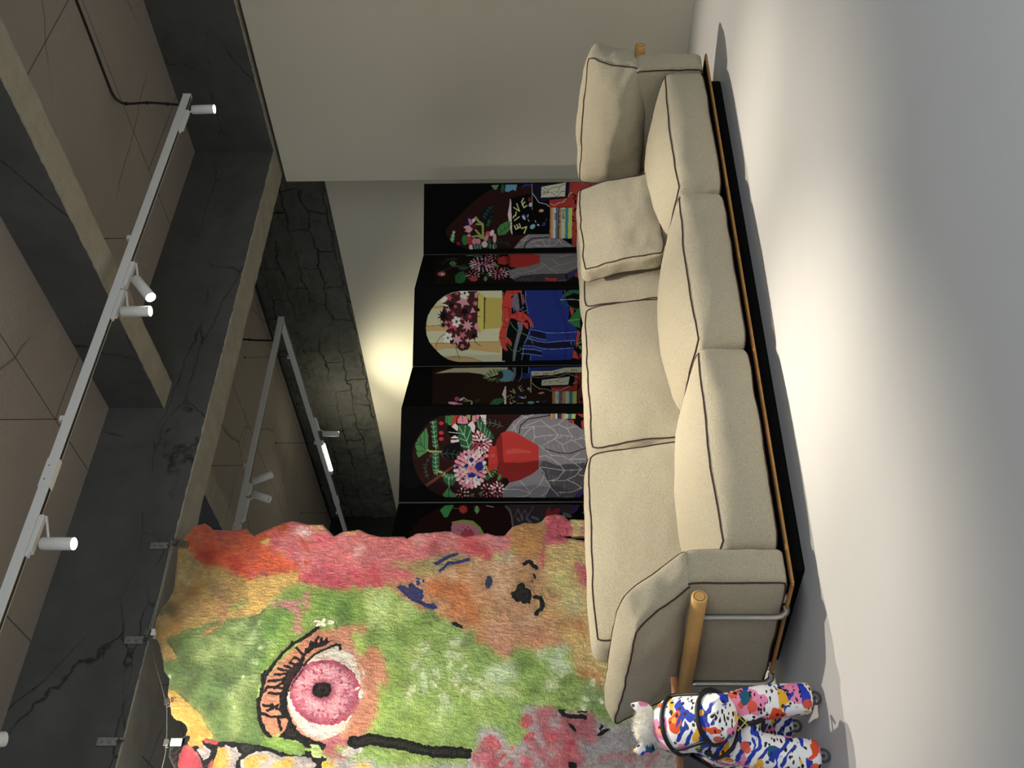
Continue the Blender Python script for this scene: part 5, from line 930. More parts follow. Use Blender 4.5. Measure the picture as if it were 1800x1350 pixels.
[0,190,90,110,0,182,804,168,808,142,810,128,808,141,804,168,802],
[0,226,206,204,0,174,825,158,826,134,822,126,818,142,817,165,820],
[0,190,90,110,0,149,842,135,840,120,832,120,826,134,828,148,836],
[0,226,206,204,0,114,850,106,845,105,835,112,830,121,834,122,844],
[0,222,132,148,0,78,847,78,841,91,832,104,828,105,834,92,843],
[0,190,90,110,0,52,834,59,828,82,822,98,821,91,826,68,833],
[0,226,206,204,0,40,814,54,810,82,809,96,811,83,814,55,816],
[0,190,90,110,0,49,793,66,792,90,796,98,800,82,802,58,798],
[0,190,90,110,0,74,776,89,778,104,786,104,792,90,790,75,782],
[0,216,150,160,0,110,769,118,774,120,784,112,789,104,784,102,774],
[0,226,206,204,0,145,772,146,778,133,787,120,791,119,785,132,776],
[0,222,132,148,0,136,786,136,792,123,801,110,805,109,799,122,790],
[0,190,90,110,0,160,806,147,810,120,812,106,810,120,806,147,804],
[0,216,150,160,0,137,830,123,828,109,820,109,814,123,816,136,824],
[0,216,150,160,0,88,832,88,827,101,818,115,814,115,820,102,829],
[0,216,150,160,0,62,812,76,808,104,807,118,809,104,813,76,814],
[0,190,90,110,0,87,788,101,791,115,799,116,804,102,802,88,794],
[0,222,132,148,0,64,753,60,756,46,760,37,760,42,757,56,754],
[0,196,52,84,0,71,771,63,772,47,773,39,772,48,770,64,770],
[0,196,52,84,0,60,790,51,789,39,786,36,783,44,784,56,786],
[0,196,52,84,0,35,801,29,798,25,793,27,790,33,792,37,798],
[0,196,52,84,0,6,801,4,798,10,792,18,790,18,792,12,798],
[0,222,132,148,0,-18,790,-13,786,1,783,10,782,6,785,-8,789],
[0,222,132,148,0,-24,771,-16,769,0,769,8,770,0,772,-16,772],
[0,226,206,204,0,-13,752,-4,752,8,756,12,759,3,758,-10,755],
[0,196,52,84,0,12,741,18,744,22,749,20,752,14,750,10,744],
[0,196,52,84,0,42,742,42,744,36,750,30,752,29,750,35,744],
[0,196,52,84,0,40,754,39,758,31,763,24,765,24,762,32,756],
[0,226,206,204,0,55,774,46,774,30,774,24,772,32,771,48,772],
[0,226,206,204,0,28,790,22,787,20,781,24,778,28,780,30,786],
[0,226,206,204,0,-6,780,0,777,15,774,24,774,18,776,4,780],
[0,196,52,84,0,2,758,10,759,22,763,24,766,16,765,4,761],
[0,34,30,90,0,73,798,80,799,85,802,86,806,84,812,80,815,72,817,66,816,60,812,59,808,61,803,66,800],
[0,34,30,90,0,96,770,104,771,109,774,111,778,109,784,103,787,95,788,87,788,82,784,80,780,82,775,88,772],
[0,34,30,90,0,132,800,138,800,144,804,145,810,143,815,138,819,131,821,124,820,120,816,118,811,120,806,125,801],
[0,190,80,96,0,270,824,267,828,254,832,246,832,249,828,262,825],
[0,190,80,96,0,278,842,270,844,256,844,249,842,256,840,272,840],
[0,190,80,96,0,266,860,257,860,246,857,244,854,252,854,264,856],
[0,226,206,204,0,238,871,232,869,228,864,231,860,238,862,241,868],
[0,190,80,96,0,205,872,203,869,209,863,216,861,218,864,212,870],
[0,190,80,96,0,180,862,183,858,196,854,205,854,201,858,188,861],
[0,190,80,96,0,171,844,179,842,194,842,202,843,194,845,178,846],
[0,222,132,148,0,184,826,193,826,204,828,207,832,198,832,186,829],
[0,226,206,204,0,212,814,219,816,223,822,220,825,213,823,210,818],
[0,226,206,204,0,246,814,248,817,242,822,234,825,232,822,238,816],
[0,222,132,148,0,242,826,243,830,236,835,228,837,227,834,234,828],
[0,226,206,204,0,258,844,250,846,236,846,230,844,238,842,252,842],
[0,226,206,204,0,230,860,224,858,222,852,226,850,232,852,234,857],
[0,190,80,96,0,194,852,198,849,212,846,221,846,216,849,203,852],
[0,226,206,204,0,202,831,211,832,221,835,222,838,214,838,204,834],
[0,200,60,50,0,267,820,280,822,289,828,292,836,288,844,279,851,266,854,254,852,244,846,241,838,245,830,254,824],
[0,190,60,90,0,272,718,267,722,250,726,238,727,244,723,260,718],
[0,190,60,90,0,282,734,273,738,253,739,242,738,252,734,272,733],
[0,222,132,148,0,278,752,267,754,248,752,240,749,252,748,271,750],
[0,190,60,90,0,262,768,251,768,236,764,234,759,246,760,260,764],
[0,226,206,204,0,236,780,227,777,220,770,223,766,232,768,239,775],
[0,226,206,204,0,206,783,200,779,203,772,210,768,216,772,214,779],
[0,226,206,204,0,176,778,176,774,188,766,198,764,198,768,188,776],
[0,222,132,148,0,154,766,160,762,177,757,190,756,184,760,166,766],
[0,190,60,90,0,144,748,154,746,174,744,186,746,176,748,155,750],
[0,222,132,148,0,148,730,160,728,180,730,187,734,175,736,156,734],
[0,222,132,148,0,164,714,176,714,191,720,194,724,182,724,168,718],
[0,226,206,204,0,192,703,200,706,208,713,205,718,196,715,188,708],
[0,226,206,204,0,222,700,228,704,225,712,218,716,212,712,214,704],
[0,226,206,204,0,251,706,251,710,240,717,230,719,230,714,240,708],
[0,222,132,148,0,236,720,236,724,226,731,216,734,216,729,226,722],
[0,222,132,148,0,258,736,249,740,229,741,218,740,227,736,247,734],
[0,222,132,148,0,247,756,236,756,220,752,217,748,228,748,244,752],
[0,222,132,148,0,211,766,206,762,206,754,214,750,220,754,218,762],
[0,222,132,148,0,176,757,182,752,198,748,210,747,206,752,189,756],
[0,190,60,90,0,170,736,182,734,202,736,210,739,198,741,178,740],
[0,222,132,148,0,197,720,207,722,214,728,212,733,203,731,195,724],
[0,226,206,204,0,194,699,195,701,190,704,185,706,184,703,188,700],
[0,222,132,148,0,210,709,207,710,198,712,192,711,196,710,205,708],
[0,222,132,148,0,208,722,202,722,194,721,191,719,197,718,205,720],
[0,226,206,204,0,186,730,182,730,179,726,182,724,186,725,189,728],
[0,222,132,148,0,160,730,159,728,164,724,169,724,170,726,166,729],
[0,226,206,204,0,143,720,146,718,156,717,162,718,158,720,149,720],
[0,222,132,148,0,146,707,152,706,161,708,163,710,157,710,148,709],
[0,226,206,204,0,168,698,172,700,175,702,173,705,168,704,166,700],
[1,150,170,78,3,94,762,138,744],
[0,136,130,134,0,182,702,154,667,-2,602,-12,398,162,406,198,428,220,477,222,582,240,652,276,679,256,694],
[1,196,190,182,1,182,695,212,652,190,606,222,586],
[1,196,190,182,1,164,652,190,606,119,560],
[1,196,190,182,1,99,574,119,556,157,568,194,606],
[1,196,190,182,1,119,556,168,539,216,505],
[1,196,190,182,1,168,539,130,496,50,530],
[1,196,190,182,1,40,566,51,508,12,449],
[1,196,190,182,1,130,496,83,437,74,404],
[1,196,190,182,1,168,539,188,476,152,426],
[1,196,190,182,1,22,493,36,482,2,448],
[1,196,190,182,1,256,694,216,666,212,652],
[1,60,50,56,1.2,32,570,50,490,33,435,18,402],
[0,70,62,70,0,294,679,266,676,244,652,224,582,220,477,303,473],
[1,110,104,112,1,294,652,258,645,294,634,258,624,295,615,241,596],
[0,70,50,120,0,216,470,175,437,142,407,226,428,285,469],
[0,190,50,36,0,251,558,270,534,262,510,298,514,292,554],
[0,170,40,30,0,236,417,249,419,258,424,262,430,258,436,248,440,236,440,222,438,214,434,210,428,214,422,223,418],
[1,150,150,150,2,290,504,285,474],
[0,196,36,24,0,44,748,23,730,28,708,-1,702,0,606,19,575,99,576,136,617,154,667,140,696,105,707,120,718,104,746],
[0,140,24,18,0,36,718,16,698,134,694,105,710],
[1,206,80,60,1.8,42,681,38,606],
[2,0,0,0,0,2,1022,-23,396,302,411,320,994]],
[
[0,204,202,160,0,10,1034,12,720,295,711,295,1028],
[0,206,168,96,0,73,1018,74,953,84,953,83,1018],
[0,206,168,96,0,152,1017,148,935,172,934,173,1016],
[0,206,168,96,0,219,1016,220,910,216,848,216,732,262,726,254,790,244,862,242,934,251,972],
[0,206,168,96,0,280,938,275,909,275,876,280,838,296,799,296,909],
[1,140,84,40,1,73,984,74,953],
[1,140,84,40,1,153,1014,149,952],
[1,140,84,40,1,220,998,222,920],
[1,140,84,40,1,218,848,218,732],
[1,140,84,40,1,278,936,274,904,275,871,280,838,294,799],
[0,200,190,60,0,26,816,25,794,39,791,44,716,163,720,166,790,174,794,177,807,150,816],
[0,192,172,56,0,39,786,44,716,163,720,165,786],
[0,90,62,30,0,38,792,39,786,166,788,166,792],
[0,72,34,38,0,32,940,22,918,14,884,14,816,43,814,144,817,150,824,170,817,202,816,194,824,204,838,214,848,232,842,247,852,252,874,242,890,222,896,225,910,222,920,194,924,174,937,161,928,138,947,118,960,82,948,62,951,54,936],
[0,30,12,16,0,113,921,116,938,131,927,122,942,140,942,124,950,137,960,120,956,122,972,112,958,103,973,106,956,88,962,102,950,86,944,103,942,95,928,109,938],
[0,30,12,16,0,154,934,153,943,163,943,154,948,160,956,151,952,149,962,146,952,137,957,142,948,134,945,144,944,141,934,148,942],
[0,30,12,16,0,198,812,199,824,211,823,202,830,208,840,196,835,191,845,190,834,178,834,188,828,182,818,192,822],
[0,30,12,16,0,89,803,91,810,98,808,94,814,101,818,92,818,94,826,88,820,83,826,84,818,76,818,84,814,79,808,86,811],
[0,30,12,16,0,102,847,102,861,116,866,102,870,102,884,94,873,80,878,88,866,80,855,94,858],
[0,30,12,16,0,82,904,77,915,86,923,74,922,68,934,66,922,52,921,64,914,60,902,70,910],
[0,30,12,16,0,216,888,218,899,228,894,220,903,232,906,220,908,225,918,216,912,212,922,210,911,200,916,207,907,196,904,208,902,203,892,212,899],
[0,30,12,16,0,244,860,244,870,254,867,246,874,256,878,246,879,251,888,242,882,240,893,237,882,228,890,233,880,222,880,232,876,224,868,234,872,232,861,239,870],
[0,214,140,150,0,70,846,68,866,85,876,64,880,58,900,48,882,27,884,42,869,34,850,54,858],
[0,206,80,104,0,40,910,43,920,54,918,47,927,54,936,43,934,39,944,35,934,24,936,31,927,24,919,35,920],
[0,200,80,100,0,22,886,24,892,32,892,26,897,28,904,22,900,16,904,17,897,12,893,19,892],
[0,218,150,160,0,157,830,158,845,174,840,164,852,178,859,162,860,166,875,154,866,146,879,145,864,130,868,140,856,126,850,142,848,137,834,150,843],
[0,206,60,94,0,176,896,161,909,166,928,149,918,132,930,136,911,120,900,140,896,147,878,156,896],
[0,200,60,90,0,118,909,110,913,106,921,102,913,93,910,102,906,106,897,110,905],
[0,206,120,130,0,66,813,67,821,75,821,68,826,72,833,65,830,60,837,60,829,51,829,58,824,54,817,62,820],
[0,216,140,150,0,100,821,100,834,102,846,91,840,78,836,90,829],
[0,190,70,90,0,116,834,119,842,128,840,122,846,127,852,119,851,116,858,114,851,106,852,110,846,106,840,114,842],
[0,218,150,160,0,214,870,215,886,231,888,217,896,224,910,209,904,199,916,198,901,182,899,196,890,190,876,204,883],
[0,206,100,110,0,193,856,195,866,206,870,196,876,196,887,188,880,176,884,182,873,174,864,186,865],
[0,220,160,160,0,214,840,216,850,224,854,215,857,210,864,207,856,200,850,209,848],
[0,206,110,110,0,236,860,238,868,246,870,240,874,240,883,234,878,226,882,228,874,223,868,232,868],
[0,206,110,110,0,143,926,142,933,148,937,142,938,140,944,136,939,129,940,134,934,132,928,138,931],
[0,214,150,150,0,92,917,92,926,100,932,90,934,84,940,82,932,76,926,85,924],
[0,214,150,150,0,26,811,28,817,35,818,29,822,30,829,24,825,18,828,20,822,16,816,22,816],
[0,214,150,150,0,161,923,164,930,171,932,164,936,161,942,158,936,151,932,158,930],
[0,200,100,110,0,128,868,128,876,133,881,126,882,120,886,120,879,114,874,122,874],
[0,214,150,150,0,42,816,39,823,42,829,35,826,28,829,31,823,28,816,35,819],
[0,190,80,90,0,184,907,186,914,194,914,188,919,190,926,184,922,177,926,179,919,173,914,181,914],
[0,190,90,100,0,78,892,78,898,84,901,78,904,78,910,74,905,68,906,71,901,68,896,74,898],
[0,214,140,150,0,140,822,150,814,188,801,174,814,164,826,154,829],
[0,226,226,210,0,146,888,143,893,138,894,134,890,134,884,138,880,143,878,146,882],
[0,226,226,210,0,152,900,146,900,142,896,144,891,149,888,156,888,158,892,158,897],
[0,226,226,210,0,141,909,138,904,140,898,146,897,151,900,154,906,152,910,146,912],
[0,226,226,210,0,126,906,129,900,134,899,138,902,138,909,134,914,129,915,126,912],
[0,226,226,210,0,120,893,126,894,130,898,128,902,123,906,117,905,114,901,115,896],
[0,226,226,210,0,131,884,134,890,132,894,127,896,122,893,118,888,120,883,126,882],
[0,60,56,40,0,136,894,141,895,142,897,140,899,136,900,131,898,130,896,132,894],
[0,226,226,210,0,32,858,29,863,24,864,20,860,20,854,24,849,29,848,32,852],
[0,226,226,210,0,38,870,32,870,28,866,30,861,35,858,42,858,45,862,44,867],
[0,226,226,210,0,27,879,24,874,26,868,31,867,37,870,40,876,38,880,32,882],
[0,226,226,210,0,11,876,14,870,20,869,24,872,24,879,20,884,14,885,11,882],
[0,226,226,210,0,6,863,12,864,16,867,14,872,8,876,2,875,-2,871,0,866],
[0,226,226,210,0,16,854,20,860,18,864,12,866,7,863,4,858,6,852,11,852],
[0,60,56,40,0,22,864,26,865,28,867,26,869,22,870,17,868,15,866,18,864],
[0,226,226,210,0,210,920,207,924,202,926,198,922,198,916,202,911,207,910,210,914],
[0,226,226,210,0,216,932,209,931,206,928,208,922,212,920,219,920,222,924,221,928],
[0,226,226,210,0,205,940,202,935,204,930,209,928,214,932,217,937,216,942,210,943],
[0,226,226,210,0,190,937,193,932,198,930,202,934,202,940,198,946,193,946,190,943],
[0,226,226,210,0,184,924,190,925,194,929,192,934,187,937,181,936,178,933,179,928],
[0,226,226,210,0,195,916,198,922,196,926,191,928,186,924,182,920,184,914,190,913],
[0,60,56,40,0,200,926,204,926,206,928,204,930,200,931,195,930,194,928,196,926],
[0,230,228,206,0,53,941,57,948,58,954,56,958,52,958,46,956,40,950,36,942,35,936,37,932,42,932,48,935],
[0,222,216,180,0,73,928,74,930,75,935,74,941,72,946,68,950,66,952,65,950,64,945,66,939,68,933,70,929],
[0,222,212,200,0,38,860,38,869,48,867,40,874,48,880,38,878,38,888,34,880,25,886,29,876,19,874,29,872,25,862,33,868],
[1,36,30,22,1,237,973,214,968,196,956,184,940],
[1,36,30,22,1,224,896,244,896,264,890,282,882],
[1,36,30,22,1,200,834,220,822,234,803],
[1,36,30,22,1,30,816,20,807],
[1,36,30,22,1,114,818,118,805],
[0,14,12,14,0,9,722,10,636,100,636,166,618,226,637,293,647,292,723],
[0,28,48,130,0,8,636,8,488,23,491,54,474,92,466,135,471,168,438,183,436,213,446,245,452,290,462,292,618,266,644,231,637,192,622,166,613,90,627,60,633],
[0,26,22,52,0,174,613,184,560,207,554,206,580,199,614],
[0,26,22,52,0,208,625,216,590,223,556,215,460,218,454,242,454,244,532,243,568,235,604,231,637],
[0,26,22,52,0,248,641,250,604,259,573,272,573,266,642],
[0,14,12,14,0,266,649,268,616,293,618,293,652],
[1,110,140,200,1,169,620,173,589,183,556,184,508,180,435],
[1,110,140,200,1,196,616,206,584,212,556],
[1,110,140,200,1.2,205,626,216,590,222,556,217,508,214,448],
[1,110,140,200,1,232,642,235,604,246,568,248,532,244,454],
[1,110,140,200,1.2,246,647,248,604,256,573],
[1,110,140,200,1.2,264,650,266,623,274,572],
[1,110,140,200,1,12,632,50,634,83,627,108,624],
[1,110,140,200,1.2,176,618,204,628,225,638],
[1,110,140,200,1,234,642,266,644,290,649],
[1,110,140,200,1,271,614,291,617],
[1,110,140,200,1,166,614,151,615,131,622],
[1,110,140,200,1.2,215,463,230,461],
[1,20,28,86,1,11,528,43,520,86,509,127,492,175,479],
[1,20,28,86,1,11,519,46,511,84,499,127,483,178,473],
[1,20,28,86,1,164,613,169,584,176,556,178,474,174,436],
[1,20,28,86,1,182,478,208,480],
[1,20,28,86,1,248,481,290,489],
[1,20,28,86,1,182,470,208,474],
[0,110,112,124,0,138,666,140,645,164,644,188,652,241,666,293,674,292,683,250,680,198,668,164,661],
[0,110,110,120,0,26,675,24,663,54,658,95,656,98,668,72,685,52,687],
[0,130,86,68,0,18,653,32,641,62,635,72,646],
[0,196,40,60,0,49,672,52,674,54,676,54,678,54,682,52,684,49,685,46,684,44,682,44,678,45,676,46,673],
[1,126,110,160,1.2,32,672,49,687,75,668,99,640,92,627],
[1,126,110,160,1,67,687,98,675],
[1,200,190,200,1.2,86,645,80,642],
[0,200,48,32,0,12,706,12,647,22,648,21,666,29,675,36,687,49,688,67,682,85,687,105,686,108,685,102,670,98,666,99,646,110,630,126,615,144,606,162,602,162,608,146,615,131,627,138,642,144,624,169,623,164,632,146,644,138,649,133,666,126,675,123,690,138,694,156,702,180,706,198,708,203,697,220,686,237,686,230,694,216,705,230,708,254,700,250,714,233,726,210,732,186,733,160,727,140,718,120,716,84,722,54,721,31,714],
[1,100,14,12,1,86,721,78,709,84,697,108,693,138,694],
[1,100,14,12,1,140,716,146,699],
[1,100,14,12,1,154,724,163,714,156,706],
[1,100,14,12,1,198,732,204,721,204,709],
[1,100,14,12,1,16,706,20,692,28,678],
[1,100,14,12,1,82,697,95,690,110,686],
[1,100,14,12,1,100,668,118,663,130,668],
[1,100,14,12,1,106,642,123,646,134,627],
[1,100,14,12,1,108,680,110,668],
[1,100,14,12,1,12,684,26,678],
[1,100,14,12,1,131,627,144,624],
[0,206,204,170,0,130,702,131,702,132,702,132,704,131,706,130,706,128,704,128,702,130,702],
[1,236,110,84,1,20,718,54,722,84,724,120,718,142,720,180,733,216,734,240,726],
[1,60,130,80,1.5,140,691,158,680,174,666,184,646,195,625,206,613,225,606],
[1,60,130,80,1.2,146,696,170,704,206,708,228,702,250,688,256,670,254,656,247,652,240,654],
[0,14,12,12,0,8,488,8,399,292,405,291,462,168,436,132,468,87,466],
[0,178,60,46,0,9,485,9,478,23,484],
[0,178,60,46,0,82,466,87,451,104,449,118,459],
[0,178,60,46,0,173,436,183,426,208,432,245,442,225,446],
[0,178,60,46,0,282,459,250,452,262,442,288,433],
[0,178,60,46,0,278,410,278,420,288,417,280,424,288,430,278,428,278,438,274,428,266,434,270,426,260,424,270,422,266,412,274,418],
[0,38,96,62,0,52,502,23,482,9,457,10,424,24,420,31,428,24,448,36,472,41,486,50,496,53,407,52,496,66,482,84,451,92,427,77,408,105,434,90,446,74,475],
[0,34,116,50,0,136,472,112,452,84,430,72,406,105,418,132,428,166,426,158,448,145,466],
[1,150,180,140,1,136,471,130,428],
[1,150,190,150,1,52,501,50,453,53,434,54,408],
[0,70,130,60,0,228,440,238,422,246,406,253,414,248,430],
[1,90,150,80,1,228,440,210,427,190,417],
[1,150,180,140,1,228,439,218,415],
[2,0,0,0,0,12,598,12,721,12,884,20,918,32,944,54,970,84,992,112,1006,138,1011,163,1012,188,1009,216,998,240,979,266,954,284,928,292,904,296,880,295,711,295,355,12,348]],
[
[0,40,22,14,0,0,985,3,392,328,410,320,956],
[0,196,190,144,0,61,969,36,937,14,901,10,698,56,708,103,774,70,795,55,844,54,912],
[0,90,150,170,0,30,727,32,694,64,676,112,682,136,689,140,706,136,726],
[0,110,116,130,0,12,684,14,670,80,669,136,679,132,686,64,676],
[0,60,88,44,0,70,788,84,786,94,784,100,778,103,774,92,775,80,778,74,782],
[1,150,170,100,1,70,788,103,774],
[1,150,170,100,1,92,782,83,782,83,779],
[0,60,88,44,0,54,779,70,776,82,772,92,766,96,760,83,762,68,767,60,772],
[1,150,170,100,1,54,779,96,760],
[1,150,170,100,1,80,771,70,772,71,768],
[0,60,88,44,0,30,770,48,768,64,765,79,759,88,754,73,755,54,758,40,763],
[1,150,170,100,1,30,770,88,754],
[1,150,170,100,1,62,764,52,764,56,760],
[0,60,88,44,0,17,756,36,756,52,754,70,748,80,744,65,744,45,746,30,750],
[1,150,170,100,1,17,756,80,744],
[1,150,170,100,1,52,752,41,752,48,748],
[0,60,88,44,0,103,788,112,782,116,774,116,766,112,760,104,766,98,774,98,782],
[1,150,170,100,1,103,788,112,760],
[1,150,170,100,1,113,774,106,778,102,774],
[0,60,88,44,0,131,772,131,764,126,758,114,750,104,746,104,753,108,762,118,768],
[1,150,170,100,1,131,772,104,746],
[1,150,170,100,1,122,758,121,762,112,760],
[0,60,88,44,0,136,756,133,750,127,745,114,742,104,740,106,744,112,750,122,754],
[1,150,170,100,1,136,756,104,740],
[1,150,170,100,1,124,746,124,750,114,749],
[0,60,88,44,0,22,742,36,743,50,742,64,738,72,734,60,734,44,734,32,738],
[1,150,170,100,1,22,742,72,734],
[1,150,170,100,1,50,740,40,740,46,736],
[0,60,88,44,0,22,729,36,732,50,734,68,732,80,730,69,728,52,726,38,726],
[1,150,170,100,1,22,729,80,730],
[1,150,170,100,1,51,732,44,730,53,727],
[0,60,88,44,0,144,738,136,734,128,732,114,732,104,733,110,736,120,740,131,740],
[1,150,170,100,1,144,738,104,733],
[1,150,170,100,1,126,734,128,736,121,738],
[0,50,44,30,0,80,716,98,716,110,720,115,724,110,730,98,734,80,736,62,735,48,732,44,726,48,721,62,717],
[0,120,150,70,0,103,773,106,774,108,778,110,782,108,786,106,790,103,790,100,790,98,786,96,782,98,778,100,774],
[0,60,80,40,0,124,726,134,726,142,730,144,734,142,738,134,742,124,743,114,742,106,739,103,735,106,730,114,727],
[0,14,12,14,0,11,670,10,622,90,622,113,668],
[0,28,48,130,0,14,622,8,420,28,424,26,503,49,609,106,610,114,649,89,651,74,622],
[1,110,140,200,1,12,648,73,647,114,651,137,657],
[1,110,140,200,1,72,647,70,610],
[1,110,140,200,1,12,622,65,622],
[0,120,44,34,0,19,438,20,394,322,410,321,451],
[0,10,9,9,0,302,430,295,428,285,422,282,418,290,420,300,426],
[0,10,9,9,0,286,426,291,432,290,443,285,448,280,442,280,431],
[0,10,9,9,0,181,406,176,410,162,414,152,414,157,410,172,407],
[0,10,9,9,0,182,434,170,436,148,434,136,432,148,430,170,432],
[0,10,9,9,0,290,413,274,412,247,406,236,400,252,402,278,408],
[0,10,9,9,0,84,433,76,433,63,430,58,428,65,428,78,431],
[0,10,9,9,0,209,443,195,446,166,446,151,444,165,440,194,440],
[0,10,9,9,0,198,419,189,420,172,419,164,417,172,416,189,417],
[0,10,9,9,0,94,444,86,444,72,439,66,436,76,436,90,441],
[0,10,9,9,0,28,428,22,425,13,419,12,416,19,418,28,424],
[0,10,9,9,0,314,440,300,442,274,440,261,437,274,435,300,436],
[0,10,9,9,0,254,412,255,418,249,426,242,430,240,424,246,416],
[0,10,9,9,0,305,425,297,428,277,432,264,432,273,428,293,425],
[0,10,9,9,0,154,438,150,440,136,444,128,444,133,441,146,438],
[0,10,9,9,0,141,418,136,413,134,403,138,398,144,403,146,413],
[0,10,9,9,0,230,425,222,424,210,420,204,417,212,418,226,422],
[0,30,60,120,0,9,502,10,478,26,490],
[0,206,204,170,0,48,610,46,538,18,486,14,424,62,428,61,487,83,538,88,610],
[0,14,12,14,0,90,610,84,538,76,470,109,442,180,454,221,544,170,599,146,610],
[0,150,36,26,0,68,450,68,440,218,450,222,541,186,542,180,461],
[1,24,20,20,1.2,58,603,68,586,78,603],
[1,24,20,20,1.2,84,567,62,566,81,550],
[1,24,20,20,1.2,82,560,62,552],
[1,24,20,20,1.2,62,556,65,538],
[1,24,20,20,1,60,532,44,508],
[1,24,20,20,1.2,75,532,54,522,67,509],
[1,24,20,20,1,38,493,50,473,61,492],
[1,24,20,20,1.2,35,462,37,444],
[1,24,20,20,1.2,35,462,52,462],
[1,24,20,20,1.2,35,453,50,454],
[1,24,20,20,1.2,37,444,52,446],
[0,200,200,172,0,126,574,98,472,168,480,174,576],
[1,30,28,28,1,130,569,146,560,158,570],
[1,30,28,28,1,131,556,143,542,132,522,152,506,132,480],
[1,30,28,28,1,158,546,135,542],
[1,30,28,28,1,140,522,108,498,108,475],
[1,206,204,170,1,49,612,230,615],
[1,206,204,170,1,98,610,106,579,91,538,96,512,72,478,105,442],
[1,206,204,170,1,150,610,181,596,200,583,204,557,222,541],
[1,206,204,170,1,207,540,213,508,198,492,179,474],
[1,206,204,170,1,160,462,144,448],
[0,226,206,204,0,176,706,179,703,321,699,324,706,274,708,244,716],
[1,206,204,140,1.2,214,671,222,687],
[1,206,204,140,1.2,214,691,238,669,199,678],
[1,206,204,140,1.2,222,648,188,658],
[1,206,204,140,1.5,188,658,174,648],
[1,206,204,140,1.2,207,653,194,645],
[1,206,204,140,1.2,222,648,211,639],
[1,206,204,140,1.2,284,689,263,670],
[1,206,204,140,1.2,268,696,255,692],
[1,206,204,140,1.2,248,686,263,682],
[1,206,204,140,1.2,321,685,300,666],
[1,206,204,140,1.2,300,687,321,682],
[1,206,204,140,1.2,292,676,307,672],
[1,206,204,140,1.2,318,662,316,641],
[0,50,80,150,0,274,638,278,640,279,645,277,650,272,656,266,659,260,660,256,658,255,654,257,648,262,643,268,640],
[0,180,190,200,0,278,636,280,638,280,640,278,644,275,647,271,649,268,650,266,648,266,646,268,642,271,638,275,636],
[0,180,190,180,0,266,632,273,632,278,632,280,632,279,633,274,634,268,635,261,635,256,635,254,634,256,634,260,632],
[0,90,160,160,0,312,602,317,604,322,608,323,614,321,620,317,624,311,626,306,624,301,620,300,614,302,608,306,604],
[0,170,180,180,0,306,586,308,586,310,588,311,590,310,593,308,595,306,596,304,595,302,593,301,590,302,588,304,586],
[0,190,130,100,0,232,566,236,567,240,571,244,576,244,582,242,586,238,588,234,586,230,582,227,577,226,572,228,568],
[0,34,46,100,0,292,558,296,558,302,560,308,565,312,570,312,573,310,575,306,574,300,572,294,568,291,563,290,559],
[0,150,150,160,0,200,617,206,618,212,620,214,622,212,624,206,626,200,628,193,626,188,625,186,622,188,620,193,618],
[0,170,120,60,0,222,538,221,528,320,530,321,540],
[0,180,186,190,0,222,528,221,515,320,518,321,530],
[0,96,98,106,0,223,515,222,506,320,509,322,518],
[0,60,46,44,0,223,506,222,504,320,507,322,509],
[0,176,130,84,0,223,504,222,492,320,494,322,507],
[0,176,186,146,0,223,492,222,478,320,481,322,494],
[0,36,122,140,0,224,478,222,466,320,470,322,482],
[0,176,186,60,0,224,466,222,451,321,456,322,470],
[1,10,9,9,1.2,254,524,258,518],
[1,10,9,9,1.2,269,525,266,519],
[1,10,9,9,1.2,280,524,288,519],
[0,56,120,60,0,324,758,332,742,327,727,304,713,281,705,274,718,278,736,294,748],
[1,20,44,26,1,324,758,281,705],
[1,20,44,26,1,326,739,316,750,295,745],
[1,20,44,26,1,314,724,304,734,284,730],
[1,20,44,26,1,302,710,293,720,272,716],
[1,150,170,78,2.8,266,850,286,840,298,820,326,819],
[1,150,170,78,1.8,297,848,297,830],
[0,190,60,110,0,278,864,287,864,294,868,296,872,294,876,287,880,278,882,270,882,263,878,260,874,263,870,270,866],
[0,226,206,204,0,272,850,277,850,284,851,290,854,294,858,295,862,292,864,287,864,280,862,274,859,270,855,270,852],
[0,226,160,180,0,318,864,323,866,326,873,324,882,320,892,314,900,308,902,303,900,300,892,302,883,306,873,312,866],
[0,200,110,130,0,320,850,324,852,327,856,328,862,326,869,324,874,320,876,317,874,314,870,314,864,314,857,317,852],
[0,50,60,50,0,283,793,289,793,296,794,303,798,307,802,308,806,305,808,299,809,292,807,285,804,281,800,280,796],
[1,36,36,32,1,257,826,242,810,212,787],
[1,36,36,32,1,253,822,278,822],
[1,36,36,32,1,253,822,237,832],
[1,36,36,32,1,246,814,272,815],
[1,36,36,32,1,246,814,230,824],
[1,36,36,32,1,235,804,261,804],
[1,36,36,32,1,235,804,221,814],
[1,36,36,32,1,222,794,248,793],
[1,36,36,32,1,222,794,208,804],
[2,0,0,0,0,9,984,12,702,4,392,323,410,325,955]],
[
[0,48,22,18,0,24,1033,25,480,313,484,311,1025],
[0,70,140,72,0,127,1008,102,996,71,972,97,965,147,964,157,971,174,997,156,1005,152,1002,137,1008],
[1,16,36,22,1,117,1001,147,971],
[1,16,36,22,1,128,1006,130,991],
[1,16,36,22,1,154,1002,150,976],
[1,16,36,22,1,97,994,132,986],
[1,16,36,22,1,80,978,137,978],
[1,150,170,78,3.2,148,968,153,956,154,914],
[0,38,92,58,0,50,956,42,935,108,934,147,927,132,950,82,953],
[0,38,92,58,0,162,951,160,927,202,924,231,930,236,942,206,950],
[1,150,190,140,1,47,951,80,946,115,942,147,937],
[1,150,190,140,1,55,950,51,959],
[1,150,190,140,1,55,950,49,942],
[1,150,190,140,1,70,948,66,957],
[1,150,190,140,1,70,948,64,940],
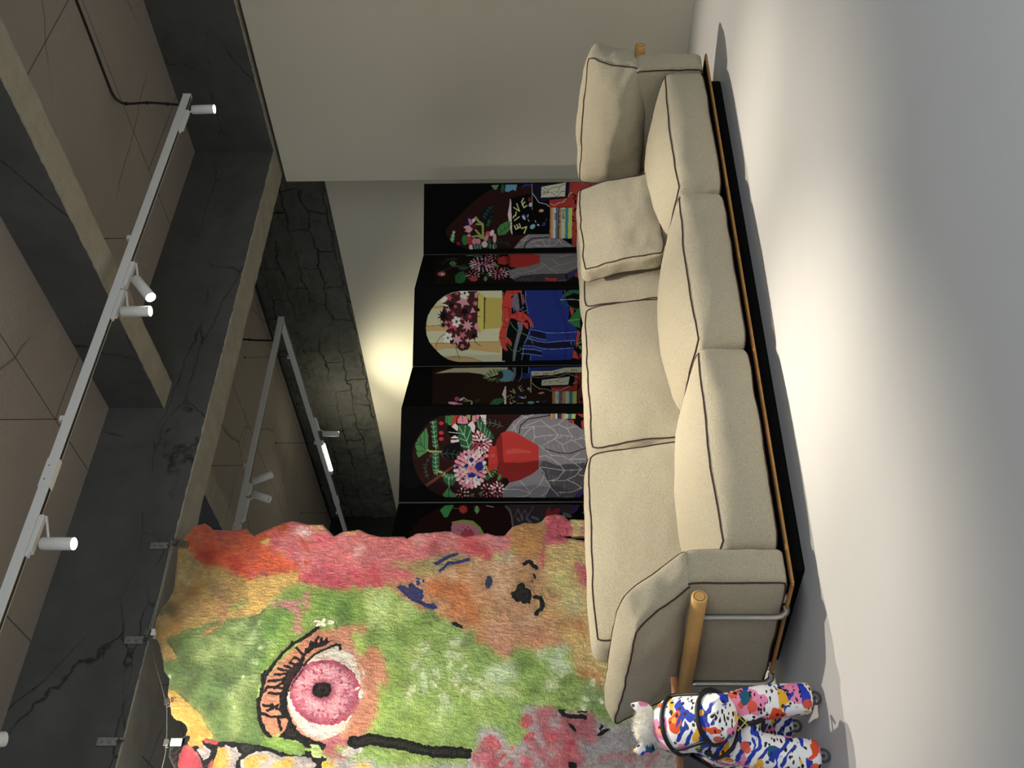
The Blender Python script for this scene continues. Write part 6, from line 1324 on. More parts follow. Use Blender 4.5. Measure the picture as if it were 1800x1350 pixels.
[1,150,190,140,1,88,946,84,954],
[1,150,190,140,1,88,946,82,938],
[1,150,190,140,1,104,944,100,952],
[1,150,190,140,1,104,944,98,936],
[1,150,190,140,1,123,941,119,950],
[1,150,190,140,1,123,941,116,934],
[1,150,190,140,1,138,938,134,948],
[1,150,190,140,1,138,938,131,931],
[1,150,190,140,1,157,939,186,938,216,936,234,932],
[1,150,190,140,1,164,939,159,948],
[1,150,190,140,1,164,939,159,930],
[1,150,190,140,1,178,938,172,948],
[1,150,190,140,1,178,938,172,930],
[1,150,190,140,1,194,938,189,947],
[1,150,190,140,1,194,938,188,930],
[1,150,190,140,1,208,937,202,946],
[1,150,190,140,1,208,937,202,929],
[1,150,190,140,1,220,936,218,945],
[1,150,190,140,1,220,936,213,928],
[1,150,190,140,1,228,933,226,943],
[1,150,190,140,1,228,933,221,926],
[0,200,36,34,0,55,913,58,914,60,917,62,922,60,926,58,928,54,930,52,928,49,926,48,922,49,918,52,914],
[1,40,60,30,1,52,914,55,909],
[0,200,36,34,0,88,912,92,914,94,916,95,920,94,925,92,928,88,929,86,928,83,925,82,921,83,916,86,914],
[1,40,60,30,1,85,914,88,908],
[0,200,36,34,0,110,912,113,913,116,916,116,920,116,924,113,928,110,928,106,928,104,924,104,920,104,916,106,913],
[1,40,60,30,1,106,913,110,908],
[0,16,18,18,0,150,920,128,898,120,856,168,851,182,870,180,894,167,910],
[1,64,82,78,1,166,858,160,895,162,932],
[1,64,82,78,1,164,868,152,856],
[1,64,82,78,1,164,868,180,861],
[1,64,82,78,1,162,884,148,873],
[1,64,82,78,1,162,884,178,878],
[1,64,82,78,1,160,904,145,896],
[1,64,82,78,1,160,904,174,894],
[1,64,82,78,1,162,920,146,913],
[1,64,82,78,1,162,920,176,910],
[1,70,86,78,1,162,951,196,972,218,973,246,962],
[1,70,86,78,1,170,956,163,960],
[1,70,86,78,1,170,956,171,948],
[1,70,86,78,1,186,966,178,970],
[1,70,86,78,1,186,966,186,958],
[1,70,86,78,1,202,972,197,980],
[1,70,86,78,1,202,972,198,965],
[1,70,86,78,1,212,973,207,980],
[1,70,86,78,1,212,973,208,966],
[1,70,86,78,1,226,970,224,978],
[1,70,86,78,1,226,970,218,965],
[1,70,86,78,1,238,965,236,974],
[1,70,86,78,1,238,965,230,960],
[0,112,58,40,0,268,973,228,918,202,880,204,870,228,904,274,964],
[0,38,92,58,0,231,914,229,874,246,864,270,878,270,896,253,910],
[1,150,190,140,1,231,911,244,894,241,872],
[1,150,190,140,1,234,906,238,916],
[1,150,190,140,1,234,906,224,906],
[1,150,190,140,1,240,899,244,908],
[1,150,190,140,1,240,899,230,898],
[1,150,190,140,1,243,888,252,892],
[1,150,190,140,1,243,888,235,894],
[1,150,190,140,1,242,878,250,882],
[1,150,190,140,1,242,878,234,884],
[1,150,190,140,1,244,894,278,890],
[0,70,140,72,0,302,912,282,898,275,891,292,881,302,864,310,868,309,907],
[1,16,40,24,1,278,890,309,892],
[0,150,180,80,0,220,934,224,929,228,923,228,915,226,910,222,914,219,921,218,928],
[0,38,92,58,0,244,752,248,754,252,758,253,763,252,768,248,772,244,774,240,772,236,768,235,763,236,758,240,754],
[0,66,150,74,0,30,908,28,880,62,884,61,896,50,908],
[1,16,40,24,1,34,907,32,885],
[1,16,40,24,1,41,907,39,884],
[1,16,40,24,1,48,906,46,884],
[1,16,40,24,1,55,906,53,884],
[0,196,36,24,0,28,881,28,858,35,868,62,872,62,886,42,882],
[0,222,132,148,0,40,865,28,856,32,833,56,829,58,848,55,865],
[0,150,170,78,0,26,836,26,821,48,823,38,830],
[0,222,132,148,0,28,814,26,789,43,794,53,808,43,816],
[0,226,206,204,0,26,789,26,768,64,768,58,776,38,784],
[0,226,206,204,0,55,874,65,864,82,864,78,879,68,887],
[0,226,206,204,0,60,830,46,814,66,804,90,808,80,823],
[1,120,30,50,1,32,849,50,847],
[1,120,30,50,1,25,804,43,802],
[1,120,30,50,1,36,779,53,777],
[0,10,9,9,0,60,896,78,872,116,859,102,888,80,902],
[0,226,206,204,0,105,886,98,874,106,860,108,860,108,886],
[0,226,206,204,0,114,888,112,860,120,860,124,886],
[1,200,210,200,1,86,895,90,864],
[0,226,206,204,0,164,780,160,784,154,785,150,782,153,777,160,776],
[0,226,206,204,0,162,792,158,795,152,794,149,789,154,786,160,788],
[0,222,150,166,0,158,803,152,804,146,801,146,796,150,794,156,798],
[0,196,52,84,0,148,812,143,812,138,807,140,802,144,802,149,807],
[0,196,52,84,0,137,818,132,816,129,810,132,806,136,808,139,814],
[0,222,150,166,0,124,821,120,818,119,811,122,808,127,810,127,818],
[0,222,150,166,0,110,820,107,816,109,810,114,807,116,811,114,818],
[0,226,206,204,0,98,816,96,811,100,805,105,804,106,809,102,815],
[0,196,52,84,0,87,808,88,803,93,798,98,799,98,804,92,808],
[0,226,206,204,0,80,798,82,793,88,790,94,792,92,798,85,800],
[0,196,52,84,0,77,786,80,782,88,782,91,785,88,790,81,790],
[0,226,206,204,0,78,774,83,772,90,773,92,778,88,780,81,779],
[0,196,52,84,0,84,764,89,762,95,766,96,770,90,772,84,768],
[0,226,206,204,0,93,754,98,754,102,760,102,765,96,764,92,760],
[0,196,52,84,0,104,748,110,750,112,756,110,761,105,759,102,753],
[0,226,206,204,0,118,746,122,748,122,756,118,759,114,756,114,749],
[0,222,150,166,0,132,746,134,750,132,758,128,760,125,756,126,749],
[0,226,206,204,0,144,751,145,756,142,762,136,762,135,758,138,752],
[0,226,206,204,0,154,758,154,764,148,768,144,768,144,762,149,758],
[0,222,150,166,0,161,769,159,774,152,776,148,774,150,769,156,766],
[0,226,206,204,0,147,768,146,774,140,777,136,776,136,770,142,767],
[0,222,132,148,0,152,780,148,785,142,786,138,782,141,778,148,777],
[0,226,206,204,0,150,794,144,796,138,794,136,788,142,786,148,789],
[0,196,52,84,0,140,804,135,804,131,799,132,794,137,794,142,799],
[0,196,52,84,0,127,810,122,808,121,801,124,797,128,800,130,806],
[0,222,150,166,0,112,810,109,806,111,799,116,796,118,801,117,808],
[0,226,206,204,0,99,804,98,798,104,794,108,794,109,798,104,804],
[0,222,132,148,0,91,792,93,788,100,786,104,788,102,792,96,795],
[0,226,206,204,0,90,780,94,776,100,777,104,782,100,784,92,784],
[0,226,206,204,0,96,767,101,766,106,770,107,775,102,776,96,772],
[0,222,132,148,0,107,758,112,760,116,766,113,771,108,770,105,764],
[0,222,150,166,0,122,756,126,759,126,766,122,770,118,766,118,759],
[0,222,132,148,0,136,759,138,764,134,770,130,771,128,766,131,760],
[0,222,150,166,0,130,768,132,773,128,779,123,780,122,776,125,770],
[0,196,52,84,0,140,782,136,786,130,787,126,783,130,779,136,779],
[0,196,52,84,0,130,798,126,797,122,791,124,786,128,787,132,793],
[0,226,206,204,0,112,798,110,794,113,788,118,786,120,791,116,797],
[0,226,206,204,0,102,784,105,780,112,780,116,784,112,788,105,788],
[0,226,206,204,0,111,768,116,770,120,776,118,780,113,780,109,774],
[0,36,92,56,0,43,801,40,784,66,769,84,752,110,738,111,756,98,774,70,798],
[1,150,190,150,1,46,796,73,791],
[1,150,190,150,1,53,784,83,786],
[1,150,190,150,1,68,770,96,775],
[1,150,190,150,1,81,764,104,768],
[1,150,190,150,1,86,753,108,759],
[0,34,94,56,0,62,864,59,848,66,823,83,816,148,812,150,824,142,849,108,862],
[1,170,200,160,1,68,860,98,842,120,832,150,824],
[1,170,200,160,1,88,860,98,842],
[1,170,200,160,1,108,857,118,834],
[1,170,200,160,1,132,854,140,826],
[1,170,200,160,1,63,838,96,842],
[1,170,200,160,1,78,820,116,832],
[1,170,200,160,1,118,814,138,826],
[0,206,120,140,0,277,844,270,847,260,843,258,836,266,832,275,836],
[0,222,132,148,0,268,857,260,858,252,852,252,844,259,842,267,849],
[0,226,180,180,0,254,868,246,867,240,858,242,851,250,852,256,860],
[0,226,180,180,0,238,875,231,872,228,862,231,856,238,858,242,868],
[0,226,206,204,0,220,879,214,874,214,864,218,858,225,862,226,873],
[0,222,132,148,0,202,878,198,872,200,862,206,858,211,864,210,874],
[0,222,132,148,0,185,874,182,867,186,858,194,855,197,862,193,872],
[0,222,132,148,0,170,866,168,858,176,850,184,850,184,858,178,866],
[0,206,120,140,0,158,855,158,847,167,841,174,842,174,850,165,856],
[0,222,150,166,0,149,842,152,834,162,830,169,834,166,842,156,845],
[0,222,150,166,0,145,826,150,820,160,819,166,824,162,830,150,832],
[0,222,132,148,0,146,811,152,806,162,808,166,814,160,820,150,818],
[0,226,180,180,0,151,796,158,793,168,797,170,804,163,808,154,804],
[0,226,206,204,0,161,783,169,782,177,788,177,796,169,798,161,791],
[0,206,120,140,0,174,772,182,773,188,782,186,790,178,788,172,780],
[0,226,206,204,0,190,765,198,768,202,778,198,784,190,782,186,772],
[0,226,206,204,0,208,762,214,766,216,776,210,782,204,778,202,768],
[0,226,180,180,0,226,762,231,768,230,778,222,782,218,776,220,766],
[0,222,132,148,0,244,766,246,774,242,783,234,786,232,778,236,768],
[0,226,180,180,0,258,774,260,782,253,790,245,790,244,783,251,775],
[0,226,206,204,0,271,786,270,794,262,800,254,798,254,790,263,784],
[0,226,206,204,0,279,799,276,806,266,810,260,806,262,799,272,796],
[0,222,150,166,0,283,814,278,820,268,822,262,816,267,810,278,808],
[0,206,120,140,0,282,829,276,834,266,832,262,826,268,821,278,822],
[0,222,150,166,0,268,816,264,822,254,824,248,818,252,812,263,811],
[0,226,206,204,0,266,832,260,836,250,834,246,827,254,822,264,826],
[0,226,206,204,0,258,847,250,849,242,843,242,835,249,834,258,840],
[0,222,132,148,0,244,858,237,858,231,849,233,842,241,842,246,851],
[0,222,150,166,0,228,866,220,862,218,852,222,845,230,849,232,859],
[0,222,150,166,0,208,867,203,861,204,850,211,846,216,852,215,862],
[0,222,132,148,0,190,862,187,856,192,846,200,844,202,851,198,860],
[0,222,150,166,0,175,853,174,846,182,838,190,838,190,846,182,854],
[0,226,180,180,0,164,840,166,832,176,828,184,831,181,838,172,843],
[0,222,150,166,0,160,824,164,818,175,817,180,822,176,828,165,830],
[0,226,206,204,0,162,808,168,804,178,806,182,814,175,818,165,815],
[0,226,180,180,0,170,793,178,792,186,798,187,805,180,807,171,801],
[0,222,132,148,0,184,782,192,782,198,791,196,799,188,798,182,789],
[0,222,132,148,0,202,775,208,778,211,788,206,795,200,792,197,782],
[0,206,120,140,0,220,774,226,780,224,790,218,794,212,788,214,778],
[0,222,132,148,0,238,778,242,785,237,794,229,796,226,790,231,780],
[0,226,206,204,0,254,788,254,795,246,802,238,802,238,794,246,786],
[0,226,206,204,0,264,800,262,808,252,812,245,810,248,802,257,798],
[0,226,206,204,0,248,801,247,809,238,814,230,812,232,805,240,799],
[0,226,180,180,0,254,818,249,824,238,825,233,820,238,813,248,812],
[0,222,150,166,0,250,836,242,838,233,834,231,826,238,824,248,828],
[0,226,180,180,0,236,849,228,848,222,839,224,832,232,833,238,842],
[0,226,180,180,0,216,855,210,850,210,840,215,834,222,839,222,849],
[0,226,180,180,0,196,851,193,844,198,834,206,832,208,840,204,849],
[0,222,132,148,0,180,840,182,832,191,826,198,828,197,836,188,842],
[0,226,206,204,0,174,822,180,816,190,816,196,821,190,827,180,828],
[0,226,180,180,0,179,804,186,802,196,806,198,814,190,817,181,812],
[0,226,180,180,0,193,791,200,792,206,801,204,808,196,808,190,798],
[0,222,132,148,0,212,786,219,790,220,801,214,806,208,802,207,791],
[0,206,120,140,0,233,789,236,796,231,806,223,808,220,800,225,791],
[0,222,132,148,0,226,800,229,808,224,817,216,818,214,812,219,802],
[0,226,180,180,0,240,820,234,826,224,826,218,820,224,814,234,814],
[0,226,180,180,0,228,840,220,838,214,829,216,822,224,823,230,832],
[0,222,150,166,0,202,840,200,832,204,824,212,822,215,829,210,838],
[0,226,206,204,0,189,821,194,815,205,814,210,820,205,826,194,826],
[0,222,132,148,0,202,801,209,802,214,811,212,818,204,818,199,808],
[0,30,44,126,0,185,807,189,811,194,816,189,822,183,826,176,822,174,816,176,811,180,808],
[0,30,44,126,0,210,774,219,782,221,792,217,800,206,805,194,800,189,790,188,780,199,778],
[0,30,44,126,0,240,803,244,810,244,818,242,827,234,827,228,826,224,820,226,810,232,803],
[0,30,44,126,0,207,828,212,831,210,836,208,840,204,842,200,840,196,836,196,830,202,826],
[0,30,44,126,0,250,837,252,839,254,842,252,846,248,848,246,846,243,843,244,840,247,837],
[0,30,44,126,0,244,786,248,788,248,792,246,797,242,797,239,797,238,794,238,789,242,788],
[0,30,44,126,0,210,857,212,861,214,866,210,869,206,872,204,870,202,866,202,862,206,860],
[0,30,44,126,0,167,830,170,832,168,836,168,838,164,840,162,839,160,836,160,832,164,830],
[0,222,132,148,0,218,801,218,812,230,808,222,816,234,821,221,822,224,832,215,825,209,834,208,824,196,828,204,820,193,814,206,814,202,804,212,810],
[0,150,110,60,0,213,814,216,816,216,819,213,821,210,820,210,816],
[0,206,60,80,0,319,832,318,835,315,838,312,836,312,834,316,831],
[0,226,206,204,0,322,847,320,850,316,849,314,846,316,844,321,844],
[0,222,132,148,0,315,862,312,862,309,858,310,855,312,855,316,858],
[0,222,132,148,0,300,868,298,866,298,862,300,859,302,861,303,866],
[0,206,60,80,0,286,863,284,860,288,856,290,856,292,860,288,863],
[0,226,206,204,0,276,850,278,847,282,846,286,848,284,851,280,852],
[0,222,132,148,0,279,834,282,833,286,835,286,838,284,840,280,838],
[0,226,206,204,0,290,823,294,824,296,828,294,831,291,830,289,826],
[0,222,132,148,0,306,822,308,825,307,829,304,830,302,828,304,824],
[0,222,132,148,0,306,832,308,836,305,840,302,840,301,837,303,833],
[0,206,60,80,0,313,847,310,849,306,848,304,846,307,844,312,844],
[0,222,132,148,0,301,858,298,856,298,852,300,850,303,852,304,856],
[0,206,60,80,0,287,850,288,848,292,846,295,847,294,850,290,852],
[0,226,206,204,0,290,834,294,834,296,838,296,841,293,841,290,838],
[0,196,52,84,0,309,750,308,754,305,756,302,755,302,752,306,749],
[0,196,52,84,0,313,764,310,766,306,766,304,764,306,761,311,762],
[0,196,52,84,0,307,778,304,778,300,775,300,772,304,772,307,774],
[0,196,52,84,0,294,785,291,784,290,780,292,776,295,778,296,782],
[0,222,132,148,0,278,784,277,782,278,778,282,776,283,779,282,783],
[0,226,206,204,0,266,776,267,772,270,770,274,770,274,774,270,776],
[0,222,132,148,0,262,762,265,759,270,760,272,762,269,764,264,764],
[0,222,132,148,0,268,748,272,748,275,750,275,754,272,754,268,752],
[0,226,206,204,0,282,740,284,742,286,746,284,748,280,747,280,743],
[0,226,206,204,0,297,741,298,744,297,748,294,749,292,746,294,742],
[0,196,52,84,0,295,750,296,754,294,758,290,758,290,755,292,752],
[0,222,132,148,0,302,765,300,767,296,766,294,764,296,762,300,762],
[0,196,52,84,0,290,776,287,774,286,770,288,768,291,770,292,774],
[0,196,52,84,0,274,768,276,766,280,764,282,765,282,768,278,770],
[0,226,206,204,0,278,753,281,752,284,756,284,759,280,759,278,756],
[0,222,132,148,0,308,715,308,718,304,721,301,720,302,716,305,714],
[0,222,132,148,0,312,726,310,729,306,730,304,727,306,724,310,724],
[0,196,52,84,0,310,738,306,740,302,738,302,734,305,733,308,735],
[0,222,132,148,0,300,747,297,746,294,743,296,740,298,740,301,744],
[0,196,52,84,0,286,751,284,749,284,744,286,742,289,744,289,748],
[0,226,206,204,0,273,748,272,746,274,742,277,740,278,744,276,748],
[0,222,132,148,0,262,740,263,737,267,735,270,736,270,739,266,742],
[0,222,132,148,0,258,729,260,726,265,726,267,728,265,731,260,732],
[0,226,206,204,0,262,717,264,716,268,718,269,721,266,722,262,720],
[0,222,132,148,0,271,708,274,709,276,712,276,716,272,715,270,712],
[0,222,132,148,0,284,704,287,706,287,711,284,714,282,711,282,707],
[0,226,206,204,0,298,707,299,710,297,714,294,715,293,712,295,708],
[0,226,206,204,0,293,716,294,719,292,722,289,724,288,720,290,716],
[0,196,52,84,0,301,728,299,730,295,730,292,728,294,725,299,725],
[0,226,206,204,0,294,740,290,739,288,735,289,732,292,732,294,736],
[0,196,52,84,0,278,740,277,737,279,733,282,732,283,736,281,739],
[0,196,52,84,0,270,728,272,726,276,726,278,728,276,730,272,730],
[0,226,206,204,0,278,716,280,716,283,720,282,724,278,723,276,719],
[1,150,170,78,3,205,770,220,760,239,751],
[1,90,150,80,1,239,751,227,739,208,730],
[1,90,150,80,1,236,748,244,746],
[1,90,150,80,1,236,748,234,756],
[1,90,150,80,1,230,742,239,740],
[1,90,150,80,1,230,742,228,750],
[1,90,150,80,1,222,736,230,732],
[1,90,150,80,1,222,736,223,745],
[1,90,150,80,1,214,732,220,728],
[1,90,150,80,1,214,732,214,740],
[0,222,132,148,0,169,756,172,758,174,761,176,766,174,770,172,774,169,776,166,774,164,771,162,766,164,761,166,758],
[1,100,140,90,1,307,816,298,806],
[1,100,140,90,1,304,813,312,812],
[1,100,140,90,1,304,813,302,820],
[1,100,140,90,1,300,809,308,807],
[1,100,140,90,1,300,809,298,816],
[1,100,140,90,1,302,788,292,778],
[1,100,140,90,1,300,786,307,784],
[1,100,140,90,1,300,786,298,792],
[1,100,140,90,1,296,781,302,780],
[1,100,140,90,1,296,781,294,788],
[1,80,110,90,1,53,772,56,742,68,710],
[1,80,110,90,1,54,764,66,772],
[1,80,110,90,1,54,764,40,770],
[1,80,110,90,1,55,751,67,759],
[1,80,110,90,1,55,751,42,757],
[1,80,110,90,1,59,734,68,745],
[1,80,110,90,1,59,734,44,736],
[1,80,110,90,1,65,720,74,731],
[1,80,110,90,1,65,720,50,722],
[0,136,130,134,0,84,700,49,674,29,646,26,604,25,550,40,548,41,499,52,475,72,448,80,424,86,412,160,412,209,434,272,438,301,462,312,472,311,712,283,707,262,688],
[0,84,80,84,0,188,586,188,562,204,524,199,499,199,470,194,432,277,436,311,467,312,568,272,548,240,572,208,586],
[1,118,114,118,1,192,474,204,470],
[1,164,158,160,1,166,550,179,546],
[1,164,158,160,1,76,486,90,484],
[1,164,158,160,1,154,532,169,530],
[1,118,114,118,1,284,489,296,486],
[1,118,114,118,1,220,506,233,503],
[1,118,114,118,1,287,640,300,636],
[1,118,114,118,1,267,576,282,574],
[1,118,114,118,1,238,543,250,538],
[1,164,158,160,1,141,493,153,488],
[1,118,114,118,1,277,504,290,501],
[1,164,158,160,1,122,509,136,508],
[1,164,158,160,1,102,490,117,489],
[1,118,114,118,1,216,504,231,504],
[1,118,114,118,1,235,552,250,552],
[1,164,158,160,1,166,558,179,554],
[1,164,158,160,1,120,494,135,494],
[1,164,158,160,1,186,582,200,580],
[1,164,158,160,1,96,512,110,508],
[1,118,114,118,1,234,486,248,484],
[1,164,158,160,1,99,448,114,448],
[1,118,114,118,1,284,606,299,604],
[1,118,114,118,1,286,516,301,515],
[1,164,158,160,1,61,474,75,472],
[1,118,114,118,1,257,539,272,539],
[1,164,158,160,1,101,492,115,490],
[1,164,158,160,1,60,492,75,491],
[1,118,114,118,1,194,564,208,562],
[1,164,158,160,1,178,502,192,500],
[1,118,114,118,1,239,530,252,526],
[1,164,158,160,1,142,559,157,559],
[1,164,158,160,1,134,558,148,554],
[1,164,158,160,1,70,539,85,537],
[1,164,158,160,1,188,450,202,449],
[1,118,114,118,1,256,446,270,445],
[1,118,114,118,1,250,473,263,470],
[1,164,158,160,1,132,540,146,536],
[1,164,158,160,1,126,521,141,519],
[1,164,158,160,1,74,518,88,515],
[1,118,114,118,1,222,560,234,555],
[1,118,114,118,1,212,556,226,553],
[1,118,114,118,1,277,600,290,596],
[1,164,158,160,1,104,568,118,566],
[1,164,158,160,1,80,444,93,442],
[1,118,114,118,1,266,503,280,504],
[1,164,158,160,1,61,456,76,454],
[1,164,158,160,1,182,446,193,442],
[1,164,158,160,1,107,464,122,462],
[1,164,158,160,1,114,555,128,554],
[1,164,158,160,1,140,576,154,574],
[1,118,114,118,1,241,538,255,536],
[1,164,158,160,1,188,460,202,460],
[1,118,114,118,1,218,482,232,480],
[1,118,114,118,1,264,504,278,502],
[1,196,190,182,1,74,649,68,604,68,560,80,536,100,522,117,542,134,574],
[1,196,190,182,1,68,604,104,602,124,608],
[1,196,190,182,1,102,639,82,624,70,604],
[1,196,190,182,1,107,602,100,566,98,522,104,471],
[1,196,190,182,1,46,580,64,560,70,546,61,522,42,499],
[1,196,190,182,1,61,522,76,492,108,471,120,484,134,508],
[1,196,190,182,1,114,533,130,510,160,498],
[1,196,190,182,1,118,476,130,452,145,438],
[1,196,190,182,1,118,471,110,444,90,427,93,412],
[1,196,190,182,1,110,444,118,413],
[1,196,190,182,1,76,492,68,458],
[1,196,190,182,1,66,634,47,585],
[1,196,190,182,1,134,588,146,569,169,544],
[1,196,190,182,1,174,588,169,566,184,538,204,514,221,502,248,524,257,556],
[1,196,190,182,1,169,547,172,504,194,470,216,444,240,466,255,500,256,544],
[1,196,190,182,1,208,582,214,545,221,502,218,444],
[1,196,190,182,1,182,482,182,431],
[1,196,190,182,1,210,586,230,570,248,574,272,589,291,616],
[1,196,190,182,1,240,570,276,551,308,522],
[1,196,190,182,1,256,652,276,632,298,616],
[1,196,190,182,1,284,707,284,659,297,616,308,635,309,668],
[1,196,190,182,1,276,551,296,563,309,582],
[1,196,190,182,1,269,587,276,551],
[1,196,190,182,1,255,490,265,466,280,445,294,479,296,527],
[1,196,190,182,1,182,482,160,450],
[1,196,190,182,1,236,454,240,434],
[1,196,190,182,1,82,680,42,648,26,604],
[1,196,190,182,1,29,646,39,624],
[1,196,190,182,1,59,676,86,664],
[1,196,190,182,1,117,544,105,512],
[1,40,26,32,1.8,92,655,64,649,42,624,30,550],
[1,40,24,30,1.5,146,566,160,523,163,482,148,440,139,413],
[0,66,50,110,0,304,467,284,445,275,430,290,434,311,450,312,465],
[0,200,150,90,0,24,548,24,539,42,540,42,548],
[0,180,120,60,0,24,539,24,531,42,531,42,540],
[0,206,206,206,0,24,531,24,524,42,524,42,531],
[0,60,50,56,0,24,524,24,514,42,515,42,524],
[0,90,60,50,0,24,514,24,509,42,509,42,515],
[0,190,140,90,0,24,509,24,499,42,499,42,509],
[0,190,196,160,0,24,499,25,486,42,487,42,499],
[0,30,130,140,0,25,486,25,475,42,475,42,487],
[0,190,200,80,0,25,475,25,461,42,462,42,475],
[0,20,12,12,0,24,461,22,410,78,412,78,441,55,472,48,487,42,462],
[0,186,40,34,0,25,458,25,413,78,414,76,441,52,443,43,430],
[0,186,40,34,0,55,466,58,468,58,472,58,477,55,482,52,484,48,484,45,482,44,478,45,472,48,468,51,466],
[1,10,9,9,2,50,450,35,430,33,416],
[0,10,9,9,0,60,419,64,420,67,421,68,422,67,424,64,426,60,426,56,426,54,424,53,422,54,420,56,420],
[0,196,36,24,0,136,758,136,736,114,730,91,715,84,700,84,680,94,658,136,588,214,588,232,610,252,650,262,688,252,710,232,729,205,726,222,748,222,760],
[0,140,24,18,0,126,734,96,720,94,715,121,711,158,710,193,706,194,652,186,588,214,588,232,610,252,650,262,688,252,710,232,729,192,726],
[0,206,66,56,0,151,699,146,678,146,654,150,634,154,614,162,615,160,640,161,664,164,698],
[0,206,70,58,0,163,751,163,738,174,738,174,751],
[0,14,20,18,0,244,712,246,695,259,688,270,700,259,712],
[0,70,140,72,0,245,716,250,719,253,722,254,726,251,728,246,728,241,727,236,724,233,721,232,718,235,716,240,715],
[0,196,52,84,0,306,715,306,718,302,721,298,720,299,716,303,714],
[0,222,132,148,0,311,728,308,730,304,730,302,728,304,726,308,725],
[0,196,52,84,0,308,740,304,742,300,740,300,736,302,735,307,737],
[0,226,206,204,0,298,750,294,750,292,746,293,742,296,743,299,747],
[0,196,52,84,0,284,754,282,752,282,748,284,745,286,748,287,752],
[0,226,206,204,0,270,752,269,748,271,744,274,744,276,746,274,751],
[0,196,52,84,0,260,743,260,740,264,736,268,738,267,742,263,744],
[0,226,206,204,0,255,730,258,728,262,727,264,730,262,732,258,733],
[0,196,52,84,0,258,717,262,716,266,718,267,722,264,723,259,720],
[0,226,206,204,0,268,707,272,708,274,712,273,716,270,715,267,710],
[0,226,206,204,0,282,703,284,706,285,710,282,713,280,710,280,706],
[0,222,132,148,0,296,706,298,710,295,714,292,714,290,711,292,707],
[0,226,206,204,0,291,716,292,719,290,723,286,724,285,720,288,716],
[0,196,52,84,0,300,728,297,732,292,732,290,728,292,726,297,726],
[0,222,132,148,0,292,742,288,742,286,737,286,734,290,734,292,738],
[0,226,206,204,0,275,742,274,739,276,734,280,734,281,738,278,742],
[0,226,206,204,0,266,730,269,726,274,726,276,729,274,732,269,732],
[0,222,132,148,0,274,716,278,716,280,720,280,724,276,724,274,720],
[2,0,0,0,0,22,357,25,898,32,932,44,956,64,976,92,994,120,1011,156,1018,182,1016,214,1008,248,990,277,966,296,936,308,907,311,878,314,364]],
[
[0,36,14,12,0,168,1004,95,979,42,934,12,902,16,700,112,681,348,676,347,984],
[0,60,150,70,0,46,917,18,902,14,873,58,882,88,888,92,898],
[0,196,44,40,0,42,822,47,830,58,824,56,832,69,830,60,836,73,838,60,841,69,846,56,846,58,853,47,849,42,856,38,850,26,855,29,848,15,850,24,843,11,842,24,838,15,832,29,833,27,826,38,830],
[0,70,140,80,0,70,793,57,787,44,785,30,790,19,796,30,801,44,804,57,800],
[1,170,190,150,1,70,793,19,796],
[1,170,190,150,1,54,788,62,794,54,800],
[1,170,190,150,1,40,789,48,794,40,800],
[1,170,190,150,1,26,790,34,795,26,801],
[1,200,170,170,2.2,20,763,28,742],
[1,60,130,70,1.5,34,876,38,850],
[0,130,170,50,0,118,874,104,838,111,804,148,778,198,760,254,761,254,788],
[0,206,120,134,0,148,872,122,869,117,837,130,803,162,781,198,770,254,769,254,860],
[0,196,60,84,0,192,794,207,796,218,803,222,814,218,826,207,834,191,838,176,836,164,829,160,818,164,806,176,798],
[0,30,16,16,0,170,840,172,840,174,840,174,841,174,842,172,842,170,843,168,843,166,842,165,842,166,841,168,840],
[0,30,16,16,0,148,833,150,833,152,834,152,836,150,836,148,836,146,836,144,836,144,835,144,834,146,834],
[0,30,16,16,0,148,817,150,817,152,818,152,819,150,820,148,820,146,820,144,820,144,819,144,818,146,817],
[0,30,16,16,0,162,806,164,806,166,806,167,808,166,808,164,809,162,809,160,809,159,808,158,808,159,807,160,806],
[0,30,16,16,0,188,834,190,834,192,835,192,836,192,837,190,838,188,838,186,838,184,838,184,836,186,835],
[0,30,16,16,0,159,824,161,824,162,825,163,826,162,826,161,827,159,828,156,828,155,827,154,826,155,826,156,824],
[0,30,16,16,0,177,807,179,807,180,808,182,808,180,810,179,810,177,810,175,810,173,810,172,809,173,808,175,808],
[0,30,16,16,0,162,848,164,848,166,849,166,850,164,852,162,852,160,852,158,851,158,850,160,849],
[0,54,46,50,0,14,702,14,481,91,484,64,514,116,566,142,587,149,676,78,682,40,699],
[1,110,106,108,2.8,24,700,44,686,90,678,142,674],
[1,120,112,118,1,90,669,40,658,86,648,48,636,86,626,24,607],
[0,96,94,98,0,118,650,118,654,110,660,98,663,92,662,92,658,100,654,110,650],
[0,96,94,98,0,114,644,110,647,97,648,85,648,80,644,85,642,97,640,110,641],
[0,96,94,98,0,116,623,114,627,105,632,93,634,86,632,88,628,98,624,109,622],
[0,96,94,98,0,127,612,128,616,122,622,112,626,105,626,104,623,110,617,120,612],
[0,96,94,98,0,102,599,104,603,100,609,92,614,85,616,83,612,87,605,95,600],
[0,96,94,98,0,112,588,113,592,107,598,98,602,90,602,90,598,96,592,105,588],
[0,140,26,22,0,60,568,25,552,60,549,37,532,41,517,68,524,79,566],
[0,90,96,96,0,90,482,94,486,94,492,90,500,84,508,76,512,69,513,65,510,65,503,68,495,76,488,83,484],
[0,56,40,90,0,18,481,16,452,56,464,76,483],
[0,130,20,18,0,16,447,14,420,132,418,106,431,46,432],
[0,50,100,100,0,51,430,55,430,60,433,66,438,70,442,72,446,70,448,66,448,61,445,56,440,52,436,50,432],
[2,0,0,0,0,176,1002,102,978,46,934,15,898,12,414,1136,476,1136,894]]]
W1 = (5.624, 4.0)
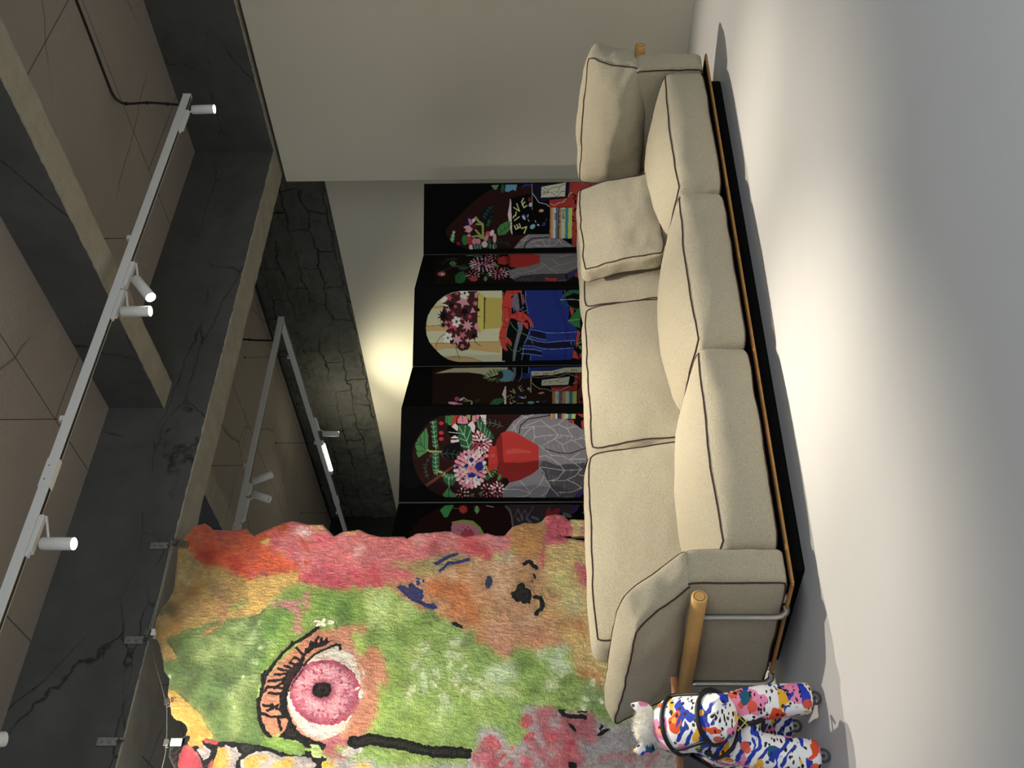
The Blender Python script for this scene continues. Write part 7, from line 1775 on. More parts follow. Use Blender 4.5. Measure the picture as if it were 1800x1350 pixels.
spotlight('spotlight', 5.62, 4.0, 0, (5.627, 3.99, 3.525), (5.624, 3.985, 3.372), 'white spotlight nearest the right end of the long light track', power=P_L1, aim=(5.3, 3.7, 0), deg=54, blend=.8)
spotlight('spotlight', 4.145, 4.0, 0, (3.99, 3.98, 3.50), (3.835, 3.97, 3.372), 'white spotlight on the long track tilted sideways beside an upright one', power=P_L2, aim=(2.3, 3.9, .0), deg=54, blend=.8)
spotlight('spotlight', 3.915, 4.0, 0, (3.755, 4.0, 3.525), (3.753, 3.995, 3.362), 'white spotlight pointing straight down beside the tilted one', power=P_L3, aim=(3.65, 3.5, 0), deg=56, blend=.8)
spotlight('spotlight', 2.42, 4.0, 0, (2.265, 3.99, 3.512), (2.255, 3.975, 3.352), 'white spotlight in front of the hanging rug, its lens glowing', power=P_L4, aim=(2.0, 3.8, 0), deg=56, blend=.8)
spotlight('spotlight', 4.42, 6.8, 0, (4.435, 6.79, 3.545), (4.49, 6.77, 3.385), 'small tilted spotlight behind the beam, upper of the pair', L=.10, lit=False)
spotlight('spotlight', 4.27, 6.8, 0, (4.31, 6.79, 3.52), (4.245, 6.77, 3.37), 'small tilted spotlight behind the beam, nearer the rug', lit=False)
spotlight('spotlight', 6.265, 8.58, 1, (6.25, 8.63, 3.52), (6.25, 8.635, 3.345), 'white spotlight beside the lit tube on the far track', power=P_F, deg=110, blend=1.0, aim=(7.0, 8.3, 2.0), lit=False, color=(1, .97, .74))
# off to the left, out of the frame, on the same track: unseen heads added to light the rug and the horse
for q, (x, aim, pw, dg) in enumerate([(1.35, (1.9, 5.15, 2.4), P_R1, 76), (.55, (2.1, 5.15, 2.3), P_R2, 56), (-.6, (2.0, 5.15, 2.0), P_R2, 44)]):
    b = Vector((x, 3.97, 3.37)); u = (Vector(aim)-b).normalized()
    spotlight('spotlight', x+.02, 4.0, 0, b-u*.155, b, ['white spotlight on the long track turned towards the hanging rug, first left of the frame', 'white spotlight turned to the rug, second left of the frame', 'white spotlight turned to the rug, third left of the frame'][q], power=pw, aim=aim, deg=dg)
# lit tube on the far track
t = empty('tube_lamp', (6.265, 8.80, Z1-.027), 0, label='short glowing tube lamp under the far light track', cat='lamp')
MB().box((0, .02, -.012), (.03, .06, .03)).box((0, .60, -.012), (.03, .07, .03)).box((0, .31, -.004), (.02, .6, .008)).build('housing', M_white, t, bevel=.002)
MB().tube([(0, .05, -.026), (0, .565, -.026)], .014, 14).build('tube', M_tubel, t, True)
l = bpy.data.lights.new('tube_light', 'AREA'); l.shape = 'RECTANGLE'; l.size = .03; l.size_y = .5; l.energy = P_T; l.color = (1, .93, .72)
o = bpy.data.objects.new('light', l); COL.objects.link(o); o.parent = t; o.location = (0.0, .31, -.05); o.rotation_euler = Vector((.6, 0, -1)).to_track_quat('-Z', 'Y').to_euler()
# cables on the ceiling
def cable(pts, label, r=.008, ties=()):
    b = Vector(pts[0]); t = empty('ceiling_cable', b, 0, label=label, cat='cable')
    MB().tube([p-b for p in bez(pts, 5)], r, 8).build('sheath', M_cable, t, True)
    for q in ties: 
        q = Vector(q)-b; MB().tube([q-Vector((0,0,.007)), q+Vector((0,0,.007))], r*1.5, 8).build('cable_tie', M_cable, t)
    return t
cable([(5.74, 0.2, 4.072), (5.735, 2.0, 4.072), (5.724, 3.231, 4.072), (5.708, 3.80, 4.072), (5.70, 3.90, 4.066), (5.70, 3.955, 4.05), (5.70, 3.985, 4.0), (5.715, 3.99, 3.85), (5.71, 4.0, 3.70), (5.70, 4.0, 3.628)], 'black cable crossing the ceiling and dropping to the long light track', .0085, [(5.70, 3.985, 4.0), (5.714, 3.99, 3.86), (5.711, 4.0, 3.72)])
cable([(7.085, 5.6, 4.066), (7.08, 7.575, 4.066), (7.08, 9.98, 4.066), (7.08, 11.8, 4.066)], 'black conduit along the top of the rubble wall', .012)
cable([(6.02, 6.80, 4.076), (6.02, 6.80, 3.95), (6.01, 6.805, 3.80), (6.0, 6.80, 3.628)], 'black cable dropping to the corner of the far light track', .009, [(6.015, 6.803, 3.86)])

# ------------------------------------------------------------------ painter: art tables -> colours on a fine grid
def pts_of(v):
    return np.array(v, float).reshape(-1, 2)
def inside(px, py, P):
    r = np.zeros(px.shape, bool); n = len(P)
    for i in range(n):
        x0, y0 = P[i-1]; x1, y1 = P[i]
        if y0 == y1: continue
        c = ((y0 > py) != (y1 > py)); r ^= c & (px < (x1-x0)*(py-y0)/(y1-y0)+x0)
    return r
def near(px, py, P, w):
    r = np.zeros(px.shape, bool)
    for i in range(len(P)-1):
        a, b = P[i], P[i+1]; d = b-a; L = max(1e-6, d@d)
        t = np.clip(((px-a[0])*d[0]+(py-a[1])*d[1])/L, 0, 1)
        r |= (px-a[0]-t*d[0])**2+(py-a[1]-t*d[1])**2 < w*w
    return r
def paint(gx, gy, table, unit, base, jx=None, jy=None, black=(10, 9, 9)):
    'gx, gy: 1-D axes in mm; returns linear colours (len(gx), len(gy), 3)'
    X, Y = np.meshgrid(gx, gy, indexing='ij'); col = np.empty(X.shape+(3,)); col[:] = srgb(base)
    if jx is not None: SX, SY = X+jx, Y+jy
    else: SX, SY = X, Y
    for row in table:
        k = row[0]; c = row[1:4]; w = row[4]*unit; P = pts_of(row[5:])*unit
        if k == 2:
            col[~inside(X, Y, P)] = srgb(black); continue
        m_ = (w if k == 1 else 0)+14
        i0, i1 = np.searchsorted(gx, [P[:, 0].min()-m_, P[:, 0].max()+m_]); j0, j1 = np.searchsorted(gy, [P[:, 1].min()-m_, P[:, 1].max()+m_])
        if i1 <= i0 or j1 <= j0: continue
        sx, sy = SX[i0:i1, j0:j1], SY[i0:i1, j0:j1]
        mask = inside(sx, sy, P) if k == 0 else near(sx, sy, P, w)
        col[i0:i1, j0:j1][mask] = srgb(c)
    grey = (col @ np.array([.3, .55, .15]))[..., None]
    return col*.84+grey*.16
def vnoise(shape, cells, seed):
    'smooth value noise on a grid'
    r = np.random.default_rng(seed); a = r.random((cells[0]+3, cells[1]+3))
    u = np.linspace(0, cells[0], shape[0]); v = np.linspace(0, cells[1], shape[1])
    iu = u.astype(int); iv = v.astype(int); fu = u-iu; fv = v-iv; fu = (fu*fu*(3-2*fu))[:, None]; fv = (fv*fv*(3-2*fv))[None]
    g = lambda i, j: a[np.ix_(iu+i, iv+j)]
    return g(0,0)*(1-fu)*(1-fv)+g(1,0)*fu*(1-fv)+g(0,1)*(1-fu)*fv+g(1,1)*fu*fv
def grid_mesh(name, V, col, keep=None, flip=False):
    n0, n1 = V.shape[:2]; idx = np.arange(n0*n1).reshape(n0, n1)
    q = np.stack([idx[:-1, :-1], idx[1:, :-1], idx[1:, 1:], idx[:-1, 1:]], -1).reshape(-1, 4)
    if flip: q = q[:, ::-1]
    if keep is not None: q = q[keep.reshape(-1)[q].all(1)]
    used = np.zeros(n0*n1, bool); used[q.ravel()] = True; remap = np.cumsum(used)-1
    vs = V.reshape(-1, 3)[used]; q = remap[q]; nf = len(q)
    me = bpy.data.meshes.new(name); me.vertices.add(len(vs)); me.vertices.foreach_set('co', vs.astype(np.float32).ravel())
    me.loops.add(nf*4); me.loops.foreach_set('vertex_index', q.astype(np.int32).ravel())
    me.polygons.add(nf); me.polygons.foreach_set('loop_start', np.arange(0, nf*4, 4, dtype=np.int32))
    me.update(calc_edges=True)
    if col is not None:
        at = me.color_attributes.new('art', 'FLOAT_COLOR', 'POINT'); c = np.ones((len(vs), 4), np.float32); c[:, :3] = col.reshape(-1, 3)[used]
        at.data.foreach_set('color', c.ravel())
    me.polygons.foreach_set('use_smooth', np.ones(nf, bool))
    return me

# ------------------------------------------------------------------ folding screen
k = N('screen_print', .7, .05); at = k.n('ShaderNodeAttribute', attribute_name='art'); k.color(k.mix(.97, (0, 0, 0), at.outputs['Color'])); k.bump(k.noise(300, 2), .04, .001); M_print = k.m
root = empty('folding_screen', (SCREEN_FOLDS[0][0], SCREEN_FOLDS[0][1], 0), 0, label='tall black zigzag folding screen printed with vases, flowers and a lobster behind the sofa', cat='folding screen')
R0 = Vector(root.location); ZT = 2.12
for i in range(6):
    A = Vector((*SCREEN_FOLDS[i], 0)); B = Vector((*SCREEN_FOLDS[i+1], 0)); e = (B-A).normalized(); n = Vector((-e.y, e.x, 0))
    if n.y > 0: n = -n           # towards the room
    L = (B-A).length
    p = empty('panel', A-R0, 0); p.parent = root
    F = Matrix((e, -n, Vector((0, 0, 1)))).transposed().to_4x4()
    MB().box((L/2, .012, ZT/2+.01), (L-.006, .022, ZT-.02), F).build('board', M_black, p, bevel=.0015)
    gx = np.arange(4, L*1000-3, 2.8); gz = np.concatenate([[20.0], np.arange(500, ZT*1000-4, 2.8)])
    col = paint(gx, gz, SCREEN_ART[i], 2, (10, 9, 9))
    V = A[:] ; V = np.zeros((len(gx), len(gz), 3)); 
    V[..., 0] = e.x*gx[:, None]/1000+n.x*.0006; V[..., 1] = e.y*gx[:, None]/1000+n.y*.0006; V[..., 2] = gz[None]/1000
    me = grid_mesh('printed_face', V, col, flip=(e.cross(Vector((0, 0, 1))).dot(n) < 0)); link('printed_face', me, M_print, p)
for i in (1, 3, 5):
    A = Vector((*SCREEN_FOLDS[i], 0))-R0
    MB().box((A.x, A.y-.004, ZT/2+.01), (.003, .004, ZT-.03)).build('hinge_strip', M_steel, root)
for i in (2, 4):
    A = Vector((*SCREEN_FOLDS[i], 0))-R0
    MB().box((A.x, A.y+.01, ZT/2), (.02, .02, ZT-.03)).build('hinge_strip', M_black, root)

# ------------------------------------------------------------------ hanging rug
YR = 5.15
E_ = pts_of(RUG_EDGE)
st = 3.0
gx = np.arange(E_[:, 0].min()-3, E_[:, 0].max()+4, st); gz = np.arange(E_[:, 1].min()-3, E_[:, 1].max()+4, st)
sh = (len(gx), len(gz))
jx = (vnoise(sh, (sh[0]//6, sh[1]//6), 1)-.5)*8+(vnoise(sh, (sh[0]//2, sh[1]//2), 2)-.5)*3; jy = (vnoise(sh, (sh[0]//6, sh[1]//6), 3)-.5)*8+(vnoise(sh, (sh[0]//2, sh[1]//2), 4)-.5)*6
col = paint(gx, gz, RUG_ART, 1, (150, 182, 78), jx, jy)
soft = (vnoise(sh, (26, 40), 7)-.5)*.24+(vnoise(sh, (90, 110), 8)-.5)*.26+(vnoise(sh, (sh[0]//4, sh[1]//9), 9)-.5)*.26+(vnoise(sh, (sh[0]//2, sh[1]//3), 10)-.5)*.26
lum = col.sum(2)
def box(a, r):
    for ax in (0, 1):
        p = np.concatenate([np.repeat(np.take(a, [0], ax), r+1, ax), a, np.repeat(np.take(a, [-1], ax), r, ax)], ax); c = np.cumsum(p, ax); n_ = a.shape[ax]
        a = (np.take(c, range(2*r+1, 2*r+1+n_), ax)-np.take(c, range(0, n_), ax))/(2*r+1)
    return a
bl = box(box(col, 6), 5); df = np.abs(np.sqrt(col)-np.sqrt(bl)).max(2); wt = np.clip((df-.11)/.12, 0, 1); wt = np.clip(box(wt[..., None], 2)*1.6, 0, 1)
col = bl*(1-wt)+col*wt
col = np.clip(col*(1+soft[..., None]*1.1), 0, 1)
hue = (vnoise(sh, (20, 30), 17)-.5)[..., None]*np.array([.12, .0, -.12]); col = np.clip(col*(1+hue), 0, 1)
X, Z = np.meshgrid(gx, gz, indexing='ij')
keep = inside(X+jx*.3, Z+jy*.3, E_)
D = np.full(sh, 1e9)
for i in range(len(E_)):
    a, b = E_[i-1], E_[i]; d = b-a; Ld = max(1e-6, d@d)
    i0, i1 = np.searchsorted(gx, [min(a[0], b[0])-40, max(a[0], b[0])+40]); j0, j1 = np.searchsorted(gz, [min(a[1], b[1])-40, max(a[1], b[1])+40])
    sx, sy = X[i0:i1, j0:j1], Z[i0:i1, j0:j1]; t_ = np.clip(((sx-a[0])*d[0]+(sy-a[1])*d[1])/Ld, 0, 1)
    D[i0:i1, j0:j1] = np.minimum(D[i0:i1, j0:j1], np.hypot(sx-a[0]-t_*d[0], sy-a[1]-t_*d[1]))
th = 26*np.sqrt(np.clip(1-(1-np.clip(D/24, 0, 1))**2, 0, 1))
def wave(x, z):
    h = np.clip((z-400)/3000, 0, 1)
    return 16*np.sin(x/190+.6*np.sin(z/600))*(.4+h)+12*np.sin(x/83+z/420)*h+10*np.sin(z/330+x/700)
rg = np.random.default_rng(4)
pile = rg.random(sh)*5.0+(vnoise(sh, (sh[0]//3, sh[1]//7), 21))*5+(lum < .06)*-2.0
V = np.zeros(sh+(3,)); V[..., 0] = X/1000+(rg.random(sh)-.5)*.0016; V[..., 2] = Z/1000+(rg.random(sh)-.5)*.0016; V[..., 1] = YR+(wave(X, Z)-th-pile)/1000
k = N('tufted_pile', .9, .1); at = k.n('ShaderNodeAttribute', attribute_name='art'); k.color(at.outputs['Color']); k.b.inputs['Sheen Weight'].default_value = .25
k.bump(k.noise(260, 4, .8, vec=k.map(sc=(1, 1, .45))), .8, .006); M_rug = k.m
root = empty('rug', (2.1, YR, 3.0), 0, label='large ragged-edged tufted rug with a pink eye, hung from the beam behind the sofa', cat='rug')
V -= np.array(root.location)
me = grid_mesh('tufted_face', V, col, keep, flip=False); link('tufted_face', me, M_rug, root)
g2 = np.arange(gx[0], gx[-1], 12.0); g3 = np.arange(gz[0], gz[-1], 12.0); X2, Z2 = np.meshgrid(g2, g3, indexing='ij')
V2 = np.stack([X2/1000, YR+(wave(X2, Z2)+4)/1000, Z2/1000], -1)-np.array(root.location)
link('backing', grid_mesh('backing', V2, None, inside(X2, Z2, E_), flip=True), plain('jute_backing', (170, 150, 116), .9), root)

# clips, wire and beam hooks that carry the rug
def hook(x, label, bent=False):
    y = 5.196; t = empty('beam_hook', (x, y, 3.455), 0, label=label, cat='hook', group='steel hooks on the beam')
    MB().box((0, -.003, .03), (.045, .005, .11)).build('bracket', M_galv, t, bevel=.002)
    for z in (.06, .015): MB().tube([(0, -.005, z), (0, -.014, z)], [.011, .008], 6).build('bolt', M_galv, t)
    MB().tube(bez([(0, -.004, -.02), (0, -.014, -.045), (0, -.018, -.06), (0, -.036, -.074), (0, -.052, -.062), (0, -.052, -.048)], 5), .005, 8).build('hook', M_steel, t, True)
hook(2.932, 'steel bracket and hook on the beam above the rug corner nearest the screen')
hook(2.325, 'steel bracket and hook on the beam, middle of the three')
hook(1.753, 'steel bracket with an empty bright hook, lowest in the photo')
def clip(x, z, label, mat, tilt=0):
    t = empty('rug_clip', (x, YR-.035, z), 0, label=label, cat='clip', group='clips holding the rug edge')
    R = Matrix.Rotation(tilt, 4, 'Y')
    for yy in (-.006, .040): MB().box((0, yy, -.022), (.040, .006, .060), R).build('jaw', mat, t, bevel=.002)
    MB().box((0, .012, .022), (.030, .034, .008), R).box((0, -.002, .034), (.036, .005, .022), R).box((0, .028, .034), (.036, .005, .022), R).build('clip_spring', M_steel, t, bevel=.001)
clip(2.905, 3.33, 'large grey metal clip at the orange corner of the rug', M_steel, .3)
clip(2.335, 3.355, 'white clip at the top of the tan part of the rug', M_white, .05)
clip(1.950, 3.155, 'dark bronze clip between the green and yellow edge of the rug', plain('bronze_clip', (110, 86, 70), .4, .6), -.35)
clip(1.722, 3.105, 'pale green clip on the black edge of the rug', plain('mint_clip', (176, 214, 196), .5), .0)
y = YR-.03
def wire(pts, label, r=.0022, mat=None):
    b = Vector(pts[0]); t = empty('wire', b, 0); tag(t, label, 'wire'); MB().tube([p-b for p in bez(pts, 6)], r, 6).build('strand', mat or M_galv, t, True)
wire([(2.94, 5.145, 3.395), (2.80, 5.15, 3.392), (2.6, 5.155, 3.39), (2.45, 5.15, 3.392), (2.325, 5.145, 3.395)], 'stiff wire along the underside edge of the beam between two hooks', .006)
wire([(2.325, 5.145, 3.392), (2.15, 5.13, 3.30), (1.935, y, 3.19), (1.83, y, 3.16), (1.722, y, 3.138), (1.60, y, 3.13), (1.2, y+.03, 3.16), (.7, y+.03, 3.33)], 'thin steel wire sagging from the middle hook through the lower clips', .0022)

# ------------------------------------------------------------------ sofa
SA = math.radians(-4.4)
sofa = empty('sofa', (2.133, 3.80, 0), SA, label='long three-seat beige boucle sofa with brown piping and round oak arm rails', cat='sofa')
def cushion(name, C8, bulge, n=26, rnd=14, parent=None, mat=None, pipes=(), wob=.006, seed=0, sag=None, pr=.0042, pinch=0):
    'C8: corners in order (x-y-z-),(x+y-z-),(x-y+z-),(x+y+z-) then the same at z+'
    C = [np.array(c, float) for c in C8]
    cen = sum(C)/8; axd = [(C[1]+C[3]+C[5]+C[7]-C[0]-C[2]-C[4]-C[6])/8, (C[2]+C[3]+C[6]+C[7]-C[0]-C[1]-C[4]-C[5])/8, (C[4]+C[5]+C[6]+C[7]-C[0]-C[1]-C[2]-C[3])/8]
    un = [a/np.linalg.norm(a) for a in axd]
    def pos(u, v, w_, puff=1.0):
        k_ = (abs(u)**rnd+abs(v)**rnd+abs(w_)**rnd)**(-1/rnd) if rnd else 1.0
        m0 = max(abs(u), abs(v), abs(w_)); k_ = k_*m0 if m0 else 1
        u, v, w_ = u*k_, v*k_, w_*k_
        a, b, c = (u+1)/2, (v+1)/2, (w_+1)/2
        p = (C[0]*(1-a)*(1-b)+C[1]*a*(1-b)+C[2]*(1-a)*b+C[3]*a*b)*(1-c)+(C[4]*(1-a)*(1-b)+C[5]*a*(1-b)+C[6]*(1-a)*b+C[7]*a*b)*c
        f = lambda t: max(0.0, 1-t*t)**.62
        bu = bulge; gx_ = lambda q, s: (q[0] if s < 0 else q[1]) if isinstance(q, tuple) else q
        p = p+un[0]*u*gx_(bu[0], u)*f(v)*f(w_)+un[1]*v*gx_(bu[1], v)*f(u)*f(w_)+un[2]*w_*gx_(bu[2], w_)*f(u)*f(v)
        q = Vector(p)*5.0+Vector((seed*3.1, seed*1.7, 0)); nz_ = noise.noise_vector(q)
        q2 = noise.noise_vector(Vector(p)*14+Vector((seed, 0, seed)))
        p = p+np.array(nz_)*wob+np.array(q2)*wob*.4
        if sag: p = sag(p, u, v, w_)
        return p
    bm = bmesh.new()
    lin = [math.sin(t*PI/2)*.35+t*.65 for t in np.linspace(-1, 1, n+1)]
    for ax in range(3):
        for s in (-1, 1):
            g_ = []
            for i in lin:
                row = []
                for j in lin:
                    q = [0, 0, 0]; q[ax] = s; q[(ax+1) % 3] = i; q[(ax+2) % 3] = j
                    row.append(bm.verts.new(pos(*q)))
                g_.append(row)
            for i in range(n):
                for j in range(n):
                    f_ = (g_[i][j], g_[i+1][j], g_[i+1][j+1], g_[i][j+1]); bm.faces.new(f_ if s > 0 else f_[::-1])
    bmesh.ops.remove_doubles(bm, verts=bm.verts, dist=1e-5)
    me = bpy.data.meshes.new(name); bm.to_mesh(me); bm.free()
    o = link(name, me, mat or M_fab, parent, True)
    mb = MB()
    for pp in pipes:
        ax, s = pp[:2]; keep_ = pp[2] if len(pp) > 2 else None
        P_ = []
        a1, a2 = (ax+1) % 3, (ax+2) % 3; ed = .985
        ring = [(t, -1) for t in np.linspace(-1, 1, 30)[:-1]]+[(1, t) for t in np.linspace(-1, 1, 30)[:-1]]+[(-t, 1) for t in np.linspace(-1, 1, 30)[:-1]]+[(-1, -t) for t in np.linspace(-1, 1, 30)[:-1]]
        for i, j in ring:
            q = [0, 0, 0]; q[ax] = s; q[a1] = i; q[a2] = j
            p_ = pos(*q); d_ = p_-cen; P_.append(tuple(p_+d_/np.linalg.norm(d_)*.0022))
        if keep_ is None: mb.tube(P_, pr, 6, closed=True)
        else: 
            sel = [P_[i_ % len(P_)] for i_ in range(keep_[0]*29, keep_[1]*29+1)]; mb.tube(sel, pr, 6)
    if pipes: mb.build('piping', M_pipe, o, True)
    return o
def hexa(b, t): return b+t
# seat cushions: bottom then top corners (x-y-, x+y-, x-y+, x+y+)
seams = [(0.004, 1.108, -.19, .92), (1.118, 2.190, .93, 2.02), (2.200, 3.235, 2.03, 3.08)]
for i, (x0, x1, r0, r1) in enumerate(seams):
    zb, zt = .130, .372
    cushion('seat_cushion', [(x0, .004, zb), (x1, .004, zb), (r0, .70, zb), (r1, .70, zb), (x0, 0, zt), (x1, 0, zt), (r0, .70, zt+.03), (r1, .70, zt+.03)],
            (.004, (.035, .0), (.0, .115)), parent=sofa, pipes=[(2, 1), (2, -1)], seed=i+1, wob=.007)
# back cushions
backs = [(-.20, .865, -.225, .862, 0.0), (.850, 1.835, .865, 1.87, .0), (1.85, 2.86, 1.88, 2.88, .05)]
for i, (b0, b1, t0, t1, off) in enumerate(backs):
    d0, d1 = .50+off, .655+off; th_ = .20; zt = (.925, .905, .90)[i]
    cushion('back_cushion', [(b0, d0, .36), (b1, d0, .36), (b0-.05, d0+th_, .36), (b1-.05, d0+th_, .36), (t0, d1, zt), (t1, d1, zt), (t0-.04, d1+.13, zt+.01), (t1-.04, d1+.13, zt+.01)],
            (.01, (.065, .03), .012), parent=sofa, pipes=[(1, -1), (1, 1)], seed=i+11, wob=.010)
# arms: upright pad, then the pad folded over the rail
kL, kR = -.28, -.10
cushion('arm_pad', [(-.158, .004, .112), (-.004, .004, .112), (-.158+kL*.78, .78, .112), (-.004+kL*.78, .78, .112), (-.158, .004, .56), (-.004, .004, .56), (-.158+kL*.78, .78, .56), (-.004+kL*.78, .78, .56)],
        (.018, .012, .0), parent=sofa, pipes=[(0, 1, (3, 5)), (0, -1, (3, 5))], seed=21, wob=.006)
cushion('arm_pillow', [(-.165, .006, .535), (-.008, .0, .53), (-.40, .80, .53), (-.24, .80, .53), (-.345, .10, .785), (-.205, .08, .845), (-.555, .82, .835), (-.455, .80, .885)],
        (.045, .02, .02), parent=sofa, pipes=[(0, 1, (1, 4)), (0, -1, (1, 4))], seed=22, wob=.016)
cushion('arm_pad', [(3.250, .004, .122), (3.402, .004, .122), (3.245+kR*.78, .78, .122), (3.40+kR*.78, .78, .122), (3.250, .004, .56), (3.402, .004, .56), (3.245+kR*.78, .78, .56), (3.40+kR*.78, .78, .56)],
        (.018, .012, .0), parent=sofa, pipes=[(0, -1, (3, 5)), (0, 1, (3, 5))], seed=23, wob=.006)
cushion('arm_pillow', [(3.262, .0, .53), (3.415, .006, .535), (3.05, .80, .50), (3.26, .84, .50), (3.452, .045, .848), (3.60, .075, .80), (3.13, .84, .885), (3.30, .90, .87)],
        ((.16, .03), .03, .05), parent=sofa, pipes=[(0, -1, (1, 4)), (0, 1, (1, 4))], seed=24, wob=.018)
# black plinth
pl = [(-.05, .14), (3.30, .14), (3.24, .86), (-.22, .86)]
MB().prism(pl, 0, .100).build('plinth', M_plinth, sofa, bevel=.01)
# wooden seat frame: boards around the edge
def bar(a, b, wdt, z0, z1):
    a, b = Vector((*a, 0)), Vector((*b, 0)); d = (b-a); L = d.length; M = Matrix.Translation(a) @ Matrix.Rotation(math.atan2(d.y, d.x), 4, 'Z')
    return MB().box((L/2, 0, (z0+z1)/2), (L, wdt, z1-z0), M)
bar((-.172, .018), (3.395, .018), .030, .096, .109).build('frame_rail', M_wood, sofa, bevel=.005, seg=3)
bar((-.165, .01), (-.41, .80), .028, .096, .109).build('frame_rail', M_wood, sofa, bevel=.006)
bar((3.385, .01), (3.30, .80), .028, .096, .109).build('frame_rail', M_wood, sofa, bevel=.006)
bar((-.40, .84), (3.30, .84), .028, .096, .109).build('frame_rail', M_wood, sofa, bevel=.006)
MB().prism([(-.12, .03), (3.36, .03), (3.26, .82), (-.34, .82)], .098, .114).build('seat_deck', M_plinth, sofa)
bar((-.30, .80), (3.20, .80), .04, .114, .62).build('back_frame', M_fab, sofa, bevel=.01)
# oak arm rails with an inlaid end disc, steel brackets
def rail(a, b):
    a, b = Vector(a), Vector(b); u = (b-a).normalized(); r = .034
    MB().tube([a, a+u*.002, a+u*.004, b-u*.004, b], [r*.86, r*.96, r, r, r*.9], 28).build('arm_rail', M_oak, sofa, True)
    MB().tube([a-u*.0006, a+u*.002], r*.74, 24).tube([a-u*.0009, a+u*.002], r*.66, 24, mi=1).build('end_disc', [M_pipe, M_oak], sofa)
rail((-.232, -.005, .508), (-.470, .86, .508))
rail((3.475, -.005, .512), (3.36, .86, .512))
def bracket(p0, out, ztop):
    x, y_ = p0; ox, oy = out
    pts = [(x-ox, y_-oy, .104), (x-ox*.25, y_-oy*.25, .104), (x, y_, .120), (x+ox*.12, y_, .16), (x+ox*.12, y_, .30), (x+ox*.12, y_, ztop)]
    MB().tube(bez(pts, 5), .015, 12, flat=.45, fdir=(1, 0, 0)).build('arm_bracket', M_steel, sofa, True)
bracket((-.245, .17), (-.10, 0), .500); bracket((-.395, .62), (-.10, 0), .500)
bracket((3.458, .17), (.08, 0), .500); bracket((3.40, .62), (.08, 0), .500)

# loose pillow leaning on the back
pil = empty('scatter_cushion', Vector((2.133, 3.80, 0))+Matrix.Rotation(SA, 3, 'Z') @ Vector((2.35, .42, .44)), SA, label='square loose beige cushion with double brown piping leaning on the sofa back', cat='cushion')
o_ = (2.35, .42, .44)
cc = [(2.005, .33, .445), (2.700, .34, .425), (2.005, .45, .445), (2.700, .45, .425), (2.02, .51, .915), (2.715, .50, .915), (2.02, .61, .915), (2.715, .60, .915)]
cushion('cover', [tuple(np.array(c)-np.array(o_)) for c in cc], (.0, (.055, .04), .0), parent=pil, pipes=[(1, -1), (1, 1)], seed=31, wob=.016)

# ------------------------------------------------------------------ patterned toy horse
def horse_mat():
    k = N('patterned_fabric', .7, .3)
    wv = k.mix(.06, k.co, k.noise(9, 3, .6, col=True))
    base = srgb((232, 228, 226))
    def layer(prev, c, loc, sc, th, rot=(0, 0, 0), strch=(1, 1, 1)):
        f = k.ramp(k.noise(sc, 1.5, .5, vec=k.map(loc=loc, rot=rot, sc=strch, vec=wv)), th, th+.008)
        return k.mix(f, prev, srgb(c))
    a = k.mix(0.0, base, base)
    a = layer(a, (226, 132, 168), (3, 1, 2), 7, .60)
    a = layer(a, (226, 166, 44), (8, 4, 1), 8, .62, (.5, .3, 0), (1, 1, 2.4))
    a = layer(a, (32, 58, 168), (1, 7, 5), 6.5, .575, (.6, .5, .2), (1, 1, 2.6))
    a = layer(a, (220, 78, 40), (5, 2, 9), 7, .635)
    a = layer(a, (22, 84, 108), (2, 9, 4), 7, .65, (0, .7, 0), (1, 1, 2.4))
    w2 = k.n('ShaderNodeTexWave'); k.l.new(k.map(rot=(.5, .8, .3), vec=wv), w2.inputs[0]); w2.inputs['Scale'].default_value = 9; w2.inputs['Distortion'].default_value = 2.5
    m3 = k.ramp(k.noise(6, 1, vec=k.map(loc=(4, 4, 4))), .56, .575)
    a = k.mix(k.math('MULTIPLY', k.ramp(w2.outputs['Fac'], .60, .64), m3), a, srgb((30, 54, 150)))
    for loc, sc, r_in, cc in (((0, 0, 0), 9, .20, (222, 120, 160)), ((3.3, 1.2, .4), 8, .17, (216, 84, 50)), ((1.3, 5.2, 2.4), 22, .17, (22, 20, 26)), ((6.3, 2.2, 7.4), 12, .14, (226, 166, 44))):
        v = k.voro(sc, vec=k.map(loc=loc)); a = k.mix(k.math('MULTIPLY', k.ramp(v, r_in, r_in+.02, 1, 0), .95), a, srgb(cc))
    v = k.voro(34, vec=k.map(rot=(.7, .4, .2), sc=(1, 1, 1.9), vec=wv)); m2 = k.ramp(k.noise(5, 1, vec=k.map(loc=(2, 8, 1))), .52, .54)
    a = k.mix(k.math('MULTIPLY', k.ramp(v, .30, .33, 1, 0), m2), a, srgb((22, 20, 26)))
    k.color(a); k.bump(k.noise(300, 3), .1, .002); return k.m
M_horse = horse_mat()
HA = math.atan2(-.17, .985)
horse = empty('toy_horse', (1.455, 4.135, 0), HA, label='toy horse in bright paint-splash fabric with black bridle, white pompom and wooden handle', cat='toy horse')
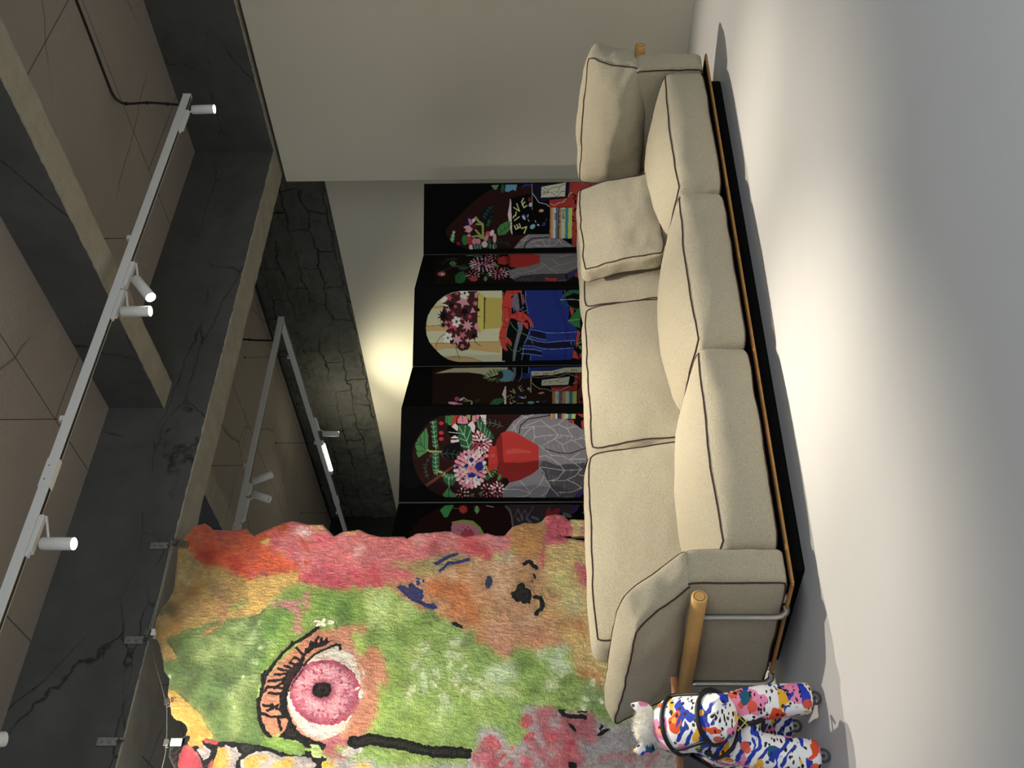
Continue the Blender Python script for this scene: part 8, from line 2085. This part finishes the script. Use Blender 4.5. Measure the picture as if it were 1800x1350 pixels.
# local: -y faces the camera
def loft(mb, rings, n=20):
    v = []; 
    for (c, ax, ay, nrm) in rings:
        c = Vector(c); nv = Vector(nrm).normalized(); a = Vector((1, 0, 0)); b = nv.cross(a).normalized(); a = b.cross(nv).normalized()
        v += [c+a*ax*math.cos(2*PI*i/n)+b*ay*math.sin(2*PI*i/n) for i in range(n)]
    L = len(rings); f = [(i*n+j, i*n+(j+1) % n, (i+1)*n+(j+1) % n, (i+1)*n+j) for i in range(L-1) for j in range(n)]
    f += [tuple(range(n-1, -1, -1)), tuple((L-1)*n+j for j in range(n))]
    mb.add(v, f)
mb = MB()
loft(mb, [((0, -.095, .40), .05, .07, (0, 1, 0)), ((0, -.075, .40), .11, .115, (0, 1, 0)), ((0, -.02, .405), .145, .145, (0, 1, 0)), ((0, .12, .41), .145, .135, (0, 1, 0)), ((0, .28, .41), .148, .14, (0, 1, 0)), ((0, .38, .42), .13, .125, (0, 1, 0)), ((0, .43, .42), .06, .06, (0, 1, 0))])
legx = .115
for sx, y0, fx in ((1, -.02, 1.0), (-1, -.03, 1.0)):
    loft(mb, [((sx*.070, y0+.01, .44), .060, .066, (0, 0, -1)), ((sx*.085, y0, .34), .074, .074, (0, 0, -1)), ((sx*.10, y0-.01, .24), .073, .073, (0, 0, -1)), ((sx*.112, y0-.01, .12), .068, .068, (0, 0, -1)), ((sx*.116, y0-.01, .055), .066, .066, (0, 0, -1)), ((sx*.116, y0-.01, .045), .052, .052, (0, 0, -1))])
for sx, y0 in ((1, .34), (-1, .36)):
    loft(mb, [((sx*.05, y0, .42), .06, .07, (0, 0, -1)), ((sx*.060, y0, .30), .070, .074, (0, 0, -1)), ((sx*.066, y0+.01, .16), .064, .066, (0, 0, -1)), ((sx*.068, y0+.01, .055), .062, .062, (0, 0, -1)), ((sx*.068, y0+.01, .045), .05, .05, (0, 0, -1))])
# neck and head
loft(mb, [((0, .05, .44), .10, .12, (0, -.3, 1)), ((0, .015, .54), .095, .11, (0, -.3, 1)), ((0, -.02, .62), .085, .09, (0, -.3, 1))])
hd = [((0, .03, .675), .045, .04), ((0, .0, .668), .088, .078), ((0, -.05, .640), .112, .096), ((0, -.12, .585), .116, .098), ((0, -.19, .530), .104, .086), ((0, -.25, .482), .094, .074), ((0, -.29, .450), .084, .064), ((0, -.305, .437), .050, .038)]
hn = (0, -.78, -.62)
loft(mb, [(c, a, b, hn) for c, a, b in hd], 24)
body = mb.build('body', M_horse, horse, True)
r_ = body.modifiers.new('fuse', 'REMESH'); r_.mode = 'VOXEL'; r_.voxel_size = .007; r_.use_smooth_shade = True
s_ = body.modifiers.new('soft', 'SMOOTH'); s_.factor = .6; s_.iterations = 8
def headring(t, grow=.004):
    'closed loop around the head at parameter t along hd'
    i = min(int(t), len(hd)-2); f = t-i; c = Vector(hd[i][0]).lerp(Vector(hd[i+1][0]), f); ax = hd[i][1]*(1-f)+hd[i+1][1]*f+grow; ay = hd[i][2]*(1-f)+hd[i+1][2]*f+grow
    nv = Vector(hn).normalized(); a = Vector((1, 0, 0)); b = nv.cross(a).normalized()
    return [c+a*ax*math.cos(2*PI*j/40)+b*ay*math.sin(2*PI*j/40) for j in range(40)], c, ax, ay, b
M_strap = plain('black_strap', (14, 13, 14), .5)
def strap(name, pts, w_=.010, closed=False): return MB().tube(pts, w_, 8, closed=closed, flat=.8).build(name, M_strap, horse, True)
strap('brow_band', headring(2.5)[0], .0105, True); strap('nose_band', headring(4.6)[0], .0105, True)
for s in (1, -1):
    P_ = []
    for t in np.linspace(2.5, 4.6, 8):
        L_, c, ax, ay, b = headring(t, .004); P_.append(L_[(3 if s > 0 else 17)])
    strap('cheek_strap', P_, .008)
    c1 = Vector((s*.11, -.12, .50)); strap('chest_strap', bez([(s*.118, -.16, .525), (s*.135, -.12, .47), (s*.10, -.125, .415), (s*.05, -.118, .385), (0, -.112, .372)], 6), .009)
strap('chest_strap', bez([(0, -.112, .372), (.004, -.10, .31), (.02, -.075, .265), (-.02, -.04, .262), (-.06, -.02, .262)], 6), .010)
M_gold = plain('gold_metal', (206, 196, 110), .35, .7, .1, 40)
mb = MB(); c = Vector((0, -.128, .372))
for d_ in (-.010, .010):
    mb.tube([c+Vector((d_-.022, -.002, -.022+d_*-1)), c+Vector((d_+.022, -.002, .022-d_))], .0028, 6); mb.tube([c+Vector((d_-.022, -.003, .022+d_)), c+Vector((d_+.022, -.003, -.022+d_))], .0028, 6)
mb.build('emblem', M_gold, horse)
MB().tube([c+Vector((0, .008, 0)), c+Vector((0, .001, 0))], .026, 20).build('rosette', M_strap, horse, True)
L_, c, ax, ay, b = headring(2.5); q = L_[31]; MB().tube([q, q+(q-c).normalized()*.010], [.008, .004], 8).build('stud', M_steel, horse, True)
for s in (1, -1):
    # button eye and ear
    L_, c, ax, ay, b = headring(3.1, 0); j = 4 if s > 0 else 16; j = (40-j) % 40; e_ = L_[j]; d_ = (e_-c).normalized()
    MB().tube([e_-d_*.004, e_+d_*.004, e_+d_*.009], [.020, .018, .008], 14).build('eye', M_strap, horse, True)
    mb = MB(); base = Vector((s*.072, .005, .715)); tip = Vector((s*.094, -.012, .800))
    mb.tube([base, base.lerp(tip, .3), base.lerp(tip, .65), tip], [.018, .028, .024, .006], 14, flat=.55, fdir=(1, 0, 0)).build('ear', M_horse, horse, True)
# wooden handle through the head
MB().tube([(-.20, -.02, .612), (.205, -.02, .612)], .0145, 18).build('handle', plain('walnut', (132, 88, 58), .5, 0, .2, 30), horse, True)
# pompom: a ball of fine tufts
bm = bmesh.new(); rnd = random.Random(4); pc = Vector((0, -.05, .748))
core = bmesh.ops.create_icosphere(bm, subdivisions=3, radius=.041, matrix=Matrix.Translation(pc) @ Matrix.Diagonal((1.45, 1.0, 1.05, 1)))
for i in range(4200):
    d_ = Vector((rnd.gauss(0, 1), rnd.gauss(0, 1), rnd.gauss(0, 1))).normalized(); t_ = d_.orthogonal().normalized()*.0011; t2 = d_.cross(t_)
    R_ = .048+rnd.random()*.014; sx = Vector((1.42, 1.0, 1.05)); tipv = pc+Vector(a*b for a, b in zip(d_*R_, sx))+Vector((rnd.gauss(0, .003), rnd.gauss(0, .003), rnd.gauss(0, .003)-.002)); b0 = pc+Vector((d_.x*.05, d_.y*.034, d_.z*.036))
    v_ = [bm.verts.new(b0+t_), bm.verts.new(b0-t_), bm.verts.new(b0+t2), bm.verts.new(tipv)]
    bm.faces.new((v_[0], v_[1], v_[3])); bm.faces.new((v_[1], v_[2], v_[3])); bm.faces.new((v_[2], v_[0], v_[3]))
me = bpy.data.meshes.new('pompom'); bm.to_mesh(me); bm.free(); link('pompom', me, plain('white_fur', (236, 232, 220), .95, 0, .04), horse)
# casters
for sx, y0 in ((.116, -.03), (-.116, -.04), (.068, .35), (-.068, .37)):
    ring = [(sx+.024*math.cos(a), y0-.012, .0295+.024*math.sin(a)) for a in np.linspace(0, 2*PI, 25)[:-1]]
    cs = MB().tube(ring, .0055, 8, closed=True).tube([(sx, y0-.017, .0295), (sx, y0-.007, .0295)], .006, 10).build('caster', plain('caster_rubber', (60, 60, 60), .5), horse, True)
    MB().box((sx, y0, .050), (.024, .03, .006)).box((sx, y0-.003, .040), (.012, .002, .026)).build('caster_fork', M_steel, cs)
# saddle pad
MB().prism([(-.152, 0), (-.158, .05), (-.10, .15), (0, .172), (.10, .15), (.158, .05), (.152, 0), (.146, 0), (.15, .05), (.095, .14), (0, .160), (-.095, .14), (-.15, .05), (-.146, 0)], -.14, .14, Matrix.Translation((0, .22, .41)) @ Matrix.Rotation(PI/2, 4, 'X')).build('saddle_pad', M_strap, horse, bevel=.003)
